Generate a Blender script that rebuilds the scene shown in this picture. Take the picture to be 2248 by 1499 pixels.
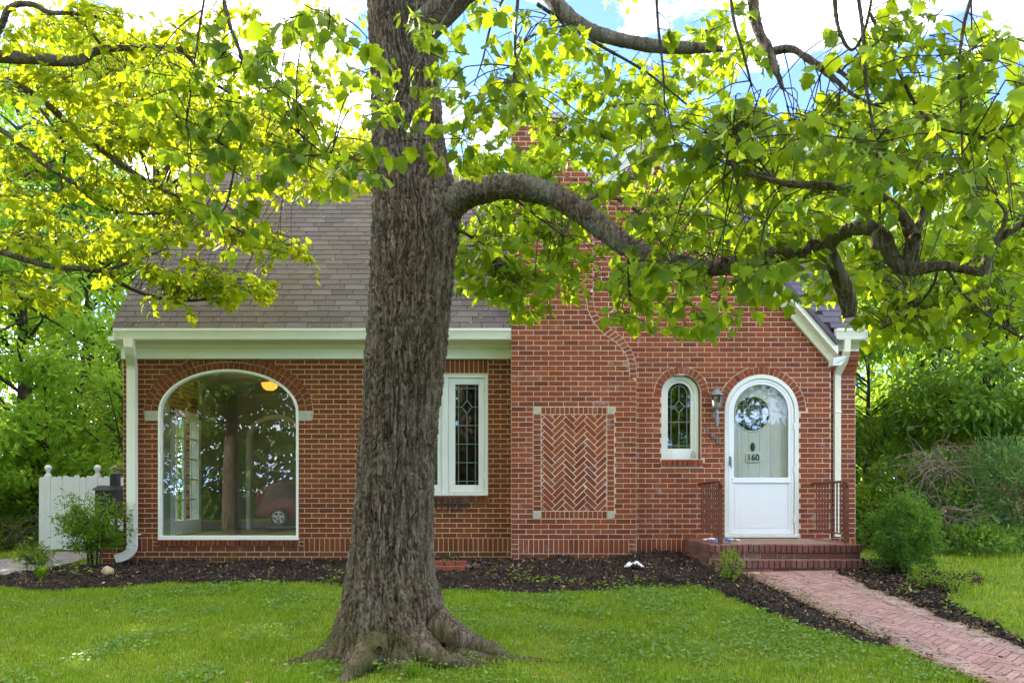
import bpy, math, random
import numpy as np
from mathutils import Vector, Matrix

random.seed(7)
RNG = np.random.default_rng(11)
for _o in list(bpy.data.objects):
    bpy.data.objects.remove(_o)
SC = bpy.context.scene
COL = SC.collection
R = math.radians

# ------------------------------------------------------------------ camera
CAM_H = 1.065          # eye height above the ground at the house wall
FPX = 1860.0           # focal length in photograph pixels (2248 wide)
cam = bpy.data.cameras.new('camera')
cam.sensor_width = 36.0
cam.lens = 36.0 * FPX / 2248.0
cam.shift_y = 325.5 / 2248.0      # level camera with a rising front (verticals stay upright)
cam.clip_end = 2000.0
cam.clip_start = 0.05
camo = bpy.data.objects.new('camera', cam)
camo.location = (0, 0, CAM_H)
camo.rotation_euler = (R(90), 0, 0)
COL.objects.link(camo)
SC.camera = camo

# ------------------------------------------------------------------ sky, sun, exposure
SUN_AZ = -40.0
SUN_EL = 29.0
world = bpy.data.worlds.new('World')
SC.world = world
world.use_nodes = True
wt = world.node_tree
wt.nodes.clear()
wo = wt.nodes.new('ShaderNodeOutputWorld')
wb = wt.nodes.new('ShaderNodeBackground')
sky = wt.nodes.new('ShaderNodeTexSky')
sky.sky_type = 'NISHITA'
sky.sun_disc = False
sky.sun_elevation = R(SUN_EL)
sky.sun_rotation = R(SUN_AZ)
sky.air_density = 0.24
sky.dust_density = 0.0
sky.ozone_density = 2.0
tc = wt.nodes.new('ShaderNodeTexCoord')
mp = wt.nodes.new('ShaderNodeMapping')
mp.inputs['Scale'].default_value = (1.6, 1.6, 3.2)
mp.inputs['Location'].default_value = (6.93, 9.74, 4.09)
cn = wt.nodes.new('ShaderNodeTexNoise')
cn.inputs['Scale'].default_value = 2.2
cn.inputs['Detail'].default_value = 7.0
cn.inputs['Roughness'].default_value = 0.58
cr = wt.nodes.new('ShaderNodeValToRGB')
cr.color_ramp.elements[0].position = 0.45
cr.color_ramp.elements[0].color = (0, 0, 0, 1)
cr.color_ramp.elements[1].position = 0.70
cr.color_ramp.elements[1].color = (0.8, 0.8, 0.8, 1)
cm = wt.nodes.new('ShaderNodeMixRGB')
cm.inputs['Color2'].default_value = (10.5, 10.0, 9.2, 1)
wt.links.new(tc.outputs['Generated'], mp.inputs['Vector'])
wt.links.new(mp.outputs['Vector'], cn.inputs['Vector'])
wt.links.new(cn.outputs['Fac'], cr.inputs['Fac'])
wt.links.new(cr.outputs['Color'], cm.inputs['Fac'])
wt.links.new(sky.outputs['Color'], cm.inputs['Color1'])
wt.links.new(cm.outputs['Color'], wb.inputs['Color'])
wb.inputs['Strength'].default_value = 0.13
wt.links.new(wb.outputs['Background'], wo.inputs['Surface'])

sl = bpy.data.lights.new('sun', 'SUN')
sl.energy = 2.1
sl.angle = R(0.6)
sl.color = (1.0, 0.93, 0.80)
so = bpy.data.objects.new('sun', sl)
_to = Vector((math.sin(R(SUN_AZ)) * math.cos(R(SUN_EL)), math.cos(R(SUN_AZ)) * math.cos(R(SUN_EL)), math.sin(R(SUN_EL))))
so.rotation_euler = _to.to_track_quat('Z', 'Y').to_euler()
so.location = _to * 60
COL.objects.link(so)

SC.view_settings.view_transform = 'Standard'
SC.view_settings.look = 'None'
SC.view_settings.gamma = 1.0
SC.view_settings.use_curve_mapping = False
SC.view_settings.exposure = 3.25
SC.render.engine = 'CYCLES'
SC.cycles.use_denoising = True
SC.cycles.max_bounces = 8
SC.cycles.diffuse_bounces = 4
SC.cycles.glossy_bounces = 3
SC.cycles.transmission_bounces = 6
SC.cycles.transparent_max_bounces = 8
SC.cycles.caustics_reflective = False
SC.cycles.caustics_refractive = False
SC.cycles.sample_clamp_indirect = 6.0

# ------------------------------------------------------------------ geometry helpers
def at(px, py, Y):
    """point at depth Y that the photograph shows at pixel (px, py)"""
    return ((px - 1124.0) * Y / FPX, Y, CAM_H - (py - 1075.0) * Y / FPX)

def ground(x, y):
    """height of the terrain"""
    x = np.asarray(x, float); y = np.asarray(y, float)
    b = np.interp(y, [-60, -7, 0, 5, 6, 11, 13, 60], [-.30, -.30, -.46, -.41, -.355, 0.0, .02, .12])
    t = .0147 * (np.clip(x, -9, 7) + 4.3)
    w = np.interp(y, [-7, 0, 5, 12, 30], [0, .5, 1, 1, .3])
    m = .09 * np.exp(-((x + .82) ** 2 + (y - 6.75) ** 2) / .55)
    return b + t * w + m

def hit(px, py):
    """where the view ray through a pixel meets the ground"""
    Y = 8.0
    for _ in range(60):
        x = (px - 1124.0) * Y / FPX
        z = float(ground(x, Y))
        Yn = (CAM_H - z) * FPX / max(py - 1075.0, 8.0)
        Y += .5 * (Yn - Y)
    return ((px - 1124.0) * Y / FPX, Y)

def inside(x, y, poly):
    x = np.asarray(x); y = np.asarray(y)
    c = np.zeros(x.shape, bool)
    n = len(poly)
    for i in range(n):
        x0, y0 = poly[i]; x1, y1 = poly[(i + 1) % n]
        cond = ((y0 > y) != (y1 > y))
        xi = (x1 - x0) * (y - y0) / ((y1 - y0) if abs(y1 - y0) > 1e-9 else 1e-9) + x0
        c ^= cond & (x < xi)
    return c

_perm = np.random.default_rng(3).permutation(4096).astype(np.int64)
_grad = np.random.default_rng(4).normal(size=(4096, 3)); _grad /= np.linalg.norm(_grad, axis=1)[:, None]
def noise3(p):
    """vectorised gradient noise, p (N,3), about -0.7..0.7"""
    p = np.asarray(p, float)
    i = np.floor(p).astype(np.int64); f = p - i
    u = f * f * f * (f * (f * 6 - 15) + 10)
    def h(ix, iy, iz):
        return _perm[(_perm[(_perm[ix & 4095] + iy) & 4095] + iz) & 4095]
    res = 0
    for dx in (0, 1):
        wx = u[:, 0] if dx else 1 - u[:, 0]
        for dy in (0, 1):
            wy = u[:, 1] if dy else 1 - u[:, 1]
            for dz in (0, 1):
                wz = u[:, 2] if dz else 1 - u[:, 2]
                g = _grad[h(i[:, 0] + dx, i[:, 1] + dy, i[:, 2] + dz)]
                d = f - np.array([dx, dy, dz])
                res = res + wx * wy * wz * (g * d).sum(1)
    return res * 1.5

def fbm(p, o=3):
    a = 1.0; s = 0; p = np.asarray(p, float)
    for k in range(o):
        s = s + a * noise3(p + 17.3 * k); p = p * 2.03; a *= .5
    return s

def link(o, parent=None):
    COL.objects.link(o)
    if parent is not None:
        o.parent = parent
        if parent.type == 'EMPTY':
            o.matrix_parent_inverse = Matrix.Translation(-Vector(parent.location))
        else:
            o.matrix_parent_inverse = Matrix.Translation(-Vector(parent.location))
    return o

def tag(o, label=None, cat=None, group=None, kind=None):
    if label: o['label'] = label
    if cat: o['category'] = cat
    if group: o['group'] = group
    if kind: o['kind'] = kind
    return o

def thing(name, label, cat, loc=(0, 0, 0), group=None):
    o = bpy.data.objects.new(name, None)
    o.empty_display_size = .1
    o.location = loc
    COL.objects.link(o)
    return tag(o, label, cat, group)

def fast_mesh(name, V, F, mats, smooth=False, tone=None, extra=None, midx=None):
    """V (N,3); F (M,k) array or list of lists"""
    me = bpy.data.meshes.new(name)
    V = np.asarray(V, np.float32)
    if isinstance(F, np.ndarray):
        k = F.shape[1]; m = F.shape[0]
        me.vertices.add(len(V)); me.vertices.foreach_set('co', V.ravel())
        me.loops.add(m * k); me.loops.foreach_set('vertex_index', F.astype(np.int32).ravel())
        me.polygons.add(m)
        me.polygons.foreach_set('loop_start', np.arange(0, m * k, k, dtype=np.int32))
        me.polygons.foreach_set('loop_total', np.full(m, k, np.int32))
        if smooth: me.polygons.foreach_set('use_smooth', np.ones(m, bool))
        if midx is not None: me.polygons.foreach_set('material_index', np.asarray(midx, np.int32))
        me.update(calc_edges=True)
    else:
        me.from_pydata([tuple(v) for v in V.tolist()], [], F)
        if smooth: me.polygons.foreach_set('use_smooth', np.ones(len(me.polygons), bool))
        if midx is not None: me.polygons.foreach_set('material_index', np.asarray(midx, np.int32))
        me.update()
    for mm in (mats if isinstance(mats, (list, tuple)) else [mats]):
        me.materials.append(mm)
    if tone is not None:
        a = me.attributes.new('tone', 'FLOAT', 'POINT'); a.data.foreach_set('value', np.asarray(tone, np.float32))
    if extra is not None:
        for nm, arr in extra.items():
            a = me.attributes.new(nm, 'FLOAT', 'POINT'); a.data.foreach_set('value', np.asarray(arr, np.float32))
    return me

def mobj(name, V, F, mats, parent=None, smooth=False, tone=None, kind=None, extra=None, midx=None):
    o = bpy.data.objects.new(name, fast_mesh(name, V, F, mats, smooth, tone, extra, midx))
    link(o, parent)
    if kind: o['kind'] = kind
    return o

class MB:
    """mesh builder collecting boxes, prisms, tubes and lathes into one mesh"""
    def __init__(s): s.V = []; s.F = []; s.T = []; s.MI = []; s.mi = 0
    def add(s, V, F, t=None):
        b = len(s.V)
        s.V.extend([tuple(map(float, v)) for v in V]); s.F.extend([[i + b for i in f] for f in F])
        s.T.extend([random.random() if t is None else t] * len(V)); s.MI.extend([s.mi] * len(F))
        return s
    def box(s, x0, x1, y0, y1, z0, z1, t=None):
        V = [(x0, y0, z0), (x1, y0, z0), (x1, y1, z0), (x0, y1, z0), (x0, y0, z1), (x1, y0, z1), (x1, y1, z1), (x0, y1, z1)]
        return s.add(V, [(0, 3, 2, 1), (4, 5, 6, 7), (0, 1, 5, 4), (1, 2, 6, 5), (2, 3, 7, 6), (3, 0, 4, 7)], t)
    def bbox(s, x0, x1, y0, y1, z0, z1, b=.004, t=None):
        """box with the four edges of its front (-Y) face bevelled"""
        return s.prism([(x0, z0), (x1, z0), (x1, z1), (x0, z1)], y0, y1, b, t)
    def prism(s, poly, yf, yb, bev=0.0, t=None, cap_back=False):
        """polygon in (x,z), front at yf, back at yb (yb > yf)"""
        n = len(poly)
        A = sum(poly[i][0] * poly[(i + 1) % n][1] - poly[(i + 1) % n][0] * poly[i][1] for i in range(n))
        if A < 0: poly = poly[::-1]
        cx = sum(p[0] for p in poly) / n; cz = sum(p[1] for p in poly) / n
        V = [(p[0], yb, p[1]) for p in poly]
        F = []
        if bev > 0:
            V += [(p[0], yf + bev, p[1]) for p in poly]
            ins = inset(poly, bev)
            V += [(p[0], yf, p[1]) for p in ins]
            for i in range(n):
                j = (i + 1) % n
                F.append((i, j, n + j, n + i)); F.append((n + i, n + j, 2 * n + j, 2 * n + i))
            F.append(tuple(2 * n + i for i in range(n)))
        else:
            V += [(p[0], yf, p[1]) for p in poly]
            for i in range(n):
                j = (i + 1) % n
                F.append((i, j, n + j, n + i))
            F.append(tuple(n + i for i in range(n)))
        if cap_back: F.append(tuple(range(n))[::-1])
        return s.add(V, F, t)
    def tube(s, pts, rad, n=8, cap=True, t=None):
        V, F = tube_arrays(pts, rad, n, cap)
        return s.add(V, F, t)
    def lathe(s, prof, cx, cy, n=20, t=None):
        """profile of (radius, z) about a vertical axis"""
        V = []; F = []
        for r, z in prof:
            for k in range(n):
                a = 2 * math.pi * k / n
                V.append((cx + r * math.cos(a), cy + r * math.sin(a), z))
        for i in range(len(prof) - 1):
            for k in range(n):
                j = (k + 1) % n
                F.append((i * n + k, i * n + j, (i + 1) * n + j, (i + 1) * n + k))
        return s.add(V, F, t)
    def sweep(s, prof, x0, x1, t=None):
        """closed profile of (y,z) swept along X"""
        n = len(prof)
        V = [(x0, y, z) for y, z in prof] + [(x1, y, z) for y, z in prof]
        F = [(i, (i + 1) % n, n + (i + 1) % n, n + i) for i in range(n)]
        F += [tuple(range(n))[::-1], tuple(range(n, 2 * n))]
        return s.add(V, F, t)
    def build(s, name, mat, parent=None, smooth=False, kind=None):
        return mobj(name, np.array(s.V, np.float32).reshape(-1, 3), s.F, mat, parent, smooth, s.T, kind, midx=s.MI)

def inset(poly, d):
    n = len(poly); out = []
    for i in range(n):
        p0 = Vector(poly[i - 1]); p1 = Vector(poly[i]); p2 = Vector(poly[(i + 1) % n])
        e1 = (p1 - p0); e2 = (p2 - p1)
        if e1.length < 1e-6 or e2.length < 1e-6: out.append(tuple(p1)); continue
        e1.normalize(); e2.normalize()
        n1 = Vector((-e1.y, e1.x)); n2 = Vector((-e2.y, e2.x))
        m = n1 + n2
        k = m.length_squared
        if k < .2: out.append(tuple(p1 + n1 * d)); continue
        out.append(tuple(p1 + m * (2 * d / k)))
    return out

def spline(pts, n):
    """Catmull-Rom resample of points (any dimension) to n points"""
    P = np.asarray(pts, float)
    if len(P) < 3:
        t = np.linspace(0, 1, n)[:, None]; return P[0] * (1 - t) + P[-1] * t
    Q = np.vstack([2 * P[0] - P[1], P, 2 * P[-1] - P[-2]])
    t = np.linspace(0, len(P) - 1, n); i = np.minimum(t.astype(int), len(P) - 2); f = (t - i)[:, None]
    a, b, c, d = Q[i], Q[i + 1], Q[i + 2], Q[i + 3]
    return .5 * (2 * b + (c - a) * f + (2 * a - 5 * b + 4 * c - d) * f * f + (3 * b - a - 3 * c + d) * f ** 3)

def tube_arrays(pts, rad, n=8, cap=True, wob=0.0):
    P = np.asarray(pts, float); m = len(P)
    rad = np.broadcast_to(np.asarray(rad, float), (m,))
    T = np.gradient(P, axis=0); T /= np.maximum(np.linalg.norm(T, axis=1), 1e-9)[:, None]
    ref = np.array([0, 0, 1.0]) if abs(T[0, 2]) < .9 else np.array([1.0, 0, 0])
    Nn = np.zeros_like(P); u = np.cross(T[0], ref); u /= np.linalg.norm(u)
    for i in range(m):
        u = u - T[i] * (u @ T[i]); u /= max(np.linalg.norm(u), 1e-9); Nn[i] = u
    B = np.cross(T, Nn)
    a = np.linspace(0, 2 * math.pi, n, endpoint=False)
    V = P[:, None, :] + rad[:, None, None] * (np.cos(a)[None, :, None] * Nn[:, None, :] + np.sin(a)[None, :, None] * B[:, None, :])
    V = V.reshape(-1, 3)
    F = []
    for i in range(m - 1):
        for k in range(n):
            j = (k + 1) % n
            F.append((i * n + k, i * n + j, (i + 1) * n + j, (i + 1) * n + k))
    if cap:
        F.append(tuple(range(n))[::-1]); F.append(tuple((m - 1) * n + k for k in range(n)))
    return V.tolist(), F

# ------------------------------------------------------------------ material helpers
class Mat:
    def __init__(s, name):
        s.m = bpy.data.materials.new(name); s.m.use_nodes = True
        s.t = s.m.node_tree; s.t.nodes.clear()
        s.out = s.t.nodes.new('ShaderNodeOutputMaterial')
    def n(s, kind, ins=None, **props):
        nd = s.t.nodes.new('ShaderNode' + kind)
        for k, v in props.items(): setattr(nd, k, v)
        for k, v in (ins or {}).items():
            sk = nd.inputs[k]
            if isinstance(v, bpy.types.NodeSocket): s.t.links.new(v, sk)
            elif isinstance(v, bpy.types.Node): s.t.links.new(v.outputs[0], sk)
            else:
                if sk.type == 'RGBA' and len(v) == 3: v = (*v, 1)
                sk.default_value = v
        return nd
    def ramp(s, fac, stops, interp='LINEAR'):
        nd = s.n('ValToRGB', {'Fac': fac}); cr = nd.color_ramp; cr.interpolation = interp
        while len(cr.elements) < len(stops): cr.elements.new(.5)
        for e, (p, c) in zip(cr.elements, stops):
            e.position = p
            e.color = (c, c, c, 1) if not hasattr(c, '__len__') else (*c, 1)
        return nd.outputs['Color']
    def pos(s): return s.n('NewGeometry').outputs['Position']
    def noise(s, scale, detail=4, rough=.55, vec=None, dist=0.0, stretch=None):
        v = vec if vec is not None else s.pos()
        if stretch: v = s.n('Mapping', {'Vector': v, 'Scale': stretch}).outputs[0]
        return s.n('TexNoise', {'Vector': v, 'Scale': scale, 'Detail': detail, 'Roughness': rough, 'Distortion': dist}).outputs['Fac']
    def mix(s, f, a, b, mode='MIX'):
        return s.n('MixRGB', {'Fac': f, 'Color1': a, 'Color2': b}, blend_type=mode).outputs[0]
    def math(s, op, a, b=0.0):
        nd = s.n('Math', {0: a, 1: b}, operation=op); return nd.outputs[0]
    def tone(s):
        """random value per piece: object random plus the per-piece attribute"""
        a = s.n('Attribute', attribute_name='tone').outputs['Fac']
        r = s.n('ObjectInfo').outputs['Random']
        return s.math('FRACT', s.math('ADD', a, r))
    def bump(s, h, strength=.3, dist=.01):
        return s.n('Bump', {'Height': h, 'Strength': strength, 'Distance': dist}).outputs[0]
    def bsdf(s, col, rough=.7, spec=.3, normal=None, metal=0.0, **kw):
        ins = {'Base Color': col, 'Roughness': rough, 'Specular IOR Level': spec, 'Metallic': metal}
        if normal is not None: ins['Normal'] = normal
        ins.update(kw)
        return s.n('BsdfPrincipled', ins)
    def done(s, sh):
        s.t.links.new(sh.outputs[0] if isinstance(sh, bpy.types.Node) else sh, s.out.inputs['Surface']); return s.m

def plain(name, col, rough=.6, spec=.3, metal=0.0, var=.12, scale=6.0):
    m = Mat(name)
    nz = m.noise(scale, 5, .6)
    c = m.mix(m.ramp(nz, [(.3, 0.0), (.7, 1.0)]), tuple(x * (1 - var) for x in col), tuple(min(1, x * (1 + var)) for x in col))
    return m.done(m.bsdf(c, rough, spec, m.bump(m.noise(scale * 12, 3), .12, .004), metal))

def brick_mat(name, stops, eff=0.0, mossy=0.0, damp=False):
    m = Mat(name)
    c = m.ramp(m.tone(), stops)
    n1 = m.noise(60, 4, .65)
    c = m.mix(m.ramp(n1, [(.35, 0.0), (.75, .55)]), c, (.06, .018, .012))
    n2 = m.noise(240, 2, .5)
    c = m.mix(m.ramp(n2, [(.62, 0.0), (.70, .35)]), c, (.36, .16, .10))
    big = m.noise(1.4, 4, .6)
    c = m.mix(m.ramp(big, [(.45, 0.0), (.75, .30)]), c, (.10, .035, .022))
    if eff > 0:
        e = m.noise(5.5, 6, .72)
        e2 = m.noise(1.3, 3, .5)
        f = m.math('MULTIPLY', m.ramp(e, [(.55, 0.0), (.72, 1.0)]), m.ramp(e2, [(.46, 0.0), (.60, eff)]))
        c = m.mix(f, c, (.50, .40, .40))
    if mossy > 0:
        f = m.ramp(m.noise(9, 5, .7), [(.5, 0.0), (.7, mossy)])
        c = m.mix(f, c, (.10, .09, .06))
    z = m.n('SeparateXYZ', {0: m.pos()}).outputs[2]
    dz = m.n('MapRange', {'Value': m.math('ADD', z, m.math('MULTIPLY', m.noise(2.5, 4, .6), -.5)), 'From Min': .12, 'From Max': -.25, 'To Min': 0.0, 'To Max': .55}).outputs[0]
    if damp: c = m.mix(dz, c, (.060, .036, .022))
    st = m.ramp(m.noise(6, 5, .65, stretch=(1, 1, .12)), [(.58, 0.0), (.74, .45)])
    if damp: c = m.mix(st, c, (.055, .028, .020))
    h = m.n('Math', {0: n1, 1: n2}, operation='ADD').outputs[0]
    return m.done(m.bsdf(c, .82, .25, m.bump(h, .35, .004)))

M = {}
M['brick'] = brick_mat('red_brick', [(0, (.215, .048, .018)), (.3, (.275, .064, .022)), (.6, (.325, .081, .028)), (.85, (.25, .055, .020)), (1, (.17, .038, .017))], .6, 0.0, True)
M['brick_wing'] = brick_mat('brown_red_brick', [(0, (.175, .043, .013)), (.3, (.225, .056, .015)), (.6, (.26, .068, .018)), (.85, (.20, .050, .014)), (1, (.14, .037, .013))], .12, 0.0, True)
M['brick_step'] = brick_mat('weathered_brick', [(0, (.16, .06, .045)), (.4, (.22, .085, .065)), (.7, (.26, .12, .10)), (1, (.17, .075, .06))], .5, .5)
M['brick_path'] = brick_mat('pale_path_brick', [(0, (.36, .215, .19)), (.4, (.43, .265, .24)), (.7, (.48, .31, .28)), (1, (.39, .23, .21))], .6, .15)
M['brick_edge'] = brick_mat('grey_edge_brick', [(0, (.40, .29, .27)), (.5, (.46, .35, .32)), (1, (.38, .26, .24))], .3, .2)

def mortar_mat(name, col, white=0.0):
    m = Mat(name)
    n1 = m.noise(30, 4, .6)
    c = m.mix(m.ramp(n1, [(.3, 0.0), (.7, 1.0)]), tuple(x * .82 for x in col), tuple(min(1, x * 1.1) for x in col))
    if white > 0:
        e = m.ramp(m.noise(1.1, 3, .5), [(.42, 0.0), (.62, white)])
        c = m.mix(e, c, (.72, .66, .62))
    return m.done(m.bsdf(c, .9, .15, m.bump(m.noise(180, 3), .4, .003)))
M['mortar'] = mortar_mat('cream_mortar', (.66, .51, .36), .45)
M['mortar_wing'] = mortar_mat('tan_mortar', (.68, .51, .28))
M['stone'] = plain('limestone', (.42, .40, .31), .85, .2, var=.2, scale=20)

def paint(name, col, dirt=.3):
    m = Mat(name)
    n1 = m.noise(2.3, 5, .6)
    c = m.mix(m.ramp(n1, [(.35, 0.0), (.75, dirt)]), col, tuple(x * .78 for x in (col[0] * 1.02, col[1], col[2] * .86)))
    n2 = m.noise(40, 5, .7, stretch=(1, 1, .25))
    c = m.mix(m.ramp(n2, [(.60, 0.0), (.76, min(1, dirt * 1.4))]), c, tuple(x * .58 for x in col))
    n3 = m.noise(9, 4, .6, stretch=(1, 1, .08))
    c = m.mix(m.ramp(n3, [(.55, 0.0), (.75, dirt)]), c, (col[0] * .66, col[1] * .64, col[2] * .54))
    n4 = m.noise(130, 3, .6)
    c = m.mix(m.ramp(n4, [(.68, 0.0), (.72, dirt)]), c, (.22, .18, .13))
    return m.done(m.bsdf(c, .5, .35, m.bump(m.noise(60, 4), .12, .003)))
M['trim'] = paint('white_trim_paint', (.84, .83, .72), .14)
M['trim_clean'] = paint('white_enamel', (.80, .82, .84), .10)
M['trim_old'] = paint('old_white_paint', (.74, .75, .70), .6)
M['door'] = paint('shaded_white_door', (.52, .53, .49), .6)  # white door painted greyer: shade behind the storm glass is in the colour
M['fence'] = paint('white_fence_paint', (.82, .83, .86), .3)

def shingle_mat():
    m = Mat('asphalt_shingle')
    c = m.ramp(m.tone(), [(0, (.066, .052, .040)), (.3, (.098, .080, .062)), (.55, (.140, .118, .092)), (.8, (.082, .066, .054)), (1, (.115, .096, .077))])
    g = m.noise(420, 2, .7)
    c = m.mix(m.ramp(g, [(.40, 0.0), (.66, .55)]), c, (.17, .16, .155))
    # brown-green tint, broken by noise, on the left half of the roof
    x = m.n('SeparateXYZ', {0: m.pos()}).outputs[0]
    f = m.math('MULTIPLY', m.ramp(m.noise(.9, 5, .6), [(.35, 0.0), (.65, .7)]), m.n('MapRange', {'Value': x, 'From Min': -1.0, 'From Max': -3.6, 'To Min': 0.0, 'To Max': 1.0}).outputs[0])
    c = m.mix(f, c, (.115, .092, .050))
    f2 = m.n('MapRange', {'Value': x, 'From Min': -1.2, 'From Max': 3.6, 'To Min': 0.0, 'To Max': .8}).outputs[0]  # purple growing to the right: bluish sky reflection put into the colour
    c = m.mix(f2, c, (.105, .090, .125))
    sp = m.ramp(m.noise(70, 3, .6), [(.70, 0.0), (.74, .6)])
    c = m.mix(sp, c, (.36, .36, .28))
    return m.done(m.bsdf(c, .9, .2, m.bump(g, .5, .004)))
M['shingle'] = shingle_mat()
M['roof_deck'] = plain('roof_felt', (.03, .028, .028), .9, .1)

def bark_mat(name, grey=(.27, .225, .18), brown=(.105, .072, .050), moss=True, lich=.5):
    m = Mat(name)
    st = m.noise(34, 6, .7, stretch=(1, 1, .13), dist=.6)
    c = m.ramp(st, [(.30, tuple(x * .45 for x in brown)), (.44, brown), (.56, grey), (.72, tuple(min(.5, x * 1.5) for x in grey))])
    li = m.ramp(m.noise(3.2, 5, .65), [(.50, 0.0), (.72, lich)])
    c = m.mix(li, c, (.24, .24, .18))
    rb = m.ramp(m.noise(1.7, 4, .6), [(.50, 0.0), (.70, .35)])
    c = m.mix(rb, c, (.13, .075, .045))
    gr = m.ramp(m.noise(95, 3, .6, stretch=(1, 1, .6)), [(.60, 0.0), (.70, .65)])
    c = m.mix(gr, c, (.46, .43, .38))
    dk = m.ramp(m.noise(70, 4, .65, stretch=(1, 1, .35)), [(.60, 0.0), (.70, .6)])
    c = m.mix(dk, c, (.05, .036, .026))
    if moss:
        z = m.n('SeparateXYZ', {0: m.pos()}).outputs[2]
        hz = m.n('MapRange', {'Value': z, 'From Min': .55, 'From Max': -.25, 'To Min': 0.0, 'To Max': 1.0}).outputs[0]
        f = m.math('MULTIPLY', hz, m.ramp(m.noise(4.5, 5, .6), [(.40, 0.0), (.58, .9)]))
        c = m.mix(f, c, (.090, .092, .018))
    h = m.math('ADD', st, m.noise(90, 5, .75, stretch=(1, 1, .4)))
    return m.done(m.bsdf(c, .93, .15, m.bump(h, 1.0, .03)))
M['bark'] = bark_mat('maple_bark', (.26, .20, .145), (.095, .063, .041))
M['limb'] = bark_mat('limb_bark', (.185, .150, .105), (.075, .054, .036), False, .7)
M['twig'] = bark_mat('twig_bark', (.10, .08, .06), (.055, .040, .028), False, .3)
M['woods_bark'] = bark_mat('woods_bark', (.10, .085, .065), (.045, .035, .026), False, .3)

def leaf_mat(name, stops, tr=(.30, .42, .03), tf=.45, rough=.55, spec=.16):
    m = Mat(name)
    c = m.ramp(m.tone(), stops)
    t = m.mix(.65, c, tr)
    sh = m.bsdf(c, rough, spec)
    tl = m.n('BsdfTranslucent', {'Color': t})
    return m.done(m.n('MixShader', {0: tf, 1: sh, 2: tl}))
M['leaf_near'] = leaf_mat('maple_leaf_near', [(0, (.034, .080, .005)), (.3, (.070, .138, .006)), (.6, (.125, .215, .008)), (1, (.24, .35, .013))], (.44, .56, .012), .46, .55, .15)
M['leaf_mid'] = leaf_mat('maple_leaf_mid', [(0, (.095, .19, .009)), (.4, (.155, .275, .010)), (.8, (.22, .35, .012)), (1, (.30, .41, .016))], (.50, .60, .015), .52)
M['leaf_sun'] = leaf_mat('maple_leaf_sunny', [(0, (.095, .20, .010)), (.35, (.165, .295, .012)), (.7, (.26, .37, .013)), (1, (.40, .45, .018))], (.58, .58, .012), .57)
M['leaf_wood'] = leaf_mat('woods_leaf', [(0, (.10, .23, .032)), (.4, (.19, .37, .048)), (.8, (.29, .48, .06)), (1, (.42, .57, .075))], (.54, .72, .06), .55)
M['leaf_gold'] = leaf_mat('sunlit_woods_leaf', [(0, (.13, .22, .015)), (.4, (.22, .32, .016)), (.8, (.34, .41, .02)), (1, (.46, .48, .04))], (.68, .66, .03), .58)
M['leaf_dark'] = leaf_mat('dark_glossy_leaf', [(0, (.040, .11, .024)), (.4, (.085, .19, .030)), (.8, (.14, .28, .038)), (1, (.24, .39, .05))], (.34, .50, .03), .45, .42, .3)
M['leaf_magnolia'] = leaf_mat('right_tree_leaf', [(0, (.075, .175, .024)), (.4, (.145, .29, .032)), (.8, (.24, .40, .042)), (1, (.36, .48, .06))], (.46, .62, .04), .5, .42, .3)
M['leaf_blue'] = leaf_mat('blue_green_leaf', [(0, (.050, .12, .038)), (.4, (.095, .20, .058)), (.8, (.16, .29, .08)), (1, (.24, .37, .11))], (.30, .46, .07), .42, .45, .3)
M['leaf_box'] = leaf_mat('boxwood_leaf', [(0, (.028, .085, .018)), (.4, (.055, .15, .025)), (.8, (.095, .22, .032)), (1, (.17, .31, .045))], (.26, .42, .03), .4)
M['leaf_nandina'] = leaf_mat('nandina_leaf', [(0, (.050, .135, .012)), (.4, (.095, .215, .014)), (.75, (.15, .29, .016)), (.92, (.20, .25, .018)), (1, (.26, .18, .02))], (.34, .50, .02), .45)
M['leaf_lime'] = leaf_mat('lime_leaf', [(0, (.09, .20, .018)), (.5, (.15, .29, .022)), (1, (.24, .38, .035))], (.40, .52, .03), .48)
M['grass'] = leaf_mat('grass_blade', [(0, (.095, .21, .011)), (.3, (.165, .30, .013)), (.6, (.24, .37, .016)), (.85, (.32, .42, .022)), (1, (.50, .45, .17))], (.42, .56, .02), .42, .55, .25)
M['clover'] = leaf_mat('clover_leaf', [(0, (.075, .18, .018)), (.5, (.12, .25, .024)), (1, (.19, .33, .05))], (.30, .46, .03), .34, .45, .4)

def ground_mat():
    m = Mat('lawn_soil')
    n1 = m.noise(3.0, 5, .6)
    c = m.ramp(n1, [(.3, (.085, .135, .014)), (.55, (.13, .19, .018)), (.75, (.17, .20, .03))])
    c = m.mix(m.ramp(m.noise(.9, 4, .6), [(.56, 0.0), (.68, .5)]), c, (.115, .090, .048))
    c = m.mix(m.ramp(m.noise(60, 3, .6), [(.5, 0.0), (.7, .4)]), c, (.07, .085, .014))
    return m.done(m.bsdf(c, .95, .1, m.bump(m.noise(35, 4), .6, .03)))
M['ground'] = ground_mat()
def mulch_mat():
    m = Mat('black_mulch')
    n1 = m.noise(55, 5, .7)
    c = m.ramp(n1, [(.3, (.016, .011, .009)), (.55, (.038, .026, .020)), (.72, (.075, .052, .036))])
    return m.done(m.bsdf(c, .9, .2, m.bump(n1, 1.0, .02)))
M['mulch'] = mulch_mat()
def chip_mat():
    m = Mat('mulch_chip')
    c = m.ramp(m.tone(), [(0, (.012, .009, .008)), (.42, (.028, .020, .016)), (.70, (.055, .038, .028)), (.86, (.11, .075, .048)), (.93, (.26, .18, .095)), (1, (.36, .27, .15))])
    return m.done(m.bsdf(c, .85, .25))
M['chip'] = chip_mat()
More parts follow.
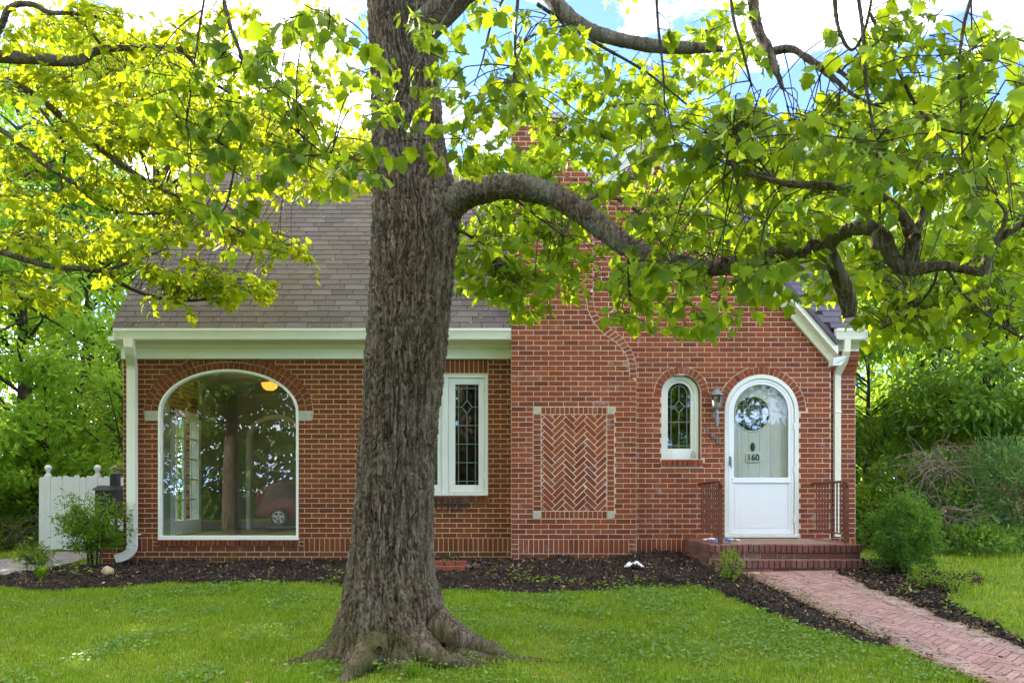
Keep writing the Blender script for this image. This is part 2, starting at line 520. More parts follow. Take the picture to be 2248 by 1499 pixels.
M['straw'] = plain('dry_catkin', (.36, .25, .11), .9, .1, var=.3, scale=30)
def asphalt_mat():
    m = Mat('driveway_concrete')
    n1 = m.noise(4, 6, .65)
    c = m.ramp(n1, [(.3, (.24, .20, .21)), (.7, (.36, .31, .32))])
    c = m.mix(m.ramp(m.noise(140, 3, .6), [(.5, 0.0), (.7, .5)]), c, (.16, .14, .14))
    return m.done(m.bsdf(c, .9, .2, m.bump(m.noise(90, 3), .4, .01)))
M['drive'] = asphalt_mat()
M['road'] = plain('asphalt', (.055, .053, .052), .9, .2, var=.25, scale=8)
M['iron'] = plain('rusty_iron', (.16, .060, .034), .8, .3, .15, var=.5, scale=30)
M['black_metal'] = plain('black_metal', (.014, .014, .016), .45, .5, .0, var=.3)
M['pewter'] = plain('aged_pewter', (.20, .23, .24), .5, .5, .35, var=.35, scale=40)
M['lead'] = plain('lead_came', (.16, .20, .20), .55, .4, .3, var=.2, scale=40)
M['lead_green'] = plain('green_came', (.17, .24, .20), .6, .4, .1, var=.2, scale=40)
M['paper'] = plain('white_paper', (.72, .73, .74), .8, .2, var=.1)
M['blue_bag'] = plain('blue_plastic', (.05, .16, .52), .35, .5, var=.3, scale=25)
M['terracotta'] = plain('terracotta', (.25, .075, .045), .85, .2, var=.25, scale=20)
M['rock'] = plain('tan_rock', (.40, .30, .17), .9, .2, var=.4, scale=14)
M['grey_rock'] = plain('grey_rock', (.24, .22, .19), .9, .2, var=.35, scale=18)
M['room'] = plain('room_plaster', (.52, .54, .52), .85, .2, var=.08)
M['room_brick'] = plain('painted_room_brick', (.30, .33, .27), .8, .2, var=.15, scale=12)
M['floor_board'] = plain('grey_floor', (.26, .28, .32), .55, .3, var=.2, scale=5)
M['dark_room'] = plain('dim_interior', (.075, .065, .055), .9, .1, var=.2)
M['copper'] = plain('weathered_cap', (.50, .44, .40), .45, .5, .2, var=.25, scale=20)
M['dead_vine'] = plain('dead_vine', (.20, .15, .12), .9, .1, var=.3, scale=20)

def glass_mat(name, refl=.5, tint=(.80, .86, .80), rough=0.0):
    m = Mat(name)
    lw = m.n('LayerWeight', {'Blend': .35}).outputs['Fresnel']
    f = m.n('MapRange', {'Value': lw, 'From Min': 0.0, 'From Max': 1.0, 'To Min': refl, 'To Max': 1.0}).outputs[0]
    g = m.n('BsdfGlossy', {'Color': (.96, .97, .96, 1), 'Roughness': rough})
    t = m.n('BsdfTransparent', {'Color': (*tint, 1)})
    return m.done(m.n('MixShader', {0: f, 1: t, 2: g}))
M['glass'] = glass_mat('picture_glass', .05)
M['glass_lead'] = glass_mat('leaded_glass', .09, (.75, .78, .70), .02)
M['glass_clear'] = glass_mat('storm_glass', .0, (.92, .94, .92))

def emit(name, col, st):
    m = Mat(name); return m.done(m.n('Emission', {'Color': (*col, 1), 'Strength': st}))
M['lamp_glow'] = emit('amber_lamp_glass', (1.0, .30, .035), .30)
M['candle'] = plain('candle_sleeve', (.68, .60, .36), .6, .3)

# ================================================================== THE HOUSE
YW, YG, YC = 12.2, 12.0, 11.85          # wing wall, gable wall, chimney front (brick faces)
SW, SG, SCH = FPX / YW, FPX / YG, FPX / YC
def XW(px): return (px - 1124) / SW
def ZW(py): return CAM_H - (py - 1075) / SW
def XG(px): return (px - 1124) / SG
def ZG(py): return CAM_H - (py - 1075) / SG
def XC(px): return (px - 1124) / SCH
def ZC(py): return CAM_H - (py - 1075) / SCH

CRS, PIT, JNT, REC = .0713, .209, .0098, .006     # course height, brick pitch, joint, joint recess
BAND0, BAND1 = .175, .375                        # soldier band near the ground

house = thing('brick_cottage', 'red brick cottage with steep shingle roof, arched picture window and front chimney', 'house', (0, 12.2, 0))

# ---- clipping helpers -------------------------------------------------
def clip_half(poly, nx, nz, d):
    """keep the side nx*x + nz*z <= d"""
    out = []; n = len(poly)
    for i in range(n):
        a = poly[i]; b = poly[(i + 1) % n]
        fa = nx * a[0] + nz * a[1] - d; fb = nx * b[0] + nz * b[1] - d
        if fa <= 0: out.append(a)
        if (fa < 0 < fb) or (fb < 0 < fa):
            t = fa / (fa - fb); out.append((a[0] + t * (b[0] - a[0]), a[1] + t * (b[1] - a[1])))
    return out
def clip_rect(poly, x0, x1, z0, z1):
    for h in ((-1, 0, -x0), (1, 0, x1), (0, -1, -z0), (0, 1, z1)):
        poly = clip_half(poly, *h)
        if len(poly) < 3: return []
    return poly
def area(poly):
    return .5 * abs(sum(poly[i][0] * poly[(i + 1) % len(poly)][1] - poly[(i + 1) % len(poly)][0] * poly[i][1] for i in range(len(poly))))

def free_spans(x0, x1, z0, z1, excl):
    """trapezoids (l0,l1,r0,r1) left free between z0 and z1 by the excluded shapes"""
    sp = [(x0, x0, x1, x1)]
    for f in excl:
        a = f(z0 + 1e-4); b = f(z1 - 1e-4)
        if a is None and b is None: continue
        if a is None or b is None:
            zm = .5 * (z0 + z1); md = f(zm)
            if md is None: continue
            if a is None: a = md
            else: b = md
        new = []
        for (l0, l1, r0, r1) in sp:
            if max(a[1], b[1]) <= min(l0, l1) or min(a[0], b[0]) >= max(r0, r1): new.append((l0, l1, r0, r1)); continue
            if a[0] > l0 or b[0] > l1: new.append((l0, l1, min(r0, max(a[0], l0)), min(r1, max(b[0], l1))))
            if a[1] < r0 or b[1] < r1: new.append((max(l0, min(a[1], r0)), max(l1, min(b[1], r1)), r0, r1))
        sp = new
    return sp

class Bricks:
    """collects brick outlines of one wall; emits some as objects, the rest as one joined part"""
    def __init__(s, y, mat): s.y = y; s.mat = mat; s.items = []   # (name, poly, priority, yoff)
    def add(s, poly, name='brick', pri=0.0, yoff=0.0, m=JNT * .5):
        q = inset(poly if poly_ccw(poly) else poly[::-1], m) if m > 0 else poly
        if area(q) < 2e-4: return
        s.items.append((name, q, pri, yoff))
    def emit(s, parent, limit, depth=.03, rest='brick_courses'):
        st = [i for i, it in enumerate(s.items) if it[0] == 'brick']
        st.sort(key=lambda i: -s.items[i][2])
        single = set(st[:limit])
        rest_mb = MB(); cache = {}
        for i, (nm, q, pri, yo) in enumerate(s.items):
            jit = random.uniform(-.0018, .0018)
            if nm == 'brick' and i not in single:
                rest_mb.prism(q, s.y + yo + jit, s.y + yo + depth, .003); continue
            xs = [p[0] for p in q]; zs = [p[1] for p in q]
            cx = .5 * (min(xs) + max(xs)); cz = .5 * (min(zs) + max(zs))
            loc = [(p[0] - cx, p[1] - cz) for p in q]
            key = (round(max(xs) - min(xs), 3), round(max(zs) - min(zs), 3), len(q), tuple(round(v, 3) for p in loc for v in p))
            me = cache.get(key)
            if me is None:
                b = MB(); b.prism(loc, 0, depth, .003, 0.0)
                me = fast_mesh(nm, b.V, b.F, s.mat, tone=b.T); cache[key] = me
            o = bpy.data.objects.new(nm, me)
            o.location = (cx, s.y + yo + jit, cz)
            o.rotation_euler = (random.uniform(-.004, .004), random.uniform(-.006, .006), random.uniform(-.004, .004))
            link(o, parent)
        if rest_mb.V:
            rest_mb.build(rest, s.mat, parent, kind='stuff')
def poly_ccw(p): return sum(p[i][0] * p[(i + 1) % len(p)][1] - p[(i + 1) % len(p)][0] * p[i][1] for i in range(len(p))) > 0

def courses(B, x0, x1, zlo, zhi, phase, excl, pri):
    """running-bond stretchers between zlo and zhi; course lines are counted from BAND1 up and BAND0 down"""
    k = 0; rows = []
    if zhi > BAND1:
        z = BAND1
        while z < zhi: rows.append((z, min(z + CRS, zhi), k)); z += CRS; k += 1
    z = BAND0; k = 1
    while z > zlo: rows.append((max(z - CRS, zlo), z, k)); z -= CRS; k += 1
    for (a, b, k) in rows:
        for (l0, l1, r0, r1) in free_spans(x0, x1, a, b, excl):
            off = phase + (PIT * .5 if k % 2 else 0)
            n0 = math.floor((min(l0, l1) - off) / PIT) - 1
            x = off + n0 * PIT
            while x < max(r0, r1):
                e = x + PIT
                p = [(min(max(x, l0), r0), a), (max(min(e, r0), l0), a), (max(min(e, r1), l1), b), (min(max(x, l1), r1), b)]
                w0 = p[1][0] - p[0][0]; w1 = p[2][0] - p[3][0]
                if max(w0, w1) > .028 and b - a > .03:
                    q = []
                    for v in p:
                        if not q or (abs(v[0] - q[-1][0]) + abs(v[1] - q[-1][1])) > .004: q.append(v)
                    if len(q) >= 3: B.add(q, 'brick', pri(.5 * (x + e), .5 * (a + b)))
                x = e

def backing(name, y, x0, x1, z0, z1, excl, mat, dz=.035, thick=.12):
    """mortar sheet with real openings, thick enough to show reveals"""
    mb = MB(); z = z0
    while z < z1 - 1e-6:
        e = min(z + dz, z1)
        for (l0, l1, r0, r1) in free_spans(x0, x1, z, e, excl):
            if max(r0 - l0, r1 - l1) < 1e-4: continue
            V = [(l0, y, z), (r0, y, z), (r1, y, e), (l1, y, e), (l0, y + thick, z), (r0, y + thick, z), (r1, y + thick, e), (l1, y + thick, e)]
            mb.add(V, [(0, 1, 2, 3), (1, 5, 6, 2), (4, 0, 3, 7), (5, 4, 7, 6)])
        z = e
    return mb.build(name, mat, house)

def soldiers(B, x0, x1, z0, z1, name, yoff=0.0, pitch=.0713):
    n = max(1, round((x1 - x0) / pitch)); w = (x1 - x0) / n
    for i in range(n):
        B.add([(x0 + i * w, z0), (x0 + (i + 1) * w, z0), (x0 + (i + 1) * w, z1), (x0 + i * w, z1)], name, 1 if name != 'brick' else -9, yoff)

def arch_ring(B, cx, cz, a, b, th, n, name, a0=0.0, a1=math.pi, zmax=99):
    def pt(t, d):
        x = a * math.cos(t); z = b * math.sin(t)
        nx = math.cos(t) / a; nz = math.sin(t) / b; l = math.hypot(nx, nz)
        return (cx + x + d * nx / l, cz + z + d * nz / l)
    # equal arc steps
    ts = np.linspace(a0, a1, 400); L = np.concatenate([[0], np.cumsum(np.hypot(np.diff(a * np.cos(ts)), np.diff(b * np.sin(ts))))])
    tt = np.interp(np.linspace(0, L[-1], n + 1), L, ts)
    for i in range(n):
        q = [pt(tt[i], 0), pt(tt[i], th), pt(tt[i + 1], th), pt(tt[i + 1], 0)]
        q = clip_half(q, 0, 1, zmax)
        if len(q) >= 3: B.add(q, name, 1, -.004)

def arch_span(cx, zs, a, b, z0):
    """opening: straight jambs from z0 to the spring zs, elliptic head"""
    def f(z):
        if z < z0 or z > zs + b: return None
        h = a if z <= zs else a * math.sqrt(max(0, 1 - ((z - zs) / b) ** 2))
        return (cx - h, cx + h)
    return f
def rect_span(x0, x1, z0, z1):
    return lambda z: (x0, x1) if z0 <= z <= z1 else None

# ---- the wing wall ----------------------------------------------------
WX0, WX1 = XW(270), XW(1126)
FRZ0, FRZ1 = 2.945, 3.142                         # frieze board
AW = dict(c=XW(501.5), a=1.007, zs=2.18, b=.617, z0=.35)
CW = dict(x0=XW(885), x1=XW(1071), z0=ZW(1088), z1=ZW(821))
wB = Bricks(YW, M['brick_wing'])
win_open = arch_span(AW['c'], AW['zs'], AW['a'], AW['b'], AW['z0'])
win_ring = arch_span(AW['c'], AW['zs'], AW['a'] + .212, AW['b'] + .212, AW['zs'])
stone_l = rect_span(AW['c'] - AW['a'] - .205, AW['c'] + AW['a'] + .205, ZW(924), ZW(902))
sill_w = rect_span(AW['c'] - 1.015, AW['c'] + 1.015, .262, .352)
cas_open = rect_span(CW['x0'], CW['x1'], CW['z0'], CW['z1'])
cas_lint = rect_span(CW['x0'] - .003, CW['x1'] + .003, CW['z1'], FRZ0)
cas_sill = rect_span(CW['x0'], CW['x1'] + .01, CW['z0'] - .098, CW['z0'])
front_wall = backing('front_wall', YW + REC, WX0, WX1, -.25, FRZ1, [win_open, cas_open], M['mortar_wing'])
courses(wB, WX0, WX1 - .003, BAND1, FRZ0, WX0, [win_open, win_ring, stone_l, sill_w, cas_open, cas_lint, cas_sill],
        lambda x, z: (3.0 if -3.1 < x < -2.1 else 0) + (2.5 if x > -.36 else 0) + (2 if x < -5.05 else 0) + .1 * (3 - z))
courses(wB, WX0, WX1 - .003, -.2, BAND0, WX0, [], lambda x, z: 1.0)
# under the picture window: short courses between sill and band foot
for (a, b) in ((.1750, .262),):
    x = AW['c'] - 1.09
    while x < AW['c'] + 1.08:
        wB.add([(x, a), (min(x + PIT, AW['c'] + 1.09), a), (min(x + PIT, AW['c'] + 1.09), b), (x, b)], 'brick', 1.2); x += PIT
for sx in (-1, 1):
    for k in range(2):
        xa = AW['c'] + sx * 1.018; xb = AW['c'] + sx * 1.09
        wB.add([(min(xa, xb), .262 + k * .0565), (max(xa, xb), .262 + k * .0565), (max(xa, xb), .262 + (k + 1) * .0565), (min(xa, xb), .262 + (k + 1) * .0565)], 'brick', 1.2)
soldiers(wB, WX0 + .11, AW['c'] - 1.09, BAND0, BAND1, 'soldier_brick')
for k in range(3):
    wB.add([(WX0, BAND0 + k * .0667), (WX0 + .11, BAND0 + k * .0667), (WX0 + .11, BAND0 + (k + 1) * .0667), (WX0, BAND0 + (k + 1) * .0667)], 'brick', 1)
soldiers(wB, AW['c'] + 1.09, XW(780), BAND0, BAND1, 'soldier_brick')
soldiers(wB, XW(930), WX1 - .003, BAND0, BAND1, 'soldier_brick')
soldiers(wB, XW(780), XW(930), BAND0, BAND1, 'brick')
soldiers(wB, AW['c'] - 1.015, AW['c'] + 1.015, .262, .352, 'sill_brick', -.035, .0705)
soldiers(wB, CW['x0'], CW['x1'] + .01, CW['z0'] - .098, CW['z0'], 'sill_brick', -.035, .0705)
soldiers(wB, CW['x0'], CW['x1'], CW['z1'] + .012, FRZ0 + .003, 'soldier_brick', 0, .0668)
arch_ring(wB, AW['c'], AW['zs'] + .02, AW['a'], AW['b'] - .02, .106, 34, 'arch_brick')
arch_ring(wB, AW['c'], AW['zs'] + .02, AW['a'] + .106, AW['b'] + .086, .106, 37, 'arch_brick', zmax=FRZ0)
wB.emit(front_wall, 105, depth=.045)
for sx in (-1, 1):
    mb = MB(); xa = AW['c'] + sx * AW['a']; xb = AW['c'] + sx * (AW['a'] + .203)
    mb.prism([(min(xa, xb) + .004, ZW(924) + .004), (max(xa, xb) - .004, ZW(924) + .004), (max(xa, xb) - .004, ZW(902)), (min(xa, xb) + .004, ZW(902))], YW - .006, YW + .05, .004)
    mb.build('impost_stone', M['stone'], front_wall)

# ---- gable wall --------------------------------------------------------
PKX, PKZ, SLP = 1.871, 5.88, 1.149
GX0, GX1 = -.0, XG(1824)
gB = Bricks(YG, M['brick'])
rake_l = lambda z: (-9, PKX - (PKZ + .05 - z) / SLP) if z > 2.2 else None
rake_r = lambda z: (PKX + (PKZ + .05 - z) / SLP, 9) if z > 2.2 else None
SWN = dict(c=XG(1496), r=.2805, zs=ZG(864), z0=ZG(1007))
DR = dict(c=XG(1672), r=.526, zs=ZG(903), z0=.388)
sw_open = arch_span(SWN['c'], SWN['zs'], SWN['r'], SWN['r'], SWN['z0'])
sw_ring = arch_span(SWN['c'], SWN['zs'], SWN['r'] + .108, SWN['r'] + .108, SWN['zs'])
sw_sill = rect_span(SWN['c'] - .285, SWN['c'] + .30, SWN['z0'] - .112, SWN['z0'] - .005)
dr_open = arch_span(DR['c'], DR['zs'], DR['r'], DR['r'], .2)
dr_ring = arch_span(DR['c'], DR['zs'], DR['r'] + .108, DR['r'] + .108, DR['zs'])
chim_hide = rect_span(-2, XC(1385), -1, 9)
gable_wall = backing('gable_wall', YG + REC, GX0, GX1, -.25, PKZ, [sw_open, dr_open, rake_l, rake_r], M['mortar'])
courses(gB, XC(1240), GX1, BAND1, PKZ, XG(1401), [sw_open, sw_ring, sw_sill, dr_open, dr_ring, rake_l, rake_r,
        lambda z: (-9, XC(1385)) if z < 2.6 else ((-9, XC(1270)) if z < 4.6 else None)],
        lambda x, z: (3 if z < 3.4 else .5) + (0 if z > .5 or x < 2.5 else -5))
courses(gB, XC(1385), GX1, -.2, BAND0, XG(1401), [], lambda x, z: 1.0 if x < 2.45 else -5)
soldiers(gB, XC(1390), 2.47, BAND0, BAND1, 'soldier_brick')
soldiers(gB, 4.07, GX1, BAND0, BAND1, 'brick')
soldiers(gB, SWN['c'] - .285, SWN['c'] + .30, SWN['z0'] - .105, SWN['z0'] - .008, 'sill_brick', -.04, .0725)
arch_ring(gB, SWN['c'], SWN['zs'], SWN['r'], SWN['r'], .106, 15, 'arch_brick')
arch_ring(gB, DR['c'], DR['zs'], DR['r'], DR['r'], .106, 25, 'arch_brick')
gB.emit(gable_wall, 110, depth=.045)

# ---- chimney -----------------------------------------------------------
CX0, CX1 = XC(1122), XC(1397)
inner_px = [(1382, 830), (1382, 814), (1378, 786), (1366, 766), (1348, 747), (1328, 735), (1309, 714), (1293, 686), (1288, 661), (1287, 640)]
outer_px = [(1398, 830), (1398, 814), (1394, 786), (1382, 760), (1364, 738), (1344, 723), (1325, 706), (1308, 684), (1303, 661), (1302, 640)]
INN = spline([(XC(a), ZC(b)) for a, b in inner_px], 60); OUT = spline([(XC(a), ZC(b)) for a, b in outer_px], 60)
ZS0, ZS1 = ZC(830), ZC(640)
ZSH0, ZSH1 = ZC(395), ZC(335)
ZTOP = ZC(262)
def chim_r(z, band=True):
    if z < ZS0: return CX1
    if z < ZS1:
        A = INN if band else OUT
        return float(np.interp(z, A[:, 1], A[:, 0]))
    if z < ZSH0: return XC(1302)
    if z < ZSH1: return XC(1302) + (XC(1240) - XC(1302)) * (z - ZSH0) / (ZSH1 - ZSH0)
    return XC(1240)
PX0, PX1, PZ0, PZ1 = XC(1170.5), XC(1349), ZC(1138), ZC(893)      # framed panel outer edge
cB = Bricks(YC, M['brick'])
panel = rect_span(PX0, PX1, PZ0, PZ1)
chimney = backing('chimney', YC + REC, CX0, 3.0, -.25, ZTOP, [lambda z: (chim_r(z, False), 9)], M['mortar'], thick=.6)
courses(cB, CX0, CX1, BAND1, ZTOP, CX0 + .105, [panel, lambda z: (chim_r(z), 9)], lambda x, z: 4 if z < 2.4 else (2 if z < 3.2 else 0))
courses(cB, CX0, CX1, -.2, BAND0, CX0, [], lambda x, z: 3)
for (xa, xb) in ((CX0, CX0 + .105), (CX1 - .105, CX1)):
    for k in range(3):
        cB.add([(xa, BAND0 + k * .0667), (xb, BAND0 + k * .0667), (xb, BAND0 + (k + 1) * .0667), (xa, BAND0 + (k + 1) * .0667)], 'brick', 3)
soldiers(cB, CX0 + .105, CX1 - .105, BAND0, BAND1, 'soldier_brick')
# serpentine shoulder of header bricks
L = np.concatenate([[0], np.cumsum(np.linalg.norm(np.diff(OUT, axis=0), axis=1))])
nb = 21
for i in range(nb):
    def pp(A, s): return (float(np.interp(s, L, A[:, 0])), float(np.interp(s, L, A[:, 1])))
    s0 = L[-1] * i / nb; s1 = L[-1] * (i + 1) / nb
    cB.add([pp(INN, s0), pp(OUT, s0), pp(OUT, s1), pp(INN, s1)], 'shoulder_brick', 1)
# framed herringbone panel
HX0, HX1, HZ0, HZ1 = XC(1188), XC(1332.5), ZC(1121.5), ZC(909)
for (za, zb) in ((PZ0, HZ0), (HZ1, PZ1)):
    soldiers(cB, HX0, HX1, za, zb, 'border_brick', 0, (HX1 - HX0) / 14)
for (xa, xb) in ((PX0, HX0), (HX1, PX1)):
    n = 19; h = (HZ1 - HZ0) / n
    for k in range(n): cB.add([(xa, HZ0 + k * h), (xb, HZ0 + k * h), (xb, HZ0 + (k + 1) * h), (xa, HZ0 + (k + 1) * h)], 'border_brick', 1)
hw = .0700; hL = 3 * hw; cs = math.sqrt(.5); hcx = .5 * (HX0 + HX1); hcz = .5 * (HZ0 + HZ1)
for k in range(-30, 30):
    for mth in range(-8, 8):
        for (u0, u1, v0, v1) in ((k + 6 * mth, k + 6 * mth + 3, k, k + 1), (k - 1 + 6 * mth, k + 6 * mth, k, k + 3)):
            q = [(hcx + .035 + (u - v) * hw * cs, hcz + (u + v) * hw * cs) for u, v in ((u0, v0), (u1, v0), (u1, v1), (u0, v1))]
            if max(p[0] for p in q) < HX0 or min(p[0] for p in q) > HX1 or max(p[1] for p in q) < HZ0 or min(p[1] for p in q) > HZ1: continue
            q = inset(q, JNT * .38)
            q = clip_rect(q, HX0 + .004, HX1 - .004, HZ0 + .004, HZ1 - .004)
            if len(q) >= 3 and area(q) > 4e-4: cB.add(q, 'herringbone_brick', 1, .004, m=0)
cB.emit(chimney, 110, depth=.045)
for xa in (PX0, HX1):
    for za in (PZ0, HZ1):
        mb = MB(); mb.prism([(xa + .003, za + .003), (xa + HX0 - PX0 - .003, za + .003), (xa + HX0 - PX0 - .003, za + PZ1 - HZ1 - .003), (xa + .003, za + PZ1 - HZ1 - .003)], YC - .004, YC + .05, .004)
        mb.build('corner_stone', M['stone'], chimney)
mb = MB(); mb.box(CX0 - .05, XC(1240) + .05, YC - .05, YC + .65, ZTOP, ZTOP + .07)
mb.box(CX0 + .05, XC(1240) - .05, YC + .05, YC + .55, ZTOP + .07, ZTOP + .10)
mb.build('chimney_cap', M['stone'], chimney)

# ---- the narrow set-back wall at the right ------------------------------
sB = Bricks(YW, M['brick'])
SX0, SX1 = XW(1822), XW(1878)
side_strip = backing('setback_wall', YW + REC, SX0, SX1, -.25, 3.12, [], M['mortar'])
courses(sB, SX0, SX1, -.2, 2.70, SX0 + .05, [], lambda x, z: 1)
soldiers(sB, SX0, SX1, BAND0, BAND1, 'brick')
for k in range(5):
    za = 2.70 + k * CRS
    sB.add([(SX0, za), (SX0 + .12, za), (SX0 + .12, za + CRS), (SX0, za + CRS)], 'brick', 1, -.02 * (k + 1) if k < 3 else -.06)
    sB.add([(SX0 + .12, za), (SX1 + .01 * k, za), (SX1 + .01 * k, za + CRS), (SX0 + .12, za + CRS)], 'brick', 1, -.02 * (k + 1) if k < 3 else -.06)
sB.emit(side_strip, 0, depth=.08)

# ---- plain side and rear walls (not seen in the photograph) --------------
def brick_tex():
    m = Mat('side_brickwork')
    co = m.n('SeparateXYZ', {0: m.pos()})
    v = m.n('CombineXYZ', {0: m.math('ADD', co.outputs[0], co.outputs[1]), 1: co.outputs[2]}).outputs[0]
    b = m.n('TexBrick', {'Vector': v, 'Color1': (.19, .044, .026, 1), 'Color2': (.24, .058, .032, 1), 'Mortar': (.58, .45, .31, 1), 'Scale': 1.0,
                         'Mortar Size': .005, 'Brick Width': PIT, 'Row Height': CRS})
    return m.done(m.bsdf(b.outputs['Color'], .85, .2))
M['brick_tex'] = brick_tex()
RY1 = 17.15
FD0, FD1, FDZ0, FDZ1 = 13.35, 14.55, .35, 2.35       # side door opening into the sun room
mb = MB()
mb.box(WX0, WX0 + .2, YW + .13, FD0, -.25, 3.14); mb.box(WX0, WX0 + .2, FD1, RY1, -.25, 3.14)
mb.box(WX0, WX0 + .2, FD0, FD1, FDZ1, 3.14); mb.box(WX0, WX0 + .2, FD0, FD1, -.25, FDZ0)
mb.box(WX0 + .2, SX1 - .2, RY1 - .2, RY1, -.25, 3.14)
mb.box(SX1 - .2, SX1, YW + .13, RY1, -.25, 3.14)
for xa in (WX0, SX1 - .2):
    mb.add([(xa, YW + .1, 3.14), (xa, 14.5, 6.2), (xa, RY1 - .1, 3.14), (xa + .2, YW + .1, 3.14), (xa + .2, 14.5, 6.2), (xa + .2, RY1 - .1, 3.14)], [(0, 2, 1), (3, 4, 5)])
mb.build('side_wall', M['brick_tex'], house)
mb = MB()
mb.box(GX1 - .16, GX1 - .01, YG + .13, YW + .1, -.25, 2.8)
mb.build('gable_return_wall', M['brick_tex'], house)

# ---- main roof ---------------------------------------------------------
EY, EZ, RY, RZ = 11.83, 3.325, 14.5, 6.42
RXL, RXR = -5.60, 4.93
rs = Vector((0, RY - EY, RZ - EZ)); RL = rs.length; rs.normalize(); rn = Vector((0, -rs.z, rs.y))
mb = MB()
def slab(mb, pts, th):
    n = Vector(pts[1]) - Vector(pts[0]); n = n.cross(Vector(pts[2]) - Vector(pts[0])).normalized() * th
    V = [tuple(Vector(p)) for p in pts] + [tuple(Vector(p) - n) for p in pts]
    k = len(pts)
    mb.add(V, [tuple(range(k)), tuple(range(k, 2 * k))[::-1]] + [(i, i + k, (i + 1) % k + k, (i + 1) % k) for i in range(k)])
for (xa, xb, y0_) in ((RXL, CX0 - .006, EY), (CX0 - .006, 4.27, 12.3), (4.27, RXR, EY)):
    z0_ = EZ + (y0_ - EY) * (RZ - EZ) / (RY - EY)
    slab(mb, [(xa, y0_, z0_ - .012), (xb, y0_, z0_ - .012), (xb, RY, RZ - .012), (xa, RY, RZ - .012)], .06)
slab(mb, [(RXR, 2 * RY - EY, EZ - .012), (RXL, 2 * RY - EY, EZ - .012), (RXL, RY, RZ - .012), (RXR, RY, RZ - .012)], .06)
roof = mb.build('roof', M['roof_deck'], house)
EXP, TAB = .127, .305
def tab_mesh(w, var):
    b = MB(); j = random.uniform(-.003, .003)
    d_ = random.uniform(-.004, .004); V = [(0.003, d_, .012), (w - .006, d_ + j, .012), (w - .006, EXP + .05, .001), (.003, EXP + .05, .001), (.003, d_, 0), (w - .006, d_ + j, 0)]
    b.add(V, [(0, 1, 2, 3), (0, 4, 5, 1), (0, 3, 4), (1, 5, 2)], 0.0)
    return b
tabs_single = []; tabs_rest = MB()
ncrs = int(RL / EXP) + 1
tab_var = [tab_mesh(TAB, i) for i in range(4)]
tab_me = [fast_mesh('shingle', b.V, b.F, M['shingle'], tone=[0.0] * len(b.V)) for b in tab_var]
RM = Matrix(((1, 0, 0), (0, rs.y, rn.y), (0, rs.z, rn.z)))
count = 0
gable_top = lambda x: PKZ + .30 - SLP * abs(x - PKX)
for c in range(ncrs):
    off = (c % 2) * TAB * .5 + random.uniform(-.012, .012) + (.07 if (c // 2) % 2 else 0)
    x = RXL - off
    while x < RXR:
        a = max(x, RXL); e = min(x + TAB, RXR)
        p0 = Vector((a, EY, EZ)) + rs * (c * EXP - .01)
        zc = p0.z
        if p0.y < 12.3 and a < CX0 < e: e = CX0 - .008
        if e - a > .03 and not (CX0 - .03 < a and a < 4.6 and ((p0.y < 12.25 and gable_top(a) > zc + .02) or gable_top(.5 * (a + e)) > zc + .3)):
            full = abs(e - a - TAB) < 1e-4
            sx, sy = (a - 0) * FPX / p0.y + 1124, 1075 - (p0.z - CAM_H) * FPX / p0.y
            vis = (sx < 760 or 1010 < sx < 1080 or 1730 < sx < 1860) and sy > 470
            if full and vis and count < 300 and c < 26:
                o = bpy.data.objects.new('shingle', tab_me[random.randrange(4)])
                o.matrix_world = Matrix.Translation(p0) @ RM.to_4x4()
                link(o, roof); count += 1
            else:
                b = tab_mesh(e - a, 0)
                V = [tuple(p0 + RM @ Vector(v)) for v in b.V]
                tabs_rest.add(V, b.F)
        x += TAB
tabs_rest.build('shingle_courses', M['shingle'], roof, kind='stuff')
# rear slope as one sheet, ridge cap
mb = MB()
slab(mb, [(RXR, 2 * RY - EY, EZ), (RXL, 2 * RY - EY, EZ), (RXL, RY + .001, RZ), (RXR, RY + .001, RZ)], .01)
mb.build('rear_shingles', M['shingle'], roof, kind='stuff')
mb = MB(); x = RXL
while x < RXR:
    e = min(x + .14, RXR)
    mb.add([(x, RY - .13, RZ - .135), (e, RY - .13, RZ - .14), (e, RY, RZ + .022), (x, RY, RZ + .03), (e, RY + .13, RZ - .14), (x, RY + .13, RZ - .135)], [(0, 1, 2, 3), (3, 2, 4, 5)]); x = e
mb.build('ridge_cap', M['shingle'], roof, kind='stuff')

# ---- gable roof ---------------------------------------------------------
gy0, gy1 = YG - .24, 14.35
mb = MB()
gt = PKZ + .315
xr = 4.555
slab(mb, [(PKX, gy0, gt), (PKX, gy1, gt), (xr, gy1 - 1.8, gt - SLP * (xr - PKX)), (xr, gy0, gt - SLP * (xr - PKX))][::-1], .05)
xl = 1.12
slab(mb, [(PKX, gy0, gt), (PKX, gy1, gt), (xl, gy1, gt - SLP * (PKX - xl)), (xl, gy0, gt - SLP * (PKX - xl))], .05)
slab(mb, [(xl, YG + .5, gt - SLP * (PKX - xl)), (xl, gy1, gt - SLP * (PKX - xl)), (-.01, gy1 - .8, gt - SLP * (PKX + .01)), (-.01, YG + .5, gt - SLP * (PKX + .01))], .05)
groof = mb.build('gable_roof', M['shingle'], house)
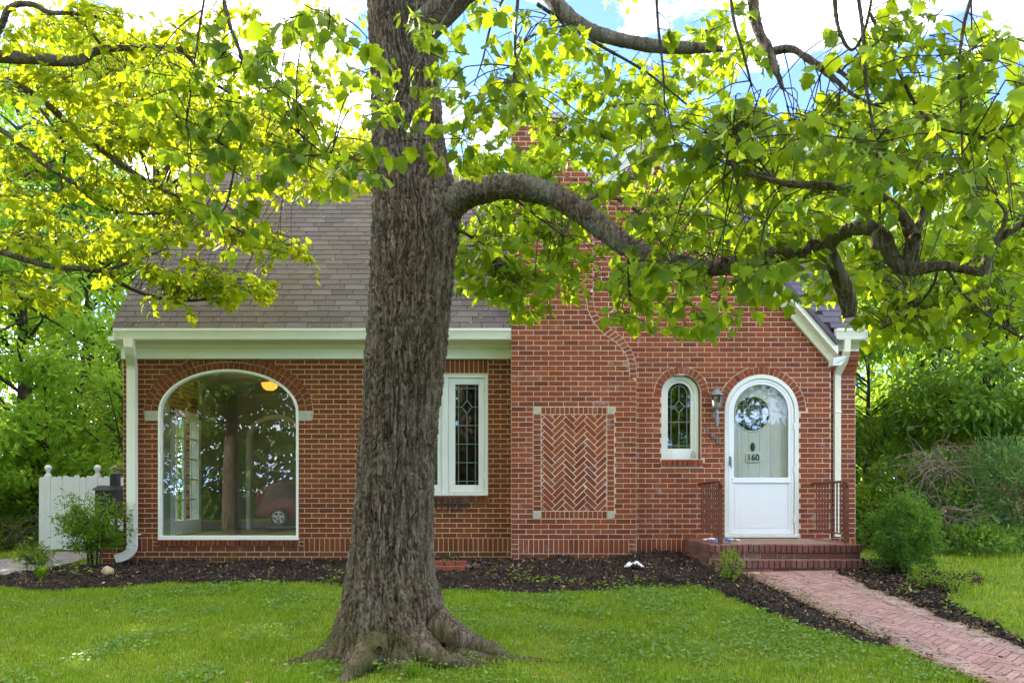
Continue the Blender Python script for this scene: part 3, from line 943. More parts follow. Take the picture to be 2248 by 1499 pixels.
# shingles on the two gable slopes
mb = MB()
ln = math.hypot(1, SLP)
for sgn, xe in ((1, xr), (-1, -.01)):
    s = 0; k = 0; tot = abs(xe - PKX) * ln
    while s < tot:
        xx0 = PKX + sgn * s / ln; xx1 = PKX + sgn * min(s + EXP, tot) / ln
        y = (gy0 if not (sgn < 0 and xx1 < 1.12) else YG + .5) - (k % 2) * .15
        while y < gy1 - abs(xx1 - PKX) * .72 + .15:
            ya = max(y, gy0 if not (sgn < 0 and xx1 < 1.12) else YG + .5) + .002; yb = y + TAB - .003
            z0 = gt - SLP * abs(xx0 - PKX) + .004; z1 = gt - SLP * abs(xx1 - PKX) + .016
            mb.add([(xx0, ya, z0), (xx0, yb, z0), (xx1, yb, z1), (xx1, ya, z1), (xx1, yb, z1 - .012), (xx1, ya, z1 - .012), (xx0, ya, z0 - .01)], [(0, 1, 2, 3), (3, 2, 4, 5), (0, 3, 5, 6)])
            y += TAB
        s += EXP; k += 1
mb.build('gable_shingles', M['shingle'], groof, kind='stuff')

# ---- rake boards ---------------------------------------------------------
def rake(name, side, d0, d1, yf, yb, xend):
    xa, xb = PKX, xend
    q = [(xa, PKZ + d0), (xb, PKZ + d0 - SLP * abs(xb - PKX)), (xb, PKZ + d1 - SLP * abs(xb - PKX)), (xa, PKZ + d1)]
    m_ = MB(); m_.prism(q, yf, yb, .006); return m_.build(name, M['trim'], house)
rake('rake_board', 1, -.01, .145, YG - .055, YG + .05, 4.535)
rake('rake_board', 1, .13, .305, YG - .20, YG - .05, 4.545)
rake('rake_board', -1, -.01, .145, YG - .055, YG + .05, 1.09)
rake('rake_board', -1, .13, .305, YG - .20, YG - .05, 1.09)

# ---- eaves, frieze, gutter -------------------------------------------------
def eave(xa, xb, fa, fb, nm=''):
    m_ = MB(); m_.box(fa, fb, YW - .045, YW + .05, FRZ0, FRZ1); m_.box(fa, fb, YW - .052, YW - .045, FRZ0, FRZ0 + .012)
    m_.build('frieze_board', M['trim'], house)
    m_ = MB(); m_.sweep([(YW - .045, 3.085), (YW - .075, 3.095), (YW - .12, 3.135), (YW - .25, 3.142), (11.84, 3.15), (11.84, 3.21), (YW + .0, 3.21), (YW, 3.085)], fa - .04 if xa < 0 else fa, fb)
    m_.build('bed_moulding', M['trim'], house)
    m_ = MB()
    o = [(11.838, 3.150), (11.775, 3.150), (11.765, 3.165), (11.755, 3.20), (11.735, 3.245), (11.722, 3.265), (11.718, 3.278), (11.718, 3.300), (11.728, 3.300), (11.730, 3.27), (11.765, 3.20), (11.78, 3.162), (11.832, 3.162), (11.832, 3.31), (11.838, 3.31)]
    m_.sweep(o, xa, xb)
    m_.sweep([(11.72, 3.15), (11.838, 3.15), (11.838, 3.30), (11.72, 3.30)], xa - .004, xa)
    m_.sweep([(11.74, 3.15), (11.838, 3.15), (11.838, 3.30), (11.72, 3.30)], xb, xb + .004)
    return m_.build('gutter', M['trim'], house)
eave((248 - 1124) * 11.72 / FPX, XC(1121), WX0 - .01, XC(1122) - .004)
eave(4.50, (1905 - 1124) * 11.72 / FPX, GX1 + .09, SX1 + .03)

# ---- downspouts ---------------------------------------------------------
def downspout(x, w, d, pts, name='downspout'):
    """rectangular pipe with vertical ribs on its face, along points (x,y,z)"""
    m_ = MB(); P = np.array(pts, float)
    T = np.gradient(P, axis=0); T /= np.linalg.norm(T, axis=1)[:, None]
    prof = []
    nr = 5
    for i in range(nr):
        a = -w / 2 + w * i / nr; b = a + w / nr * .55; c = a + w / nr
        prof += [(a, -d / 2), (b, -d / 2), (b, -d / 2 + .005), (c - .002, -d / 2 + .005)]
    prof += [(w / 2, -d / 2), (w / 2, d / 2), (-w / 2, d / 2)]
    V = []; k = len(prof)
    for p, t in zip(P, T):
        side = np.array([1.0, 0, 0]) - t * t[0]
        if np.linalg.norm(side) < .2: side = np.array([0, 0, 1.0])
        side /= np.linalg.norm(side); nrm = np.cross(side, t)
        if nrm[1] < 0: nrm = -nrm
        for (a, b) in prof: V.append(tuple(p + side * a + nrm * b))
    F = []
    for i in range(len(P) - 1):
        for j in range(k):
            jj = (j + 1) % k
            F.append((i * k + j, i * k + jj, (i + 1) * k + jj, (i + 1) * k + j))
    m_.add(V, F); return m_.build(name, M['trim'], house)
xd = XW(296) + .012
elbow = [(xd - .0, 12.09, .43)]
for i in range(1, 9):
    a = R(75) * i / 8
    elbow.append((xd - .17 * (1 - math.cos(a)) - (.0), 12.09, .28 - .17 * math.sin(a) + .0))
elbow[0] = (xd, 12.09, .30)
last = elbow[-1]; elbow.append((last[0] - .10, 12.09, last[2] - .035))
ds = downspout(xd, .125, .09, [(xd + .095, 11.79, 3.17), (xd + .095, 11.79, 3.06), (xd + .085, 11.84, 2.99), (xd + .012, 12.05, 2.86), (xd, 12.09, 2.78), (xd, 12.09, 2.2), (xd, 12.09, .9)] + elbow)
mb = MB(); mb.box(xd - .085, xd + .085, 12.04, 12.19, .42, .435); mb.build('strap', M['trim'], ds)
mb = MB(); mb.box(xd - .066, xd + .066, 12.04, 12.139, 2.03, 2.05); mb.build('strap', M['trim'], ds)
xd2 = XW(1831) + .01
ds2 = downspout(xd2, .085, .07, [(xd2 + .02, 11.80, 3.16), (xd2 + .02, 11.82, 3.0), (xd2 + .03, 11.93, 2.88), (xd2, 12.10, 2.72), (xd2, 12.11, 2.6), (xd2, 12.11, 1.2), (xd2, 12.11, .40)])
mb = MB(); mb.box(xd2 - .05, xd2 + .05, 12.06, 12.19, 2.17, 2.185); mb.build('strap', M['trim'], ds2)
# short broken length of gutter at the foot of the rake
mb = MB()
mb.add([(4.46, 11.74, 2.90), (4.66, 11.78, 2.93), (4.64, 11.82, 2.86), (4.58, 11.80, 2.80), (4.45, 11.76, 2.79), (4.46, 11.92, 2.90), (4.66, 11.92, 2.93), (4.64, 11.92, 2.86), (4.58, 11.92, 2.80), (4.45, 11.92, 2.79)],
       [(0, 4, 3, 2, 1), (0, 5, 9, 4), (4, 9, 8, 3), (3, 8, 7, 2), (2, 7, 6, 1)])
mb.build('gutter_return', M['trim_old'], house)

# ---- arched frames --------------------------------------------------------
def arch_pts(cx, zs, a, b, z0, n=28):
    p = [(cx - a, z0)]
    p += [(cx - a * math.cos(math.pi * i / n), zs + b * math.sin(math.pi * i / n)) for i in range(n + 1)]
    p.append((cx + a, z0)); return p
def arch_frame(mb, cx, zs, a, b, z0, wd, yf, yb, bottom=True, n=28, wb=None):
    """flat frame between an arch outline and the same outline moved in by wd"""
    wb = wd if wb is None else wb
    o = arch_pts(cx, zs, a, b, z0, n); i_ = arch_pts(cx, zs, a - wd, b - wd, z0 + (wb if bottom else 0), n)
    k = len(o); V = [(p[0], yf, p[1]) for p in o] + [(p[0], yf, p[1]) for p in i_] + [(p[0], yb, p[1]) for p in o] + [(p[0], yb, p[1]) for p in i_]
    F = []
    rng_ = range(k) if bottom else range(k - 1)
    for j in rng_:
        m_ = (j + 1) % k
        F += [(j, k + j, k + m_, m_), (k + j, 3 * k + j, 3 * k + m_, k + m_), (2 * k + j, j, m_, 2 * k + m_), (3 * k + j, 2 * k + j, 2 * k + m_, 3 * k + m_)]
    mb.add(V, F)
def arch_pane(mb, cx, zs, a, b, z0, y, n=28):
    p = arch_pts(cx, zs, a, b, z0, n)
    mb.add([(q[0], y, q[1]) for q in p], [tuple(range(len(p)))])
def bar(mb, x0, z0, x1, z1, w, yf, yb):
    dx, dz = x1 - x0, z1 - z0; l = math.hypot(dx, dz); nx, nz = -dz / l * w / 2, dx / l * w / 2
    mb.prism([(x0 + nx, z0 + nz), (x0 - nx, z0 - nz), (x1 - nx, z1 - nz), (x1 + nx, z1 + nz)], yf, yb)

# picture window
pw = bpy.data.objects.new('arched_picture_window', None); pw.location = (AW['c'], YW, AW['z0']); link(pw, house)
mb = MB(); arch_frame(mb, AW['c'], AW['zs'], AW['a'] + .004, AW['b'] + .004, AW['z0'] - .002, .034, YW - .012, YW + .10, wb=.05)
mb.build('frame', M['trim'], pw)
mb = MB(); arch_frame(mb, AW['c'], AW['zs'], AW['a'] - .028, AW['b'] - .028, AW['z0'] + .046, .012, YW + .02, YW + .06)
mb.build('glazing_bead', M['trim'], pw)
mb = MB(); arch_pane(mb, AW['c'], AW['zs'], AW['a'] - .036, AW['b'] - .036, AW['z0'] + .052, YW + .045)
mb.build('pane', M['glass'], pw)

# casement pair
cw = bpy.data.objects.new('leaded_casement_window', None); cw.location = (.5 * (CW['x0'] + CW['x1']), YW, CW['z0']); link(cw, house)
x0, x1, z0, z1 = CW['x0'], CW['x1'], CW['z0'], CW['z1']
mb = MB()
mb.box(x0 + .002, x0 + .055, YW + .01, YW + .12, z0, z1); mb.box(x1 - .045, x1 - .002, YW + .01, YW + .12, z0, z1)
mb.box(x0 + .055, x1 - .045, YW + .01, YW + .12, z1 - .05, z1 - .002)
mb.prism([(x0, z0), (x1, z0), (x1, z0 + .045), (x0, z0 + .045)], YW - .03, YW + .12, .006)
xm = XW(977)
mb.box(xm - .045, xm + .045, YW + .012, YW + .12, z0 + .045, z1 - .05)
mb.build('frame', M['trim_old'], cw)
for (sa, sb, ga, gb) in ((xm + .048, x1 - .048, XW(999), XW(1050.5)), (x0 + .058, xm - .048, None, None)):
    if ga is None: ga, gb = sa + .075, sb - .062
    gz0, gz1 = ZW(1064), ZW(843)
    m_ = MB(); yf, yb = YW + .03, YW + .075
    m_.box(sa, ga, yf, yb, z0 + .05, z1 - .055); m_.box(gb, sb, yf, yb, z0 + .05, z1 - .055)
    m_.box(ga, gb, yf, yb, z0 + .05, gz0); m_.box(ga, gb, yf, yb, gz1, z1 - .055)
    sash = m_.build('sash', M['trim_old'], cw)
    m_ = MB(); m_.add([(ga, YW + .06, gz0), (gb, YW + .06, gz0), (gb, YW + .06, gz1), (ga, YW + .06, gz1)], [(0, 1, 2, 3)])
    m_.build('pane', M['glass_lead'], cw)
    m_ = MB(); w_ = gb - ga; yv = YW + .052
    for fx in (.14, .86): bar(m_, ga + w_ * fx, gz0, ga + w_ * fx, gz1, .009, yv, yv + .012)
    hh = (ZW(892) - gz0) / (gz1 - gz0)
    zt = gz1 - .055
    levels = [gz0 + .055 + i * (zt - gz0 - .055) / 5 for i in range(6)]
    dz_ = levels[4]; cx_ = ga + w_ * .5
    for z_ in levels:
        if z_ == dz_:
            bar(m_, ga, z_, cx_ - .072, z_, .009, yv + .001, yv + .012); bar(m_, cx_ + .072, z_, gb, z_, .009, yv + .001, yv + .012)
        else: bar(m_, ga, z_, gb, z_, .009, yv + .001, yv + .012)
    bar(m_, cx_, gz0, cx_, dz_ - .095, .009, yv, yv + .012); bar(m_, cx_, dz_ + .095, cx_, gz1, .009, yv, yv + .012)
    for (ax, az, bx, bz) in ((-.072, 0, 0, .095), (0, .095, .072, 0), (.072, 0, 0, -.095), (0, -.095, -.072, 0)):
        bar(m_, cx_ + ax, dz_ + az, cx_ + bx, dz_ + bz, .009, yv + .0005, yv + .012)
    m_.build('lead_lines', M['lead_green'], cw)
for zz in (ZW(868), ZW(1042)):
    mb = MB(); mb.box(x1 - .052, x1 - .040, YW + .0, YW + .02, zz - .04, zz + .04); mb.build('hinge', M['trim'], cw)
mb = MB(); mb.box(x0 - .1, x1 + .1, YW + .55, YW + .6, z0 - .2, z1 + .1); mb.box(x0 - .1, x1 + .1, YW + .13, YW + .6, z0 - .25, z0 - .2); mb.box(x0 - .15, x0 - .1, YW + .13, YW + .6, z0 - .2, z1 + .1); mb.box(x1 + .1, x1 + .15, YW + .13, YW + .6, z0 - .2, z1 + .1); mb.box(x0 - .1, x1 + .1, YW + .13, YW + .6, z1 + .1, z1 + .15)
mb.build('interior', M['dark_room'], cw)

# small arched window
sw = bpy.data.objects.new('small_arched_window', None); sw.location = (SWN['c'], YG, SWN['z0']); link(sw, house)
c_, r_, zs_, zb_ = SWN['c'], SWN['r'], SWN['zs'], SWN['z0']
mb = MB(); arch_frame(mb, c_ - .012, zs_, r_ - .012, r_ - .012, zb_, .055, YG + .075, YG + .16, wb=.09)
arch_frame(mb, c_ - .012, zs_, r_ - .067, r_ - .067, zb_ + .09, .05, YG + .10, YG + .16, wb=.06)
mb.build('frame', M['trim_old'], sw)
ga = r_ - .117; gz = zb_ + .15
mb = MB(); arch_pane(mb, c_ - .012, zs_, ga + .004, ga + .004, gz - .004, YG + .13); mb.build('pane', M['glass_lead'], sw)
mb = MB(); cx_ = c_ - .012; yv = YG + .118; top = zs_ + ga
arch_frame(mb, cx_, zs_, ga * .72, ga * .80, zs_ - .26, .010, yv, yv + .012, bottom=False)
for fx in (-.72, .72): bar(mb, cx_ + fx * ga + (-.005 if fx > 0 else .005), gz, cx_ + fx * ga + (-.005 if fx > 0 else .005), zs_ - .26, .010, yv, yv + .012)
dz_ = zs_ - .17
for z_ in (gz + .045, gz + .38):
    bar(mb, cx_ - ga, z_, cx_ + ga, z_, .010, yv + .001, yv + .012)
bar(mb, cx_ - ga, dz_, cx_ - .075, dz_, .010, yv + .001, yv + .012); bar(mb, cx_ + .075, dz_, cx_ + ga, dz_, .010, yv + .001, yv + .012)
bar(mb, cx_, gz, cx_, dz_ - .085, .010, yv, yv + .012); bar(mb, cx_, dz_ + .085, cx_, zs_ + ga * .8, .010, yv, yv + .012)
for (ax, az, bx, bz) in ((-.075, 0, 0, .085), (0, .085, .075, 0), (.075, 0, 0, -.085), (0, -.085, -.075, 0)):
    bar(mb, cx_ + ax, dz_ + az, cx_ + bx, dz_ + bz, .010, yv + .0005, yv + .012)
bar(mb, cx_ - ga, zs_ - .03, cx_ - ga * .7, zs_ - .03, .010, yv + .001, yv + .012); bar(mb, cx_ + ga * .7, zs_ - .03, cx_ + ga, zs_ - .03, .010, yv + .001, yv + .012)
mb.build('lead_lines', M['lead'], sw)
mb = MB(); mb.box(c_ - .4, c_ + .4, YG + .6, YG + .65, zb_ - .2, zs_ + .5); mb.box(c_ - .4, c_ + .4, YG + .17, YG + .6, zb_ - .25, zb_ - .2)
mb.box(c_ - .45, c_ - .4, YG + .17, YG + .6, zb_ - .2, zs_ + .5); mb.box(c_ + .4, c_ + .45, YG + .17, YG + .6, zb_ - .2, zs_ + .5); mb.box(c_ - .4, c_ + .4, YG + .17, YG + .6, zs_ + .5, zs_ + .55)
mb.build('interior', M['dark_room'], sw)
# little frame bear hung on the sash corner: a small wire ornament
mb = MB(); oz = zb_ + .03; ox = c_ + .18
mb.tube(spline([(ox - .03, YG + .06, oz), (ox - .02, YG + .06, oz + .06), (ox, YG + .06, oz + .09), (ox + .02, YG + .06, oz + .06), (ox + .03, YG + .06, oz)], 12), .004, 5)
mb.tube([(ox - .03, YG + .06, oz), (ox + .03, YG + .06, oz)], .005, 5); mb.tube([(ox - .024, YG + .06, oz + .035), (ox + .024, YG + .06, oz + .035)], .003, 5)
mb.build('wire_ornament', M['pewter'], sw)

# front door
dc, dr, dzs, dz0 = DR['c'], DR['r'], DR['zs'], DR['z0']
dw = bpy.data.objects.new('front_door', None); dw.location = (dc, YG, dz0); link(dw, house)
mb = MB()
arch_frame(mb, dc, dzs, dr - .004, dr - .004, dz0, .055, YG - .004, YG + .14, bottom=False)
mb.build('frame', M['trim_old'], dw)
mb = MB(); mb.prism([(dc - dr + .002, dz0 + .002), (dc + dr - .002, dz0 + .002), (dc + dr - .002, dz0 + .045), (dc - dr + .002, dz0 + .045)], YG - .02, YG + .14, .005); mb.build('threshold', M['trim_old'], dw)
# storm door
sa = dr - .066; szb = dz0 + .05
gl_a = sa - .07; gz0_ = ZG(1047); 
mb = MB()
arch_frame(mb, dc, dzs, sa, sa, szb, .035, YG + .012, YG + .05, bottom=False)
arch_frame(mb, dc, dzs, sa - .033, sa - .033, szb, .04, YG + .020, YG + .05, bottom=False)
mb.box(dc - sa + .07, dc + sa - .07, YG + .018, YG + .05, szb, ZG(1165) + .01)
mb.prism([(dc - sa + .05, ZG(1060)), (dc + sa - .05, ZG(1060)), (dc + sa - .05, ZG(1048)), (dc - sa + .05, ZG(1048))], YG + .006, YG + .05, .006)
mb.box(dc - sa + .07, dc + sa - .07, YG + .030, YG + .05, ZG(1165) + .01, ZG(1060))
mb.box(dc - sa + .085, dc + sa - .085, YG + .026, YG + .030, ZG(1162) + .02, ZG(1063))
sd = mb.build('storm_door', M['trim_clean'], dw)
mb = MB(); arch_pane(mb, dc, dzs, gl_a + .002, gl_a + .002, gz0_ - .004, YG + .036); mb.build('storm_pane', M['glass_clear'], dw)
mb = MB(); hx = XG(1603.5); hz = ZG(1012)
mb.box(hx - .010, hx + .010, YG - .012, YG + .012, hz - .06, hz + .07); mb.tube([(hx, YG - .01, hz + .03), (hx, YG - .045, hz + .02), (hx, YG - .045, hz - .10)], .008, 8)
mb.build('handle', M['pewter'], dw)
for zz in (ZG(935), ZG(1030), ZG(1140)):
    mb = MB(); mb.box(dc + sa - .012, dc + sa + .012, YG - .010, YG + .012, zz - .045, zz + .045); mb.build('hinge', M['trim_old'], dw)
# inner plank door with a round leaded light
yd = YG + .105
cxr, czr, rr = XG(1656), ZG(907), 38.5 / SG
edges = [dc - dr + .055, XG(1643 - 18), XG(1643), XG(1670), XG(1697), XG(1715), dc + dr - .055]
edges = [dc - .472] + [dc - .472 + .944 * i / 6 for i in range(1, 6)] + [dc + .472]
for i in range(6):
    xa, xb = edges[i] + .0015, edges[i + 1] - .0015
    m_ = MB(); z = dz0 + .045; zt = dzs + .47
    rr2 = rr + .0
    while z < zt - 1e-6:
        e = min(z + .02, zt)
        for (l0, l1, q0, q1) in free_spans(xa, xb, z, e, [lambda zz: (cxr - math.sqrt(max(0, rr2 ** 2 - (zz - czr) ** 2)), cxr + math.sqrt(max(0, rr2 ** 2 - (zz - czr) ** 2))) if abs(zz - czr) < rr2 else None]):
            if max(q0 - l0, q1 - l1) > 1e-4:
                V = [(l0, yd, z), (q0, yd, z), (q1, yd, e), (l1, yd, e), (l0, yd + .035, z), (q0, yd + .035, z), (q1, yd + .035, e), (l1, yd + .035, e)]
                m_.add(V, [(0, 1, 2, 3), (1, 5, 6, 2), (4, 0, 3, 7)])
        z = e
    m_.build('door_plank', M['door'], dw)
m_ = MB(); n = 36
V = [(cxr + rr * math.cos(2 * math.pi * k / n), yd + .018, czr + rr * math.sin(2 * math.pi * k / n)) for k in range(n)]
m_.add(V, [tuple(range(n))]); m_.build('round_pane', M['glass_lead'], dw)
m_ = MB(); ring = [(cxr + (rr + .004) * math.cos(2 * math.pi * k / n), yd + .0, czr + (rr + .004) * math.sin(2 * math.pi * k / n)) for k in range(n + 1)]
m_.tube(ring, .010, 6, False); m_.build('round_bead', M['door'], dw)
m_ = MB(); yv = yd + .006; q = .095
for (ax, az, bx, bz) in ((-q, 0, 0, q), (0, q, q, 0), (q, 0, 0, -q), (0, -q, -q, 0), (-rr, 0, -q, 0), (q, 0, rr, 0), (0, q, 0, rr), (0, -q, 0, -rr),
                         (-rr * .86, .125, rr * .86, .125), (-rr * .86, -.125, rr * .86, -.125), (-.125, -rr * .86, -.125, rr * .86), (.125, -rr * .86, .125, rr * .86)):
    bar(m_, cxr + ax, czr + az, cxr + bx, czr + bz, .008, yv, yv + .01)
m_.build('lead_lines', M['lead'], dw)
m_ = MB(); kx, kz = XG(1657), ZG(980); n = 20
V = [(kx, yd - .03, kz)] + [(kx + .020 * math.cos(2 * math.pi * k / n), yd - .024, kz + .042 * math.sin(2 * math.pi * k / n)) for k in range(n)] + [(kx + .036 * math.cos(2 * math.pi * k / n), yd - .001, kz + .066 * math.sin(2 * math.pi * k / n)) for k in range(n)]
m_.add(V, [(0, 1 + k, 1 + (k + 1) % n) for k in range(n)] + [(1 + k, 1 + n + k, 1 + n + (k + 1) % n, 1 + (k + 1) % n) for k in range(n)])
m_.build('door_knocker', M['black_metal'], dw)
px_, pz_ = XG(1657.5), ZG(1004)
m_ = MB(); a, b = .104, .074
m_.prism([(px_ - a, pz_ - b + .02), (px_ - a + .02, pz_ - b), (px_ + a - .02, pz_ - b), (px_ + a, pz_ - b + .02), (px_ + a, pz_ + b - .02), (px_ + a - .02, pz_ + b), (px_ - a + .02, pz_ + b), (px_ - a, pz_ + b - .02)], yd - .014, yd, .005)
plate = m_.build('number_plate', plain('plate_cream', (.55, .56, .47), .5, .4), dw)
m_ = MB()
for (ax, az, bx, bz) in ((-.085, -.058, .085, -.058), (-.085, .058, .085, .058), (-.085, -.058, -.085, .058), (.085, -.058, .085, .058)):
    bar(m_, px_ + ax, pz_ + az, px_ + bx, pz_ + bz, .006, yd - .017, yd - .012)
m_.build('plate_border', M['pewter'], dw)
def text(name, s, loc, size, mat, parent, ext=.004, rot=0.0, bold=0.0):
    cu = bpy.data.curves.new(name, 'FONT'); cu.body = s; cu.size = size; cu.extrude = ext; cu.offset = bold
    cu.align_x = 'CENTER'; cu.align_y = 'CENTER'; cu.materials.append(mat)
    o = bpy.data.objects.new(name, cu); o.location = loc; o.rotation_euler = (R(90), rot, 0)
    link(o, parent)
    me = bpy.data.meshes.new_from_object(o.evaluated_get(bpy.context.evaluated_depsgraph_get()))
    nm, mw = o.name, o.matrix_local.copy(); bpy.data.objects.remove(o)
    o = bpy.data.objects.new(name, me); o.location = loc; o.rotation_euler = (R(90), rot, 0); link(o, parent)
    if not me.materials: me.materials.append(mat)
    return o
M['ink'] = plain('navy_ink', (.016, .022, .045), .5, .4)
text('door_number', '160', (px_, yd - .017, pz_), .118, M['ink'], dw, .003, 0, .0025)
for s, (dx_, dy_) in zip('160', ((1553, 942), (1565, 956), (1577, 967))):
    text('house_number', s, (XG(dx_), YG - .014, ZG(dy_)), .125, M['pewter'], house, .008, R(-4), .001)
mb = MB(); mb.box(dc - dr, dc + dr, YG + .9, YG + .95, .2, 3.0); mb.box(dc - dr - .05, dc - dr, YG + .15, YG + .95, .2, 3); mb.box(dc + dr, dc + dr + .05, YG + .15, YG + .95, .2, 3); mb.box(dc - dr, dc + dr, YG + .15, YG + .9, 2.95, 3.0)
mb.build('entry_interior', M['dark_room'], dw)

# ---- sun room behind the picture window -------------------------------------
room = bpy.data.objects.new('sun_room', None); room.location = (AW['c'], 14, .3); link(room, house)
rx0, rx1, ry0, ry1, rz0, rz1 = WX0 + .2, -2.3, YW + .13, 16.6, .33, 2.95
mb = MB()
for i in range(24):
    ya = ry0 + (ry1 - ry0) * i / 24; mb.box(rx0, rx1, ya + .002, ya + (ry1 - ry0) / 24 - .002, rz0 - .03, rz0)
mb.build('floor_boards', M['floor_board'], room)
mb = MB(); mb.box(rx0, rx1, ry0, ry1, rz1, rz1 + .05); mb.build('ceiling', M['room'], room)
mb = MB(); mb.box(rx1, rx1 + .05, ry0, ry1, rz0 - .1, rz1); mb.box(rx0, rx1, ry1, ry1 + .05, rz0 - .1, rz1); mb.build('room_wall', M['room'], room)
mb = MB(); mb.box(rx0 + .002, rx0 + .02, ry0, FD0, rz0, rz1); mb.box(rx0 + .002, rx0 + .02, FD1, ry1, rz0, rz1); mb.build('painted_brick_lining', M['room_brick'], room)
# french door in the left wall, with the bright yard seen through it
mb = MB(); xa, xb = rx0 - .06, rx0 + .06
mb.box(xa, xb, FD0, FD0 + .09, FDZ0, FDZ1); mb.box(xa, xb, FD1 - .09, FD1, FDZ0, FDZ1); mb.box(xa, xb, FD0, FD1, FDZ1 - .1, FDZ1 - .001); mb.box(xa, xb, FD0 + .09, FD1 - .09, FDZ0, FDZ0 + .22)
mb.box(xa + .04, xb - .04, .5 * (FD0 + FD1) - .05, .5 * (FD0 + FD1) + .05, FDZ0 + .22, FDZ1 - .1)
for k in range(1, 5):
    z_ = FDZ0 + .22 + k * (FDZ1 - FDZ0 - .32) / 5; mb.box(xa + .045, xb - .045, FD0 + .09, FD1 - .09, z_ - .012, z_ + .012)
for yy in (.25, .75):
    y_ = FD0 + yy * (FD1 - FD0); mb.box(xa + .045, xb - .045, y_ - .012, y_ + .012, FDZ0 + .22, FDZ1 - .1)
fd = mb.build('french_door', M['trim_clean'], room)
mb = MB(); mb.tube([(rx0 + .06, .5 * (FD0 + FD1) - .04, 1.3), (rx0 + .11, .5 * (FD0 + FD1) - .04, 1.3), (rx0 + .11, .5 * (FD0 + FD1) - .15, 1.3)], .012, 8); mb.build('lever_handle', M['black_metal'], room)
# arched white opening farther back
mb = MB(); arch_frame(mb, -4.35, 2.0, .55, .45, rz0, .08, 15.6, 15.75, bottom=False); mb.build('arched_opening', M['trim_clean'], room)
mb = MB(); mb.box(-4.05, -3.6, ry1 - .03, ry1 - .005, 1.35, 1.95); mb.build('wall_picture', M['room'], room)
# pendant lamp, lit
lamp = thing('pendant_lamp', 'lit amber glass bowl ceiling lamp seen through the arched picture window', 'lamp', (-3.72, 13.3, 2.3))
lx, ly, lz = -3.80, 13.3, 2.74
mb = MB(); mb.lathe([(.006, lz - .115), (.06, lz - .110), (.105, lz - .075), (.125, lz - .03), (.132, lz), (.120, lz + .002)], lx, ly, 24); mb.build('shade', M['lamp_glow'], lamp, True)
mb = MB(); mb.lathe([(.02, lz), (.02, rz1 - .02), (.06, rz1 - .005), (.06, rz1)], lx, ly, 12); mb.build('stem', M['copper'], lamp, True)
pl = bpy.data.lights.new('lamp_bulb', 'POINT'); pl.energy = 3; pl.color = (1, .55, .2); pl.shadow_soft_size = .08
po = bpy.data.objects.new('lamp_bulb', pl); po.location = (lx, ly, lz + .03); link(po, lamp)

# ================================================================== THE GROUND
def graded(lo, hi, step, far):
    core = np.arange(lo, hi + 1e-6, step)
    out = [lo]; s = step
    while out[-1] > -far: s *= 1.25; out.append(out[-1] - s)
    up = [hi]; s = step
    while up[-1] < far: s *= 1.25; up.append(up[-1] + s)
    return np.concatenate([np.array(out[:0:-1]), core, np.array(up[1:])])
gx = graded(-11, 9, .12, 160); gyv = graded(3.5, 16, .12, 160)
GXm, GYm = np.meshgrid(gx, gyv)
gz = ground(GXm, GYm) + .012 * fbm(np.stack([GXm.ravel() * 1.3, GYm.ravel() * 1.3, GXm.ravel() * 0], 1), 3).reshape(GXm.shape) - .01
nx_, ny_ = len(gx), len(gyv)
idx = np.arange(nx_ * ny_).reshape(ny_, nx_)
F = np.stack([idx[:-1, :-1].ravel(), idx[:-1, 1:].ravel(), idx[1:, 1:].ravel(), idx[1:, :-1].ravel()], 1)
g = mobj('ground', np.stack([GXm.ravel(), GYm.ravel(), gz.ravel()], 1), F, M['ground'], smooth=True)
tag(g, 'short green lawn ground in front of the cottage', None, kind='structure')

def pxpoly(pts): return [hit(*p) for p in pts]
bed_front = pxpoly([(-60, 1275), (40, 1292), (120, 1300), (250, 1289), (420, 1281), (600, 1279), (740, 1283), (880, 1292), (1010, 1296), (1140, 1303), (1290, 1300), (1400, 1290), (1500, 1288), (1580, 1300), (1640, 1325), (1700, 1352), (1770, 1378), (1850, 1402), (1930, 1422), (1965, 1432)])
path_left = [(2.74, 10.3), (2.79, 9.7), (2.86, 9.0), (2.93, 8.2), (2.98, 7.4), (3.05, 6.7), (3.16, 6.0), (3.3, 5.2)]
path_right = [(3.90, 10.3), (3.88, 9.7), (3.88, 9.0), (3.90, 8.2), (3.95, 7.4), (4.02, 6.7), (4.12, 6.0), (4.26, 5.2)]
def path_x(side, y):
    P = path_left if side < 0 else path_right
    return np.interp(y, [p[1] for p in P][::-1], [p[0] for p in P][::-1])
mulch_left = bed_front + [(path_x(-1, y) + .06, y) for y in (6.9, 7.6, 8.3, 9.0, 9.7, 10.2)] + [(2.5, 10.4), (2.5, 12.3), (-5.75, 12.3), (-6.3, 11.9)] + pxpoly([(255, 1212), (160, 1238), (80, 1256), (0, 1268)])
mulch_right = [(path_x(1, y) - .06, y) for y in (10.15, 9.4, 8.6, 7.8, 7.0, 6.3, 5.6)] + pxpoly([(2330, 1450), (2248, 1412), (2190, 1382), (2130, 1352), (2075, 1325), (2085, 1296), (2150, 1284), (2168, 1272), (2110, 1262), (2050, 1252)]) + [(5.3, 10.9), (4.4, 10.9)]
drive = [(-40, 10.6)] + pxpoly([(-200, 1282), (0, 1266), (80, 1254), (160, 1236), (255, 1210)]) + [(-5.75, 12.4), (-5.7, 14.75), (-8.4, 14.75)] + pxpoly([(70, 1217), (20, 1226), (-60, 1236), (-200, 1245)]) + [(-40, 13.0)]

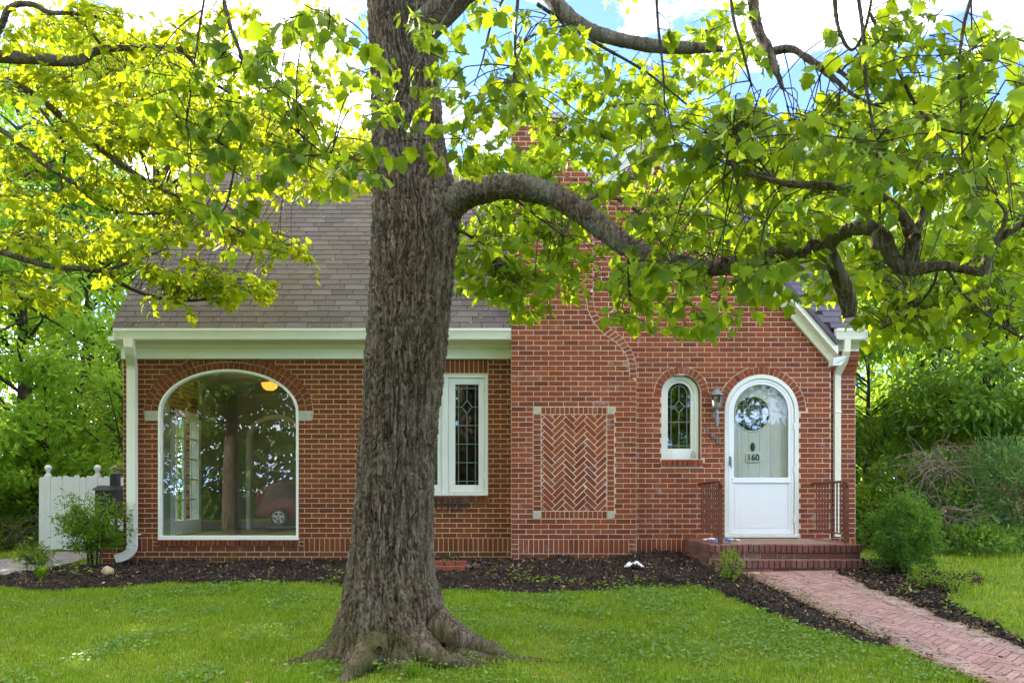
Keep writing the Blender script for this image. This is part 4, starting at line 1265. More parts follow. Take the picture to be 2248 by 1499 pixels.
def bed(name, poly, seed):
    P = np.array(poly); st = .035
    xs = np.arange(P[:, 0].min(), P[:, 0].max() + st, st); ys = np.arange(P[:, 1].min(), P[:, 1].max() + st, st)
    X, Y = np.meshgrid(xs, ys); n = np.stack([X.ravel() * 3, Y.ravel() * 3, X.ravel() * 0 + seed], 1)
    Z = ground(X, Y) + .028 * np.clip((11.9 - Y) / .8, -.6, 1) + .055 * np.maximum(fbm(n, 3), -.35).reshape(X.shape) + .02 * fbm(n * 5, 2).reshape(X.shape)
    Z += .06 * np.exp(-((Y - 12.1) / .35) ** 2) * (.35 + fbm(np.stack([X.ravel() * .9, Y.ravel() * 0, X.ravel() * 0 + 5], 1), 2).reshape(X.shape)) * (X < 2.5)
    Z += .075 * np.exp(-((X - 2.05) / .5) ** 2 - ((Y - 11.9) / .35) ** 2)
    ed = fbm(np.stack([X.ravel() * 4, Y.ravel() * 4, X.ravel() * 0 + 9], 1), 2).reshape(X.shape) * .06
    c = inside((X[:-1, :-1] + st / 2 + ed[:-1, :-1]).ravel(), (Y[:-1, :-1] + st / 2 + ed[:-1, :-1]).ravel(), poly)
    idx = np.arange(X.size).reshape(X.shape)
    F = np.stack([idx[:-1, :-1].ravel(), idx[:-1, 1:].ravel(), idx[1:, 1:].ravel(), idx[1:, :-1].ravel()], 1)[c]
    use = np.unique(F); rm = np.full(X.size, -1); rm[use] = np.arange(len(use))
    V = np.stack([X.ravel(), Y.ravel(), Z.ravel()], 1)[use]
    # lower the rim so that it meets the lawn
    cnt = np.bincount(rm[F].ravel(), minlength=len(use)); V[cnt < 4, 2] -= .035
    o = mobj(name, V, rm[F], M['mulch'], smooth=True)
    return o, V
bed1, V1 = bed('mulch_bed', mulch_left, 1.0); tag(bed1, 'black mulch bed along the foot of the brick wall', kind='structure')
bed2, V2 = bed('mulch_bed', mulch_right, 4.0); tag(bed2, 'black mulch bed along the right side of the brick path', kind='structure')

def mz(x, y):
    """height of the mulch surface"""
    d = (V1[:, 0] - x) ** 2 + (V1[:, 1] - y) ** 2
    return float(V1[d.argmin(), 2])
def on_mulch(px, py):
    """point of the mulch surface that the view ray through a pixel meets"""
    Y = 11.0
    for _ in range(40):
        x = (px - 1124.0) * Y / FPX; Y += .5 * ((CAM_H - mz(x, Y)) * FPX / (py - 1075.0) - Y)
    return ((px - 1124.0) * Y / FPX, Y, mz((px - 1124.0) * Y / FPX, Y))
def chips(name, V, n, lo, hi, label, mat=M['chip']):
    i = RNG.integers(0, len(V), n); c = V[i] + RNG.normal(0, .014, (n, 3)) * [1, 1, .3]; c[:, 2] += RNG.uniform(.002, .02, n)
    L = RNG.uniform(lo, hi, n); W = L * RNG.uniform(.18, .5, n)
    a = RNG.uniform(0, 6.28, n); ti = RNG.normal(0, .45, n)
    d = np.stack([np.cos(a) * np.cos(ti), np.sin(a) * np.cos(ti), np.sin(ti)], 1)
    s = np.stack([-np.sin(a), np.cos(a), RNG.normal(0, .4, n)], 1)
    u = d * L[:, None] / 2; w = s * W[:, None] / 2; th = np.zeros((n, 3)); th[:, 2] = .004
    VV = np.stack([c - u - w, c + u - w * .7, c + u * .9 + w, c - u * .8 + w], 1).reshape(-1, 3)
    F = np.arange(4 * n).reshape(n, 4)
    o = mobj(name, VV, F, mat, tone=np.repeat(RNG.random(n), 4)); return tag(o, label, 'mulch', kind='stuff')
near = V1[(V1[:, 1] < 12.3)]
chips('mulch_chips', near, 38000, .012, .045, 'loose dark shredded bark chips on the long mulch bed')
chips('mulch_chips', V2, 15000, .012, .045, 'loose dark shredded bark chips beside the path')

# ---- driveway, road ------------------------------------------------------
def sheet(name, poly, lift, mat, label, st=.25):
    P = np.array(poly); xs = np.arange(P[:, 0].min(), P[:, 0].max() + st, st); ys = np.arange(P[:, 1].min(), P[:, 1].max() + st, st)
    X, Y = np.meshgrid(xs, ys); Z = ground(X, Y) + lift
    c = inside((X[:-1, :-1] + st / 2).ravel(), (Y[:-1, :-1] + st / 2).ravel(), poly)
    idx = np.arange(X.size).reshape(X.shape)
    F = np.stack([idx[:-1, :-1].ravel(), idx[:-1, 1:].ravel(), idx[1:, 1:].ravel(), idx[1:, :-1].ravel()], 1)[c]
    use = np.unique(F); rm = np.full(X.size, -1); rm[use] = np.arange(len(use))
    o = mobj(name, np.stack([X.ravel(), Y.ravel(), Z.ravel()], 1)[use], rm[F], mat, smooth=True)
    return tag(o, label, kind='structure')
sheet('driveway', drive, .012, M['drive'], 'pale worn driveway leading to the white fence', .08)
sheet('road', [(-60, -12), (60, -12), (60, -5.2), (-60, -5.2)], .02, M['road'], 'asphalt street in front of the yard', .5)

# ---- brick path -----------------------------------------------------------
ys = np.arange(5.2, 10.32, .1); V = []; F = []
for i, y in enumerate(ys):
    a = float(path_x(-1, y)) - .0; b = float(path_x(1, y))
    V += [(a, y, float(ground(a, y)) + .018), (b, y, float(ground(b, y)) + .018)]
    if i: F.append((2 * i - 2, 2 * i - 1, 2 * i + 1, 2 * i))
path = mobj('brick_path', V, F, plain('sandy_joint', (.17, .115, .09), .95, .1, var=.3, scale=40))
tag(path, 'pale red brick path leading to the front steps', kind='structure')
def paver(poly, name, mat, single, mb):
    """flat paver: polygon in ground x,y, draped on the terrain"""
    n = len(poly); cx = sum(p[0] for p in poly) / n; cy = sum(p[1] for p in poly) / n
    j = random.uniform(-.003, .003)
    zs = [float(ground(p[0], p[1])) + .030 + j for p in poly]; q = inset(poly, .004)
    zq = [float(ground(p[0], p[1])) + .033 + j + random.uniform(-.001, .001) for p in q]
    cz = float(ground(cx, cy)) + .03
    V = [(p[0] - cx, p[1] - cy, z - .02 - cz) for p, z in zip(poly, zs)] + [(p[0] - cx, p[1] - cy, z - cz) for p, z in zip(poly, zs)] + [(p[0] - cx, p[1] - cy, z - cz) for p, z in zip(q, zq)]
    F = [tuple(2 * n + i for i in range(n))]
    for i in range(n):
        k = (i + 1) % n; F += [(i, k, n + k, n + i), (n + i, n + k, 2 * n + k, 2 * n + i)]
    if single:
        o = bpy.data.objects.new(name, fast_mesh(name, V, F, mat, tone=[0.0] * len(V))); o.location = (cx, cy, cz); link(o, path)
    else: mb.add([(v[0] + cx, v[1] + cy, v[2] + cz) for v in V], F)
rest = MB()
# edge courses, laid across the edge
for side in (-1, 1):
    y = 5.3
    while y < 10.25:
        e = float(path_x(side, y + .05)); w = .20
        x0, x1 = (e, e + w) if side < 0 else (e - w, e)
        paver([(x0 + .003, y + .003), (x1 - .003, y + .003), (x1 - .003, y + .098 - .003), (x0 + .003, y + .098 - .003)], 'edge_paver', M['brick_edge'], 5.9 < y and (y < 9.3), rest)
        y += .098
pw_ = .069; cnt = 0
for k in range(-60, 60):
    for mth in range(-16, 16):
        for (u0, u1, v0, v1) in ((k + 6 * mth, k + 6 * mth + 3, k, k + 1), (k - 1 + 6 * mth, k + 6 * mth, k, k + 3)):
            q = [(3.4 + (u - v) * pw_ * cs, 8.0 + (u + v) * pw_ * cs) for u, v in ((u0, v0), (u1, v0), (u1, v1), (u0, v1))]
            cy = sum(p[1] for p in q) / 4; cx = sum(p[0] for p in q) / 4
            if not (5.2 < cy < 10.3) or abs(cx - 3.5) > 1.2: continue
            q = inset(q, .0035)
            l, r = float(path_x(-1, cy)) + .204, float(path_x(1, cy)) - .204
            q = clip_rect(q, l, r, 5.2, 10.27)
            if len(q) < 3 or area(q) < 6e-4: continue
            sg = area(q) > .011 and cy > 5.9 and cnt < 300
            paver(q, 'paver', M['brick_path'], sg, rest); cnt += sg
rest.build('paver_field', M['brick_path'], path, kind='stuff')
# catkins and debris swept to the path edges
n = 5200
yy = RNG.uniform(5.6, 10.2, n); sd = RNG.random(n)
xx = np.where(sd < .55, path_x(-1, yy) + np.abs(RNG.normal(0, .13, n)) - .05, np.where(sd < .85, path_x(1, yy) - np.abs(RNG.normal(0, .12, n)) + .05, RNG.uniform(2.9, 4.0, n)))
keep = (xx > path_x(-1, yy) - .1) & (xx < path_x(1, yy) + .1); xx, yy = xx[keep], yy[keep]
VD = np.stack([xx, yy, ground(xx, yy) + .034], 1)
def dchips(name, V, lo, hi, mat, label):
    n = len(V); c = V.copy(); c[:, 2] += RNG.uniform(0, .006, n)
    L = RNG.uniform(lo, hi, n); W = L * RNG.uniform(.2, .5, n); a = RNG.uniform(0, 6.28, n)
    u = np.stack([np.cos(a), np.sin(a), RNG.normal(0, .2, n)], 1) * L[:, None] / 2; w = np.stack([-np.sin(a), np.cos(a), RNG.normal(0, .2, n)], 1) * W[:, None] / 2
    VV = np.stack([c - u - w, c + u - w, c + u + w, c - u + w], 1).reshape(-1, 3)
    o = mobj(name, VV, np.arange(4 * n).reshape(n, 4), mat, tone=np.repeat(RNG.random(n), 4)); return tag(o, label, 'debris', kind='stuff')
h_ = int(len(VD) * .72)
dchips('path_debris', VD[:h_], .012, .03, M['straw'], 'dry tan catkins drifted along the path edges')
dchips('path_debris', VD[h_:], .012, .035, M['chip'], 'dark bark crumbs scattered over the path')

# ================================================================== STOOP
LX0, LX1, LY0, LZ = 2.44, 4.33, 10.45, .387
TX0, TX1, TY0, TZ = 2.49, 4.23, 10.2, .218
stoop = thing('brick_stoop', 'two step brick stoop in front of the white arched door', 'steps', (3.4, 11, 0))
mb = MB(); mb.box(LX0 + .02, LX1 - .02, LY0 + .03, 11.99, -.15, LZ - .012); mb.box(TX0 + .02, TX1 - .02, TY0 + .03, LY0 + .03, -.15, TZ - .012)
mb.build('core', plain('grey_mortar', (.30, .25, .20), .9, .1, var=.3, scale=25), stoop)
def brick_row(name, x0, x1, n, y0, y1, z0, z1, mat=M['brick_step'], b=.006):
    w = (x1 - x0) / n
    m0 = MB(); m0.prism([(-w / 2 + .0045, 0), (w / 2 - .0045, 0), (w / 2 - .0045, z1 - z0), (-w / 2 + .0045, z1 - z0)], 0, y1 - y0, b, 0.0)
    me = fast_mesh(name, m0.V, m0.F, mat, tone=m0.T)
    for i in range(n):
        o = bpy.data.objects.new(name, me); o.location = (x0 + (i + .5) * w + random.uniform(-.0015, .0015), y0 + random.uniform(-.004, .003), z0 + random.uniform(-.003, .002)); o.rotation_euler = (random.uniform(-.01, .01), random.uniform(-.012, .012), random.uniform(-.01, .01)); link(o, stoop)
brick_row('rowlock_brick', LX0, LX1, 28, LY0, LY0 + .2, LZ - .095, LZ)
brick_row('riser_brick', LX0 + .02, LX1 - .02, 9, LY0 + .025, LY0 + .1, LZ - .170, LZ - .100)
brick_row('rowlock_brick', TX0, TX1, 26, TY0, TY0 + .2, TZ - .095, TZ)
brick_row('riser_brick', TX0 + .02, TX1 - .02, 8, TY0 + .025, TY0 + .1, TZ - .172, TZ - .100)
brick_row('riser_brick', LX0 + .02, LX0 + .24, 1, LY0 + .025, LY0 + .1, LZ - .245, LZ - .175)
brick_row('riser_brick', LX0 + .02, LX0 + .24, 1, LY0 + .025, LY0 + .1, LZ - .320, LZ - .250)
# landing paving: rowlock rim at the sides, flat tan pavers inside
def flat(name, x0, x1, y0, y1, z, th, mat, j=.002):
    m0 = MB(); q = .005
    V = [(x0, y0, z - th), (x1, y0, z - th), (x1, y1, z - th), (x0, y1, z - th), (x0, y0, z - q), (x1, y0, z - q), (x1, y1, z - q), (x0, y1, z - q), (x0 + q, y0 + q, z), (x1 - q, y0 + q, z), (x1 - q, y1 - q, z), (x0 + q, y1 - q, z)]
    cx, cy = .5 * (x0 + x1), .5 * (y0 + y1); V = [(a - cx, b - cy, c - z) for a, b, c in V]
    Fq = [(8, 9, 10, 11)] + [(i, (i + 1) % 4, 4 + (i + 1) % 4, 4 + i) for i in range(4)] + [(4 + i, 4 + (i + 1) % 4, 8 + (i + 1) % 4, 8 + i) for i in range(4)]
    o = bpy.data.objects.new(name, fast_mesh(name, V, Fq, mat, tone=[0.0] * 12)); o.location = (cx, cy, z + random.uniform(-j, j)); link(o, stoop); return o
M['tan_paver'] = brick_mat('tan_paver', [(0, (.30, .20, .15)), (.5, (.36, .25, .19)), (1, (.32, .22, .17))], .2, .2)
for sx, (xa, xb) in ((-1, (LX0, LX0 + .2)), (1, (LX1 - .2, LX1))):
    y = LY0 + .205
    while y < 11.93:
        flat('side_rowlock', xa, xb, y, y + .064, LZ, .09, M['brick_step']); y += .0695
y = LY0 + .205; r = 0
while y < 11.9:
    x = LX0 + .205 - (r % 2) * .1
    while x < LX1 - .21:
        xa = max(x, LX0 + .205); xb = min(x + .195, LX1 - .206)
        if xb - xa > .03: flat('landing_paver', xa, xb, y, min(y + .092, 11.99), LZ - .002, .05, M['tan_paver'], .0008)
        x += .2
    y += .097; r += 1
# left flank courses
for k in range(4):
    y = LY0 + .03 + (k % 2) * .1
    while y < 11.95:
        e = min(y + .195, 11.99); z1_ = LZ - .100 - k * .0713
        m0 = MB(); V = [(LX0, y, z1_ - .062), (LX0, e, z1_ - .062), (LX0, e, z1_), (LX0, y, z1_), (LX0 + .05, y, z1_ - .062), (LX0 + .05, e, z1_ - .062), (LX0 + .05, e, z1_), (LX0 + .05, y, z1_)]
        m0.add(V, [(0, 3, 2, 1), (0, 4, 7, 3), (1, 2, 6, 5), (3, 7, 6, 2), (0, 1, 5, 4)], random.random())
        m0.build('flank_brick', M['brick_step'], stoop); y += .205
flat('tread_debris', TX0 + .06, TX1 - .02, TY0 + .215, LY0 + .02, TZ - .006, .03, M['straw'], 0)

# ================================================================== GRASS
def blades(name, n, xr, yr, hmin, hmax, label, dens=None, wid=(.003, .0065), mat=M['grass']):
    x = RNG.uniform(*xr, n); y = RNG.uniform(*yr, n)
    ok = ~inside(x, y, mulch_left) & ~inside(x, y, mulch_right) & ~inside(x, y, drive)
    ok &= ~((x > path_x(-1, y) - .0) & (x < path_x(1, y) + .0) & (y < 10.4))
    ok &= ~((x > -5.7) & (x < 5.0) & (y > 11.95))
    ok &= ~((x > 2.4) & (x < 4.4) & (y > 10.1) & (y < 12.1))
    ok &= ((x + .82) ** 2 + (y - 6.75) ** 2) > .17
    # inside the view with a margin
    ok &= np.abs(x) < (y * .62 + .5)
    cl = fbm(np.stack([x * 1.6, y * 1.6, x * 0], 1), 3); bare = fbm(np.stack([x * .8 + 40, y * .8, x * 0], 1), 3)
    ok &= RNG.random(n) < np.clip(1.05 + 1.1 * bare, .25, 1)
    # worn ground beside the roots
    wr = np.exp(-(((x - .35) / .8) ** 2 + ((y - 6.8) / .35) ** 2)); ok &= RNG.random(n) > .6 * wr
    if dens is not None: ok &= RNG.random(n) < dens(x, y)
    x, y, cl = x[ok], y[ok], cl[ok]; m = len(x)
    h = RNG.uniform(hmin, hmax, m) * np.clip(1 + .9 * cl, .5, 1.6); a = RNG.uniform(0, 6.28, m); lean = np.abs(RNG.normal(.35, .3, m)) * h
    w = RNG.uniform(*wid, m)
    z = ground(x, y) + .0
    b = np.stack([x, y, z], 1); sd = np.stack([-np.sin(a), np.cos(a), np.zeros(m)], 1) * w[:, None] / 2
    ld = np.stack([np.cos(a) * lean, np.sin(a) * lean, np.zeros(m)], 1)
    mid = b + ld * .35; mid[:, 2] += h * .62
    tip = b + ld; tip[:, 2] += h * (1 - .25 * np.minimum(lean / h, 1))
    V = np.stack([b - sd, b + sd, mid + sd * .8, mid - sd * .8, tip], 1).reshape(-1, 3)
    base = np.arange(m)[:, None] * 5
    F = np.concatenate([base + [0, 1, 2], base + [0, 2, 3], base + [3, 2, 4]], 0)
    tn = np.clip(.42 + .38 * cl + RNG.normal(0, .22, m), 0, .999)
    tn = np.where(RNG.random(m) < .09, .985, tn)
    o = mobj(name, V, F, mat, tone=np.repeat(tn, 5)); tag(o, label, 'grass', kind='stuff'); return o
blades('lawn_grass', 190000, (-6.4, 4.2), (5.7, 8.2), .016, .050, 'green mown lawn grass around the maple roots')
blades('lawn_grass', 100000, (-7.6, 3.4), (8.2, 10.6), .016, .050, 'lawn grass strip bordering the long mulch bed', wid=(.004, .008))
blades('lawn_grass', 60000, (3.9, 10.5), (6.2, 14.5), .03, .085, 'rough lawn grass to the right of the path', wid=(.005, .010))
blades('lawn_grass', 30000, (-13, -6.0), (9.5, 22), .03, .07, 'grass strip left of the driveway', wid=(.006, .013))

def clover(name, n, xr, yr, label, thr):
    x = RNG.uniform(*xr, n); y = RNG.uniform(*yr, n)
    ok = ~inside(x, y, mulch_left) & ~inside(x, y, mulch_right) & ~inside(x, y, drive) & ~((x > path_x(-1, y)) & (x < path_x(1, y))) & (((x + .82) ** 2 + (y - 6.75) ** 2) > .2) & ~((x > 2.4) & (x < 4.4) & (y > 10.1))
    ok &= fbm(np.stack([x * 1.1 + 9, y * 1.1, x * 0], 1), 3) > thr(x)
    x, y = x[ok], y[ok]; m = len(x); r = RNG.uniform(.007, .017, m); z = ground(x, y) + RNG.uniform(.02, .055, m)
    a = RNG.uniform(0, 6.28, m); nx = RNG.normal(0, .35, m); ny = RNG.normal(-.1, .35, m)
    ang = np.linspace(0, 6.28318, 7)[:-1]
    px = np.cos(ang[None] + a[:, None]) * r[:, None]; py = np.sin(ang[None] + a[:, None]) * r[:, None] * .85
    pz = -(px * nx[:, None] + py * ny[:, None])
    V = np.stack([x[:, None] + px, y[:, None] + py, z[:, None] + pz], 2).reshape(-1, 3)
    o = mobj(name, V, np.arange(6 * m).reshape(m, 6), M['clover'], tone=np.repeat(RNG.random(m), 6)); return tag(o, label, 'clover', kind='stuff')
clover('clover', 60000, (-6.2, 3.3), (5.8, 10.3), 'low clover and broadleaf weeds mixed through the front lawn', lambda x: np.where(x > .2, .0, .30) + RNG.normal(0, .25, len(x)))
clover('clover', 14000, (3.9, 8), (6.5, 11.5), 'low clover in the lawn right of the path', lambda x: RNG.normal(.05, .25, len(x)))

# ================================================================== LEAVES
def leaf_template(detail):
    if detail == 2:
        h = [(0, 0), (.09, -.06), (.20, -.05), (.30, .0), (.41, .06), (.39, .14), (.35, .20), (.45, .27), (.57, .40), (.50, .44), (.41, .46), (.34, .51), (.33, .57), (.31, .66), (.23, .72), (.20, .80), (.10, .88), (0, 1.0)]
    elif detail == 1:
        h = [(0, 0), (.17, -.06), (.40, .06), (.34, .20), (.57, .40), (.42, .46), (.33, .52), (.31, .67), (.17, .80), (0, 1.0)]
    else:
        h = [(0, 0), (.36, .03), (.33, .19), (.56, .41), (.32, .52), (.27, .72), (0, 1.0)]
    def zf(x, y): return .16 * abs(x) - .16 * y * y + .02 * math.sin(9 * x + 5 * y)
    V = [(0, .40, zf(0, .4))]
    rt = [(x, y, zf(x, y)) for x, y in h]; lf = [(-x, y, zf(-x, y)) for x, y in h[1:-1]]
    V += rt; V += lf
    n = len(h); F = []
    ri = list(range(1, n + 1)); li = [1] + list(range(n + 1, n + 1 + len(lf))) + [n]
    for a, b in zip(ri[:-1], ri[1:]): F.append((0, a, b))
    for a, b in zip(li[:-1], li[1:]): F.append((0, b, a))
    return np.array(V), np.array(F)
LT = {d: leaf_template(d) for d in (0, 1, 2)}
OVAL = (np.array([(0, 0, 0), (.24, .35, .05), (.16, .75, .0), (0, 1, -.10), (-.16, .75, .0), (-.24, .35, .05)]), np.array([(0, 1, 2), (0, 2, 3), (0, 3, 4), (0, 4, 5)]))
RHOMB = (np.array([(0, 0, 0), (.27, .48, .05), (0, 1, -.08), (-.27, .48, .05)]), np.array([(0, 1, 2), (0, 2, 3)]))
LANCE = (np.array([(0, 0, 0), (.15, .40, .03), (0, 1, -.08), (-.15, .40, .03)]), np.array([(0, 1, 2), (0, 2, 3)]))

class Leaves:
    def __init__(s): s.p = []; s.d = []; s.n = []; s.s = []; s.t = []
    def add(s, p, d, n, size, t): s.p.append(p); s.d.append(d); s.n.append(n); s.s.append(size); s.t.append(t)
    def extend(s, p, d, n, size, t):
        s.p.extend(p); s.d.extend(d); s.n.extend(n); s.s.extend(size); s.t.extend(t)
    def arrays(s): return [np.array(v, float) for v in (s.p, s.d, s.n, s.s, s.t)]

def frames(d, n):
    d = d / np.maximum(np.linalg.norm(d, axis=1), 1e-9)[:, None]
    x = np.cross(d, n); x /= np.maximum(np.linalg.norm(x, axis=1), 1e-9)[:, None]
    z = np.cross(x, d); return x, d, z
def leaf_mesh(name, arr, tpl, mat, parent, kind='stuff', smooth=False):
    p, d, n, s, t = arr
    if len(p) == 0: return None
    x, y, z = frames(d, n); TV, TF = tpl; k = len(TV); m = len(p)
    wx = RNG.uniform(.72, 1.08, m)[:, None, None]; cz = RNG.uniform(-.4, 2.6, m)[:, None, None]
    sk = RNG.normal(0, .10, m)[:, None, None]
    V = p[:, None, :] + s[:, None, None] * ((TV[None, :, 0:1] * wx + sk * TV[None, :, 1:2] ** 2) * x[:, None, :] + TV[None, :, 1:2] * y[:, None, :] + TV[None, :, 2:3] * cz * z[:, None, :])
    F = (TF[None] + (np.arange(m) * k)[:, None, None]).reshape(-1, TF.shape[1])
    return mobj(name, V.reshape(-1, 3), F, mat, parent, smooth, np.repeat(t, k), kind)

def twig_set(mb_pts, r0, r1, n=4):
    return mb_pts, r0, r1, n

def spray(L, T, start, direc, length, nl, size, tb, droop=.5, face=None, flat=.5):
    """a leafy twig: curved axis with opposite pairs of leaves; L Leaves, T list of twigs"""
    d = np.array(direc, float); d /= np.linalg.norm(d) + 1e-9
    m = 6; P = [np.array(start, float)]
    for i in range(m):
        d = d + np.array([0, 0, -.05 * droop]) + RNG.normal(0, .07, 3); d /= np.linalg.norm(d); P.append(P[-1] + d * length / m)
    P = np.array(P); T.append((P, .004, .0014))
    side = np.cross(d, [0, 0, 1.0]); side /= np.linalg.norm(side) + 1e-9
    for k in range(nl):
        f = 1.0 if k == 0 else RNG.uniform(.15, 1.0)
        i0 = min(int(f * m), m - 1); q = P[i0] + (P[i0 + 1] - P[i0]) * (f * m - i0)
        sg = RNG.choice([-1, 1])
        out = d * RNG.uniform(.2, .9) + side * sg * RNG.uniform(.25, 1.0) + RNG.normal(0, .25, 3)
        out[2] -= droop * RNG.uniform(.1, 1.1); out /= np.linalg.norm(out)
        pet = size * RNG.uniform(.35, .8)
        base = q + out * pet * .8 + np.array([0, 0, -.2 * pet * droop])
        T.append((np.array([q, q + out * pet * .5, base]), .0013, .0009))
        up = np.array([0, 0, 1.0]) * flat + RNG.normal(0, .42, 3)
        if face is not None: up = up + np.array(face) * RNG.uniform(.2, 1.0)
        L.add(base, out + np.array([0, 0, -.35 * droop]), up, size * RNG.uniform(.62, 1.15), float(np.clip(tb + RNG.normal(0, .2), 0, .999)))

def twig_mesh(name, T, mat, parent, n=4):
    V = []; F = []
    for (P, r0, r1) in T:
        P = np.asarray(P); m = len(P); rad = np.linspace(r0, r1, m)
        tg = np.gradient(P, axis=0); tg /= np.maximum(np.linalg.norm(tg, axis=1), 1e-9)[:, None]
        rf = np.array([.31, .17, .93]); u = np.cross(tg, rf); u /= np.maximum(np.linalg.norm(u, axis=1), 1e-9)[:, None]; w = np.cross(tg, u)
        a = np.arange(n) * 2 * math.pi / n
        ring = P[:, None] + rad[:, None, None] * (np.cos(a)[None, :, None] * u[:, None] + np.sin(a)[None, :, None] * w[:, None])
        V.append(ring.reshape(-1, 3))
    off = 0; FF = []
    for (P, r0, r1), v in zip(T, V):
        m = len(P); i = np.arange(m - 1)[:, None] * n; k = np.arange(n)[None]; j = (k + 1) % n
        FF.append(np.stack([i + k, i + j, i + n + j, i + n + k], 2).reshape(-1, 4) + off); off += len(v)
    return mobj(name, np.concatenate(V), np.concatenate(FF), mat, parent, True, kind='stuff')

# ================================================================== THE BIG MAPLE
TY = 6.72
maple = thing('maple_tree', 'large maple with rough grey brown trunk and arching limb in front of the house', 'tree', (-.82, TY, -.3))
prof = [(-900, 830, 925), (-500, 822, 938), (-200, 815, 948), (0, 812, 956), (100, 816, 961), (200, 820, 968), (300, 821, 974), (400, 820, 986), (450, 819, 994), (500, 818, 998), (600, 815, 992), (700, 808, 983), (800, 801, 975), (900, 795, 963), (1000, 786, 954),
        (1100, 778, 949), (1200, 769, 948), (1260, 762, 952), (1320, 752, 968), (1380, 738, 982), (1430, 722, 996), (1500, 705, 1012), (1600, 690, 1030)]
pz = np.array([CAM_H - (y - 1075) * TY / FPX for y, a, b in prof])[::-1]
pc = np.array([(.5 * (a + b) - 1124) * TY / FPX for y, a, b in prof])[::-1]
pr = np.array([.5 * (b - a) * TY / FPX for y, a, b in prof])[::-1]
NT_, NZ_ = 380, 760
zt = np.concatenate([np.linspace(-.62, 5.1, NZ_), np.linspace(5.14, 8.1, 60)])
th = np.linspace(0, 2 * math.pi, NT_, endpoint=False)
ZZ, TH = np.meshgrid(zt, th, indexing='ij')
Cx = np.interp(zt, pz, pc)[:, None]; Rr = np.interp(zt, pz, pr)[:, None] * np.ones_like(TH)
gb = -.33
hgt = np.maximum(zt - gb, 0)[:, None]
# buttress roots: angle (0 = +x, pi = -x, -pi/2 = towards the camera), reach, width, height scale
for (a0, A, w, H) in ((math.pi + .12, .27, .24, .15), (-.18, .24, .22, .18), (-1.95, .13, .22, .15), (-1.15, .10, .25, .17), (1.2, .25, .3, .2), (2.2, .25, .3, .2), (-2.55, .10, .16, .3)):
    dth = np.angle(np.exp(1j * (TH - a0)))
    Rr = Rr + A * np.exp(-hgt / H) * np.exp(-(dth / w) ** 2)
Rr = Rr * (1 + .035 * np.sin(3 * TH + ZZ * .9) + .02 * np.sin(5 * TH - ZZ * 1.7))
# vertical swelling folds
cxp, czp = np.cos(TH), np.sin(TH)
lim = np.exp(-(((ZZ - 3.33) / .30) ** 2) - (np.angle(np.exp(1j * (TH + .15))) / .55) ** 2); Rr = Rr + .05 * lim
P3 = np.stack([(cxp * .34).ravel(), (czp * .34).ravel(), ZZ.ravel()], 1)
tw = .12 * ZZ.ravel()
cr_, sr_ = np.cos(tw), np.sin(tw); P3[:, 0], P3[:, 1] = P3[:, 0] * cr_ - P3[:, 1] * sr_, P3[:, 0] * sr_ + P3[:, 1] * cr_
warp = fbm(P3 * [7, 7, 2.4] + 31, 3)[:, None] * np.array([.35, .35, 0])
q1 = noise3(P3 * [20, 20, 1.9] + warp * 3.0)
q2 = noise3(P3 * [36, 36, 3.6] + warp * 4 + 50)
q3 = noise3(P3 * [60, 60, 13] + warp * 5 + 90); q4 = noise3(P3 * [85, 85, 50] + 130); q5 = noise3(P3 * [110, 110, 24] + 170)
f1 = 1 - np.clip(np.abs(q1) / .11, 0, 1); f2 = 1 - np.clip(np.abs(q2) / .13, 0, 1); f3 = 1 - np.clip(np.abs(q3) / .16, 0, 1)
brk = np.tanh(noise3(P3 * [18, 18, 15] + warp * 6 + 200) * 7)
gate = np.clip(.5 + 1.6 * noise3(P3 * [6, 6, 1.6] + 300), .15, 1)
disp = .012 * q1 + .007 * q2 - .034 * gate * f1 ** .8 - .020 * f2 ** .9 - .009 * f3 + .005 * q4 + .007 * q5 + .005 * brk
amp = np.where(ZZ > 4.2, np.clip(1 - (ZZ - 4.2) * .25, .5, 1), 1) * np.clip(.55 + (ZZ + .35) * .9, .55, 1)
RR = Rr + disp.reshape(TH.shape) * amp
V = np.stack([(Cx + RR * cxp).ravel(), (TY + RR * czp).ravel(), ZZ.ravel()], 1)
idx = np.arange(V.shape[0]).reshape(len(zt), NT_)
F = np.stack([idx[:-1].ravel(), np.roll(idx, -1, 1)[:-1].ravel(), np.roll(idx, -1, 1)[1:].ravel(), idx[1:].ravel()], 1)
mobj('trunk', V, F, M['bark'], maple, True)

def limb(name, pts, rad, parent, mat, n=28, res=16, amp=.004, seed=0, px=True):
    """tapered branch with uneven bark; pts (px,py,Y) when px else world"""
    W = [at(*p) for p in pts] if px else pts
    k = max(10, int(len(pts) * res * (2 if n > 40 else 1))); P = spline(W, k); r = spline(np.array(rad, float)[:, None], k)[:, 0]
    Vv, Fv = tube_arrays(P, np.maximum(r, .0015), n, True)
    Vv = np.array(Vv); c = np.repeat(P, n, 0); o = Vv - c; l = np.linalg.norm(o, axis=1)
    ns = fbm(Vv * 14 + seed, 3) * .6 + np.clip(noise3(Vv * 40 + seed), -.5, .5) * .9 + noise3(Vv * 75 + seed) * .5 + noise3(Vv * 5 + seed) * 1.1
    Vv = c + o * (1 + (ns * np.minimum(amp, l * .22) / np.maximum(l, 1e-4)))[:, None]
    return mobj(name, Vv, Fv, mat, parent, True)

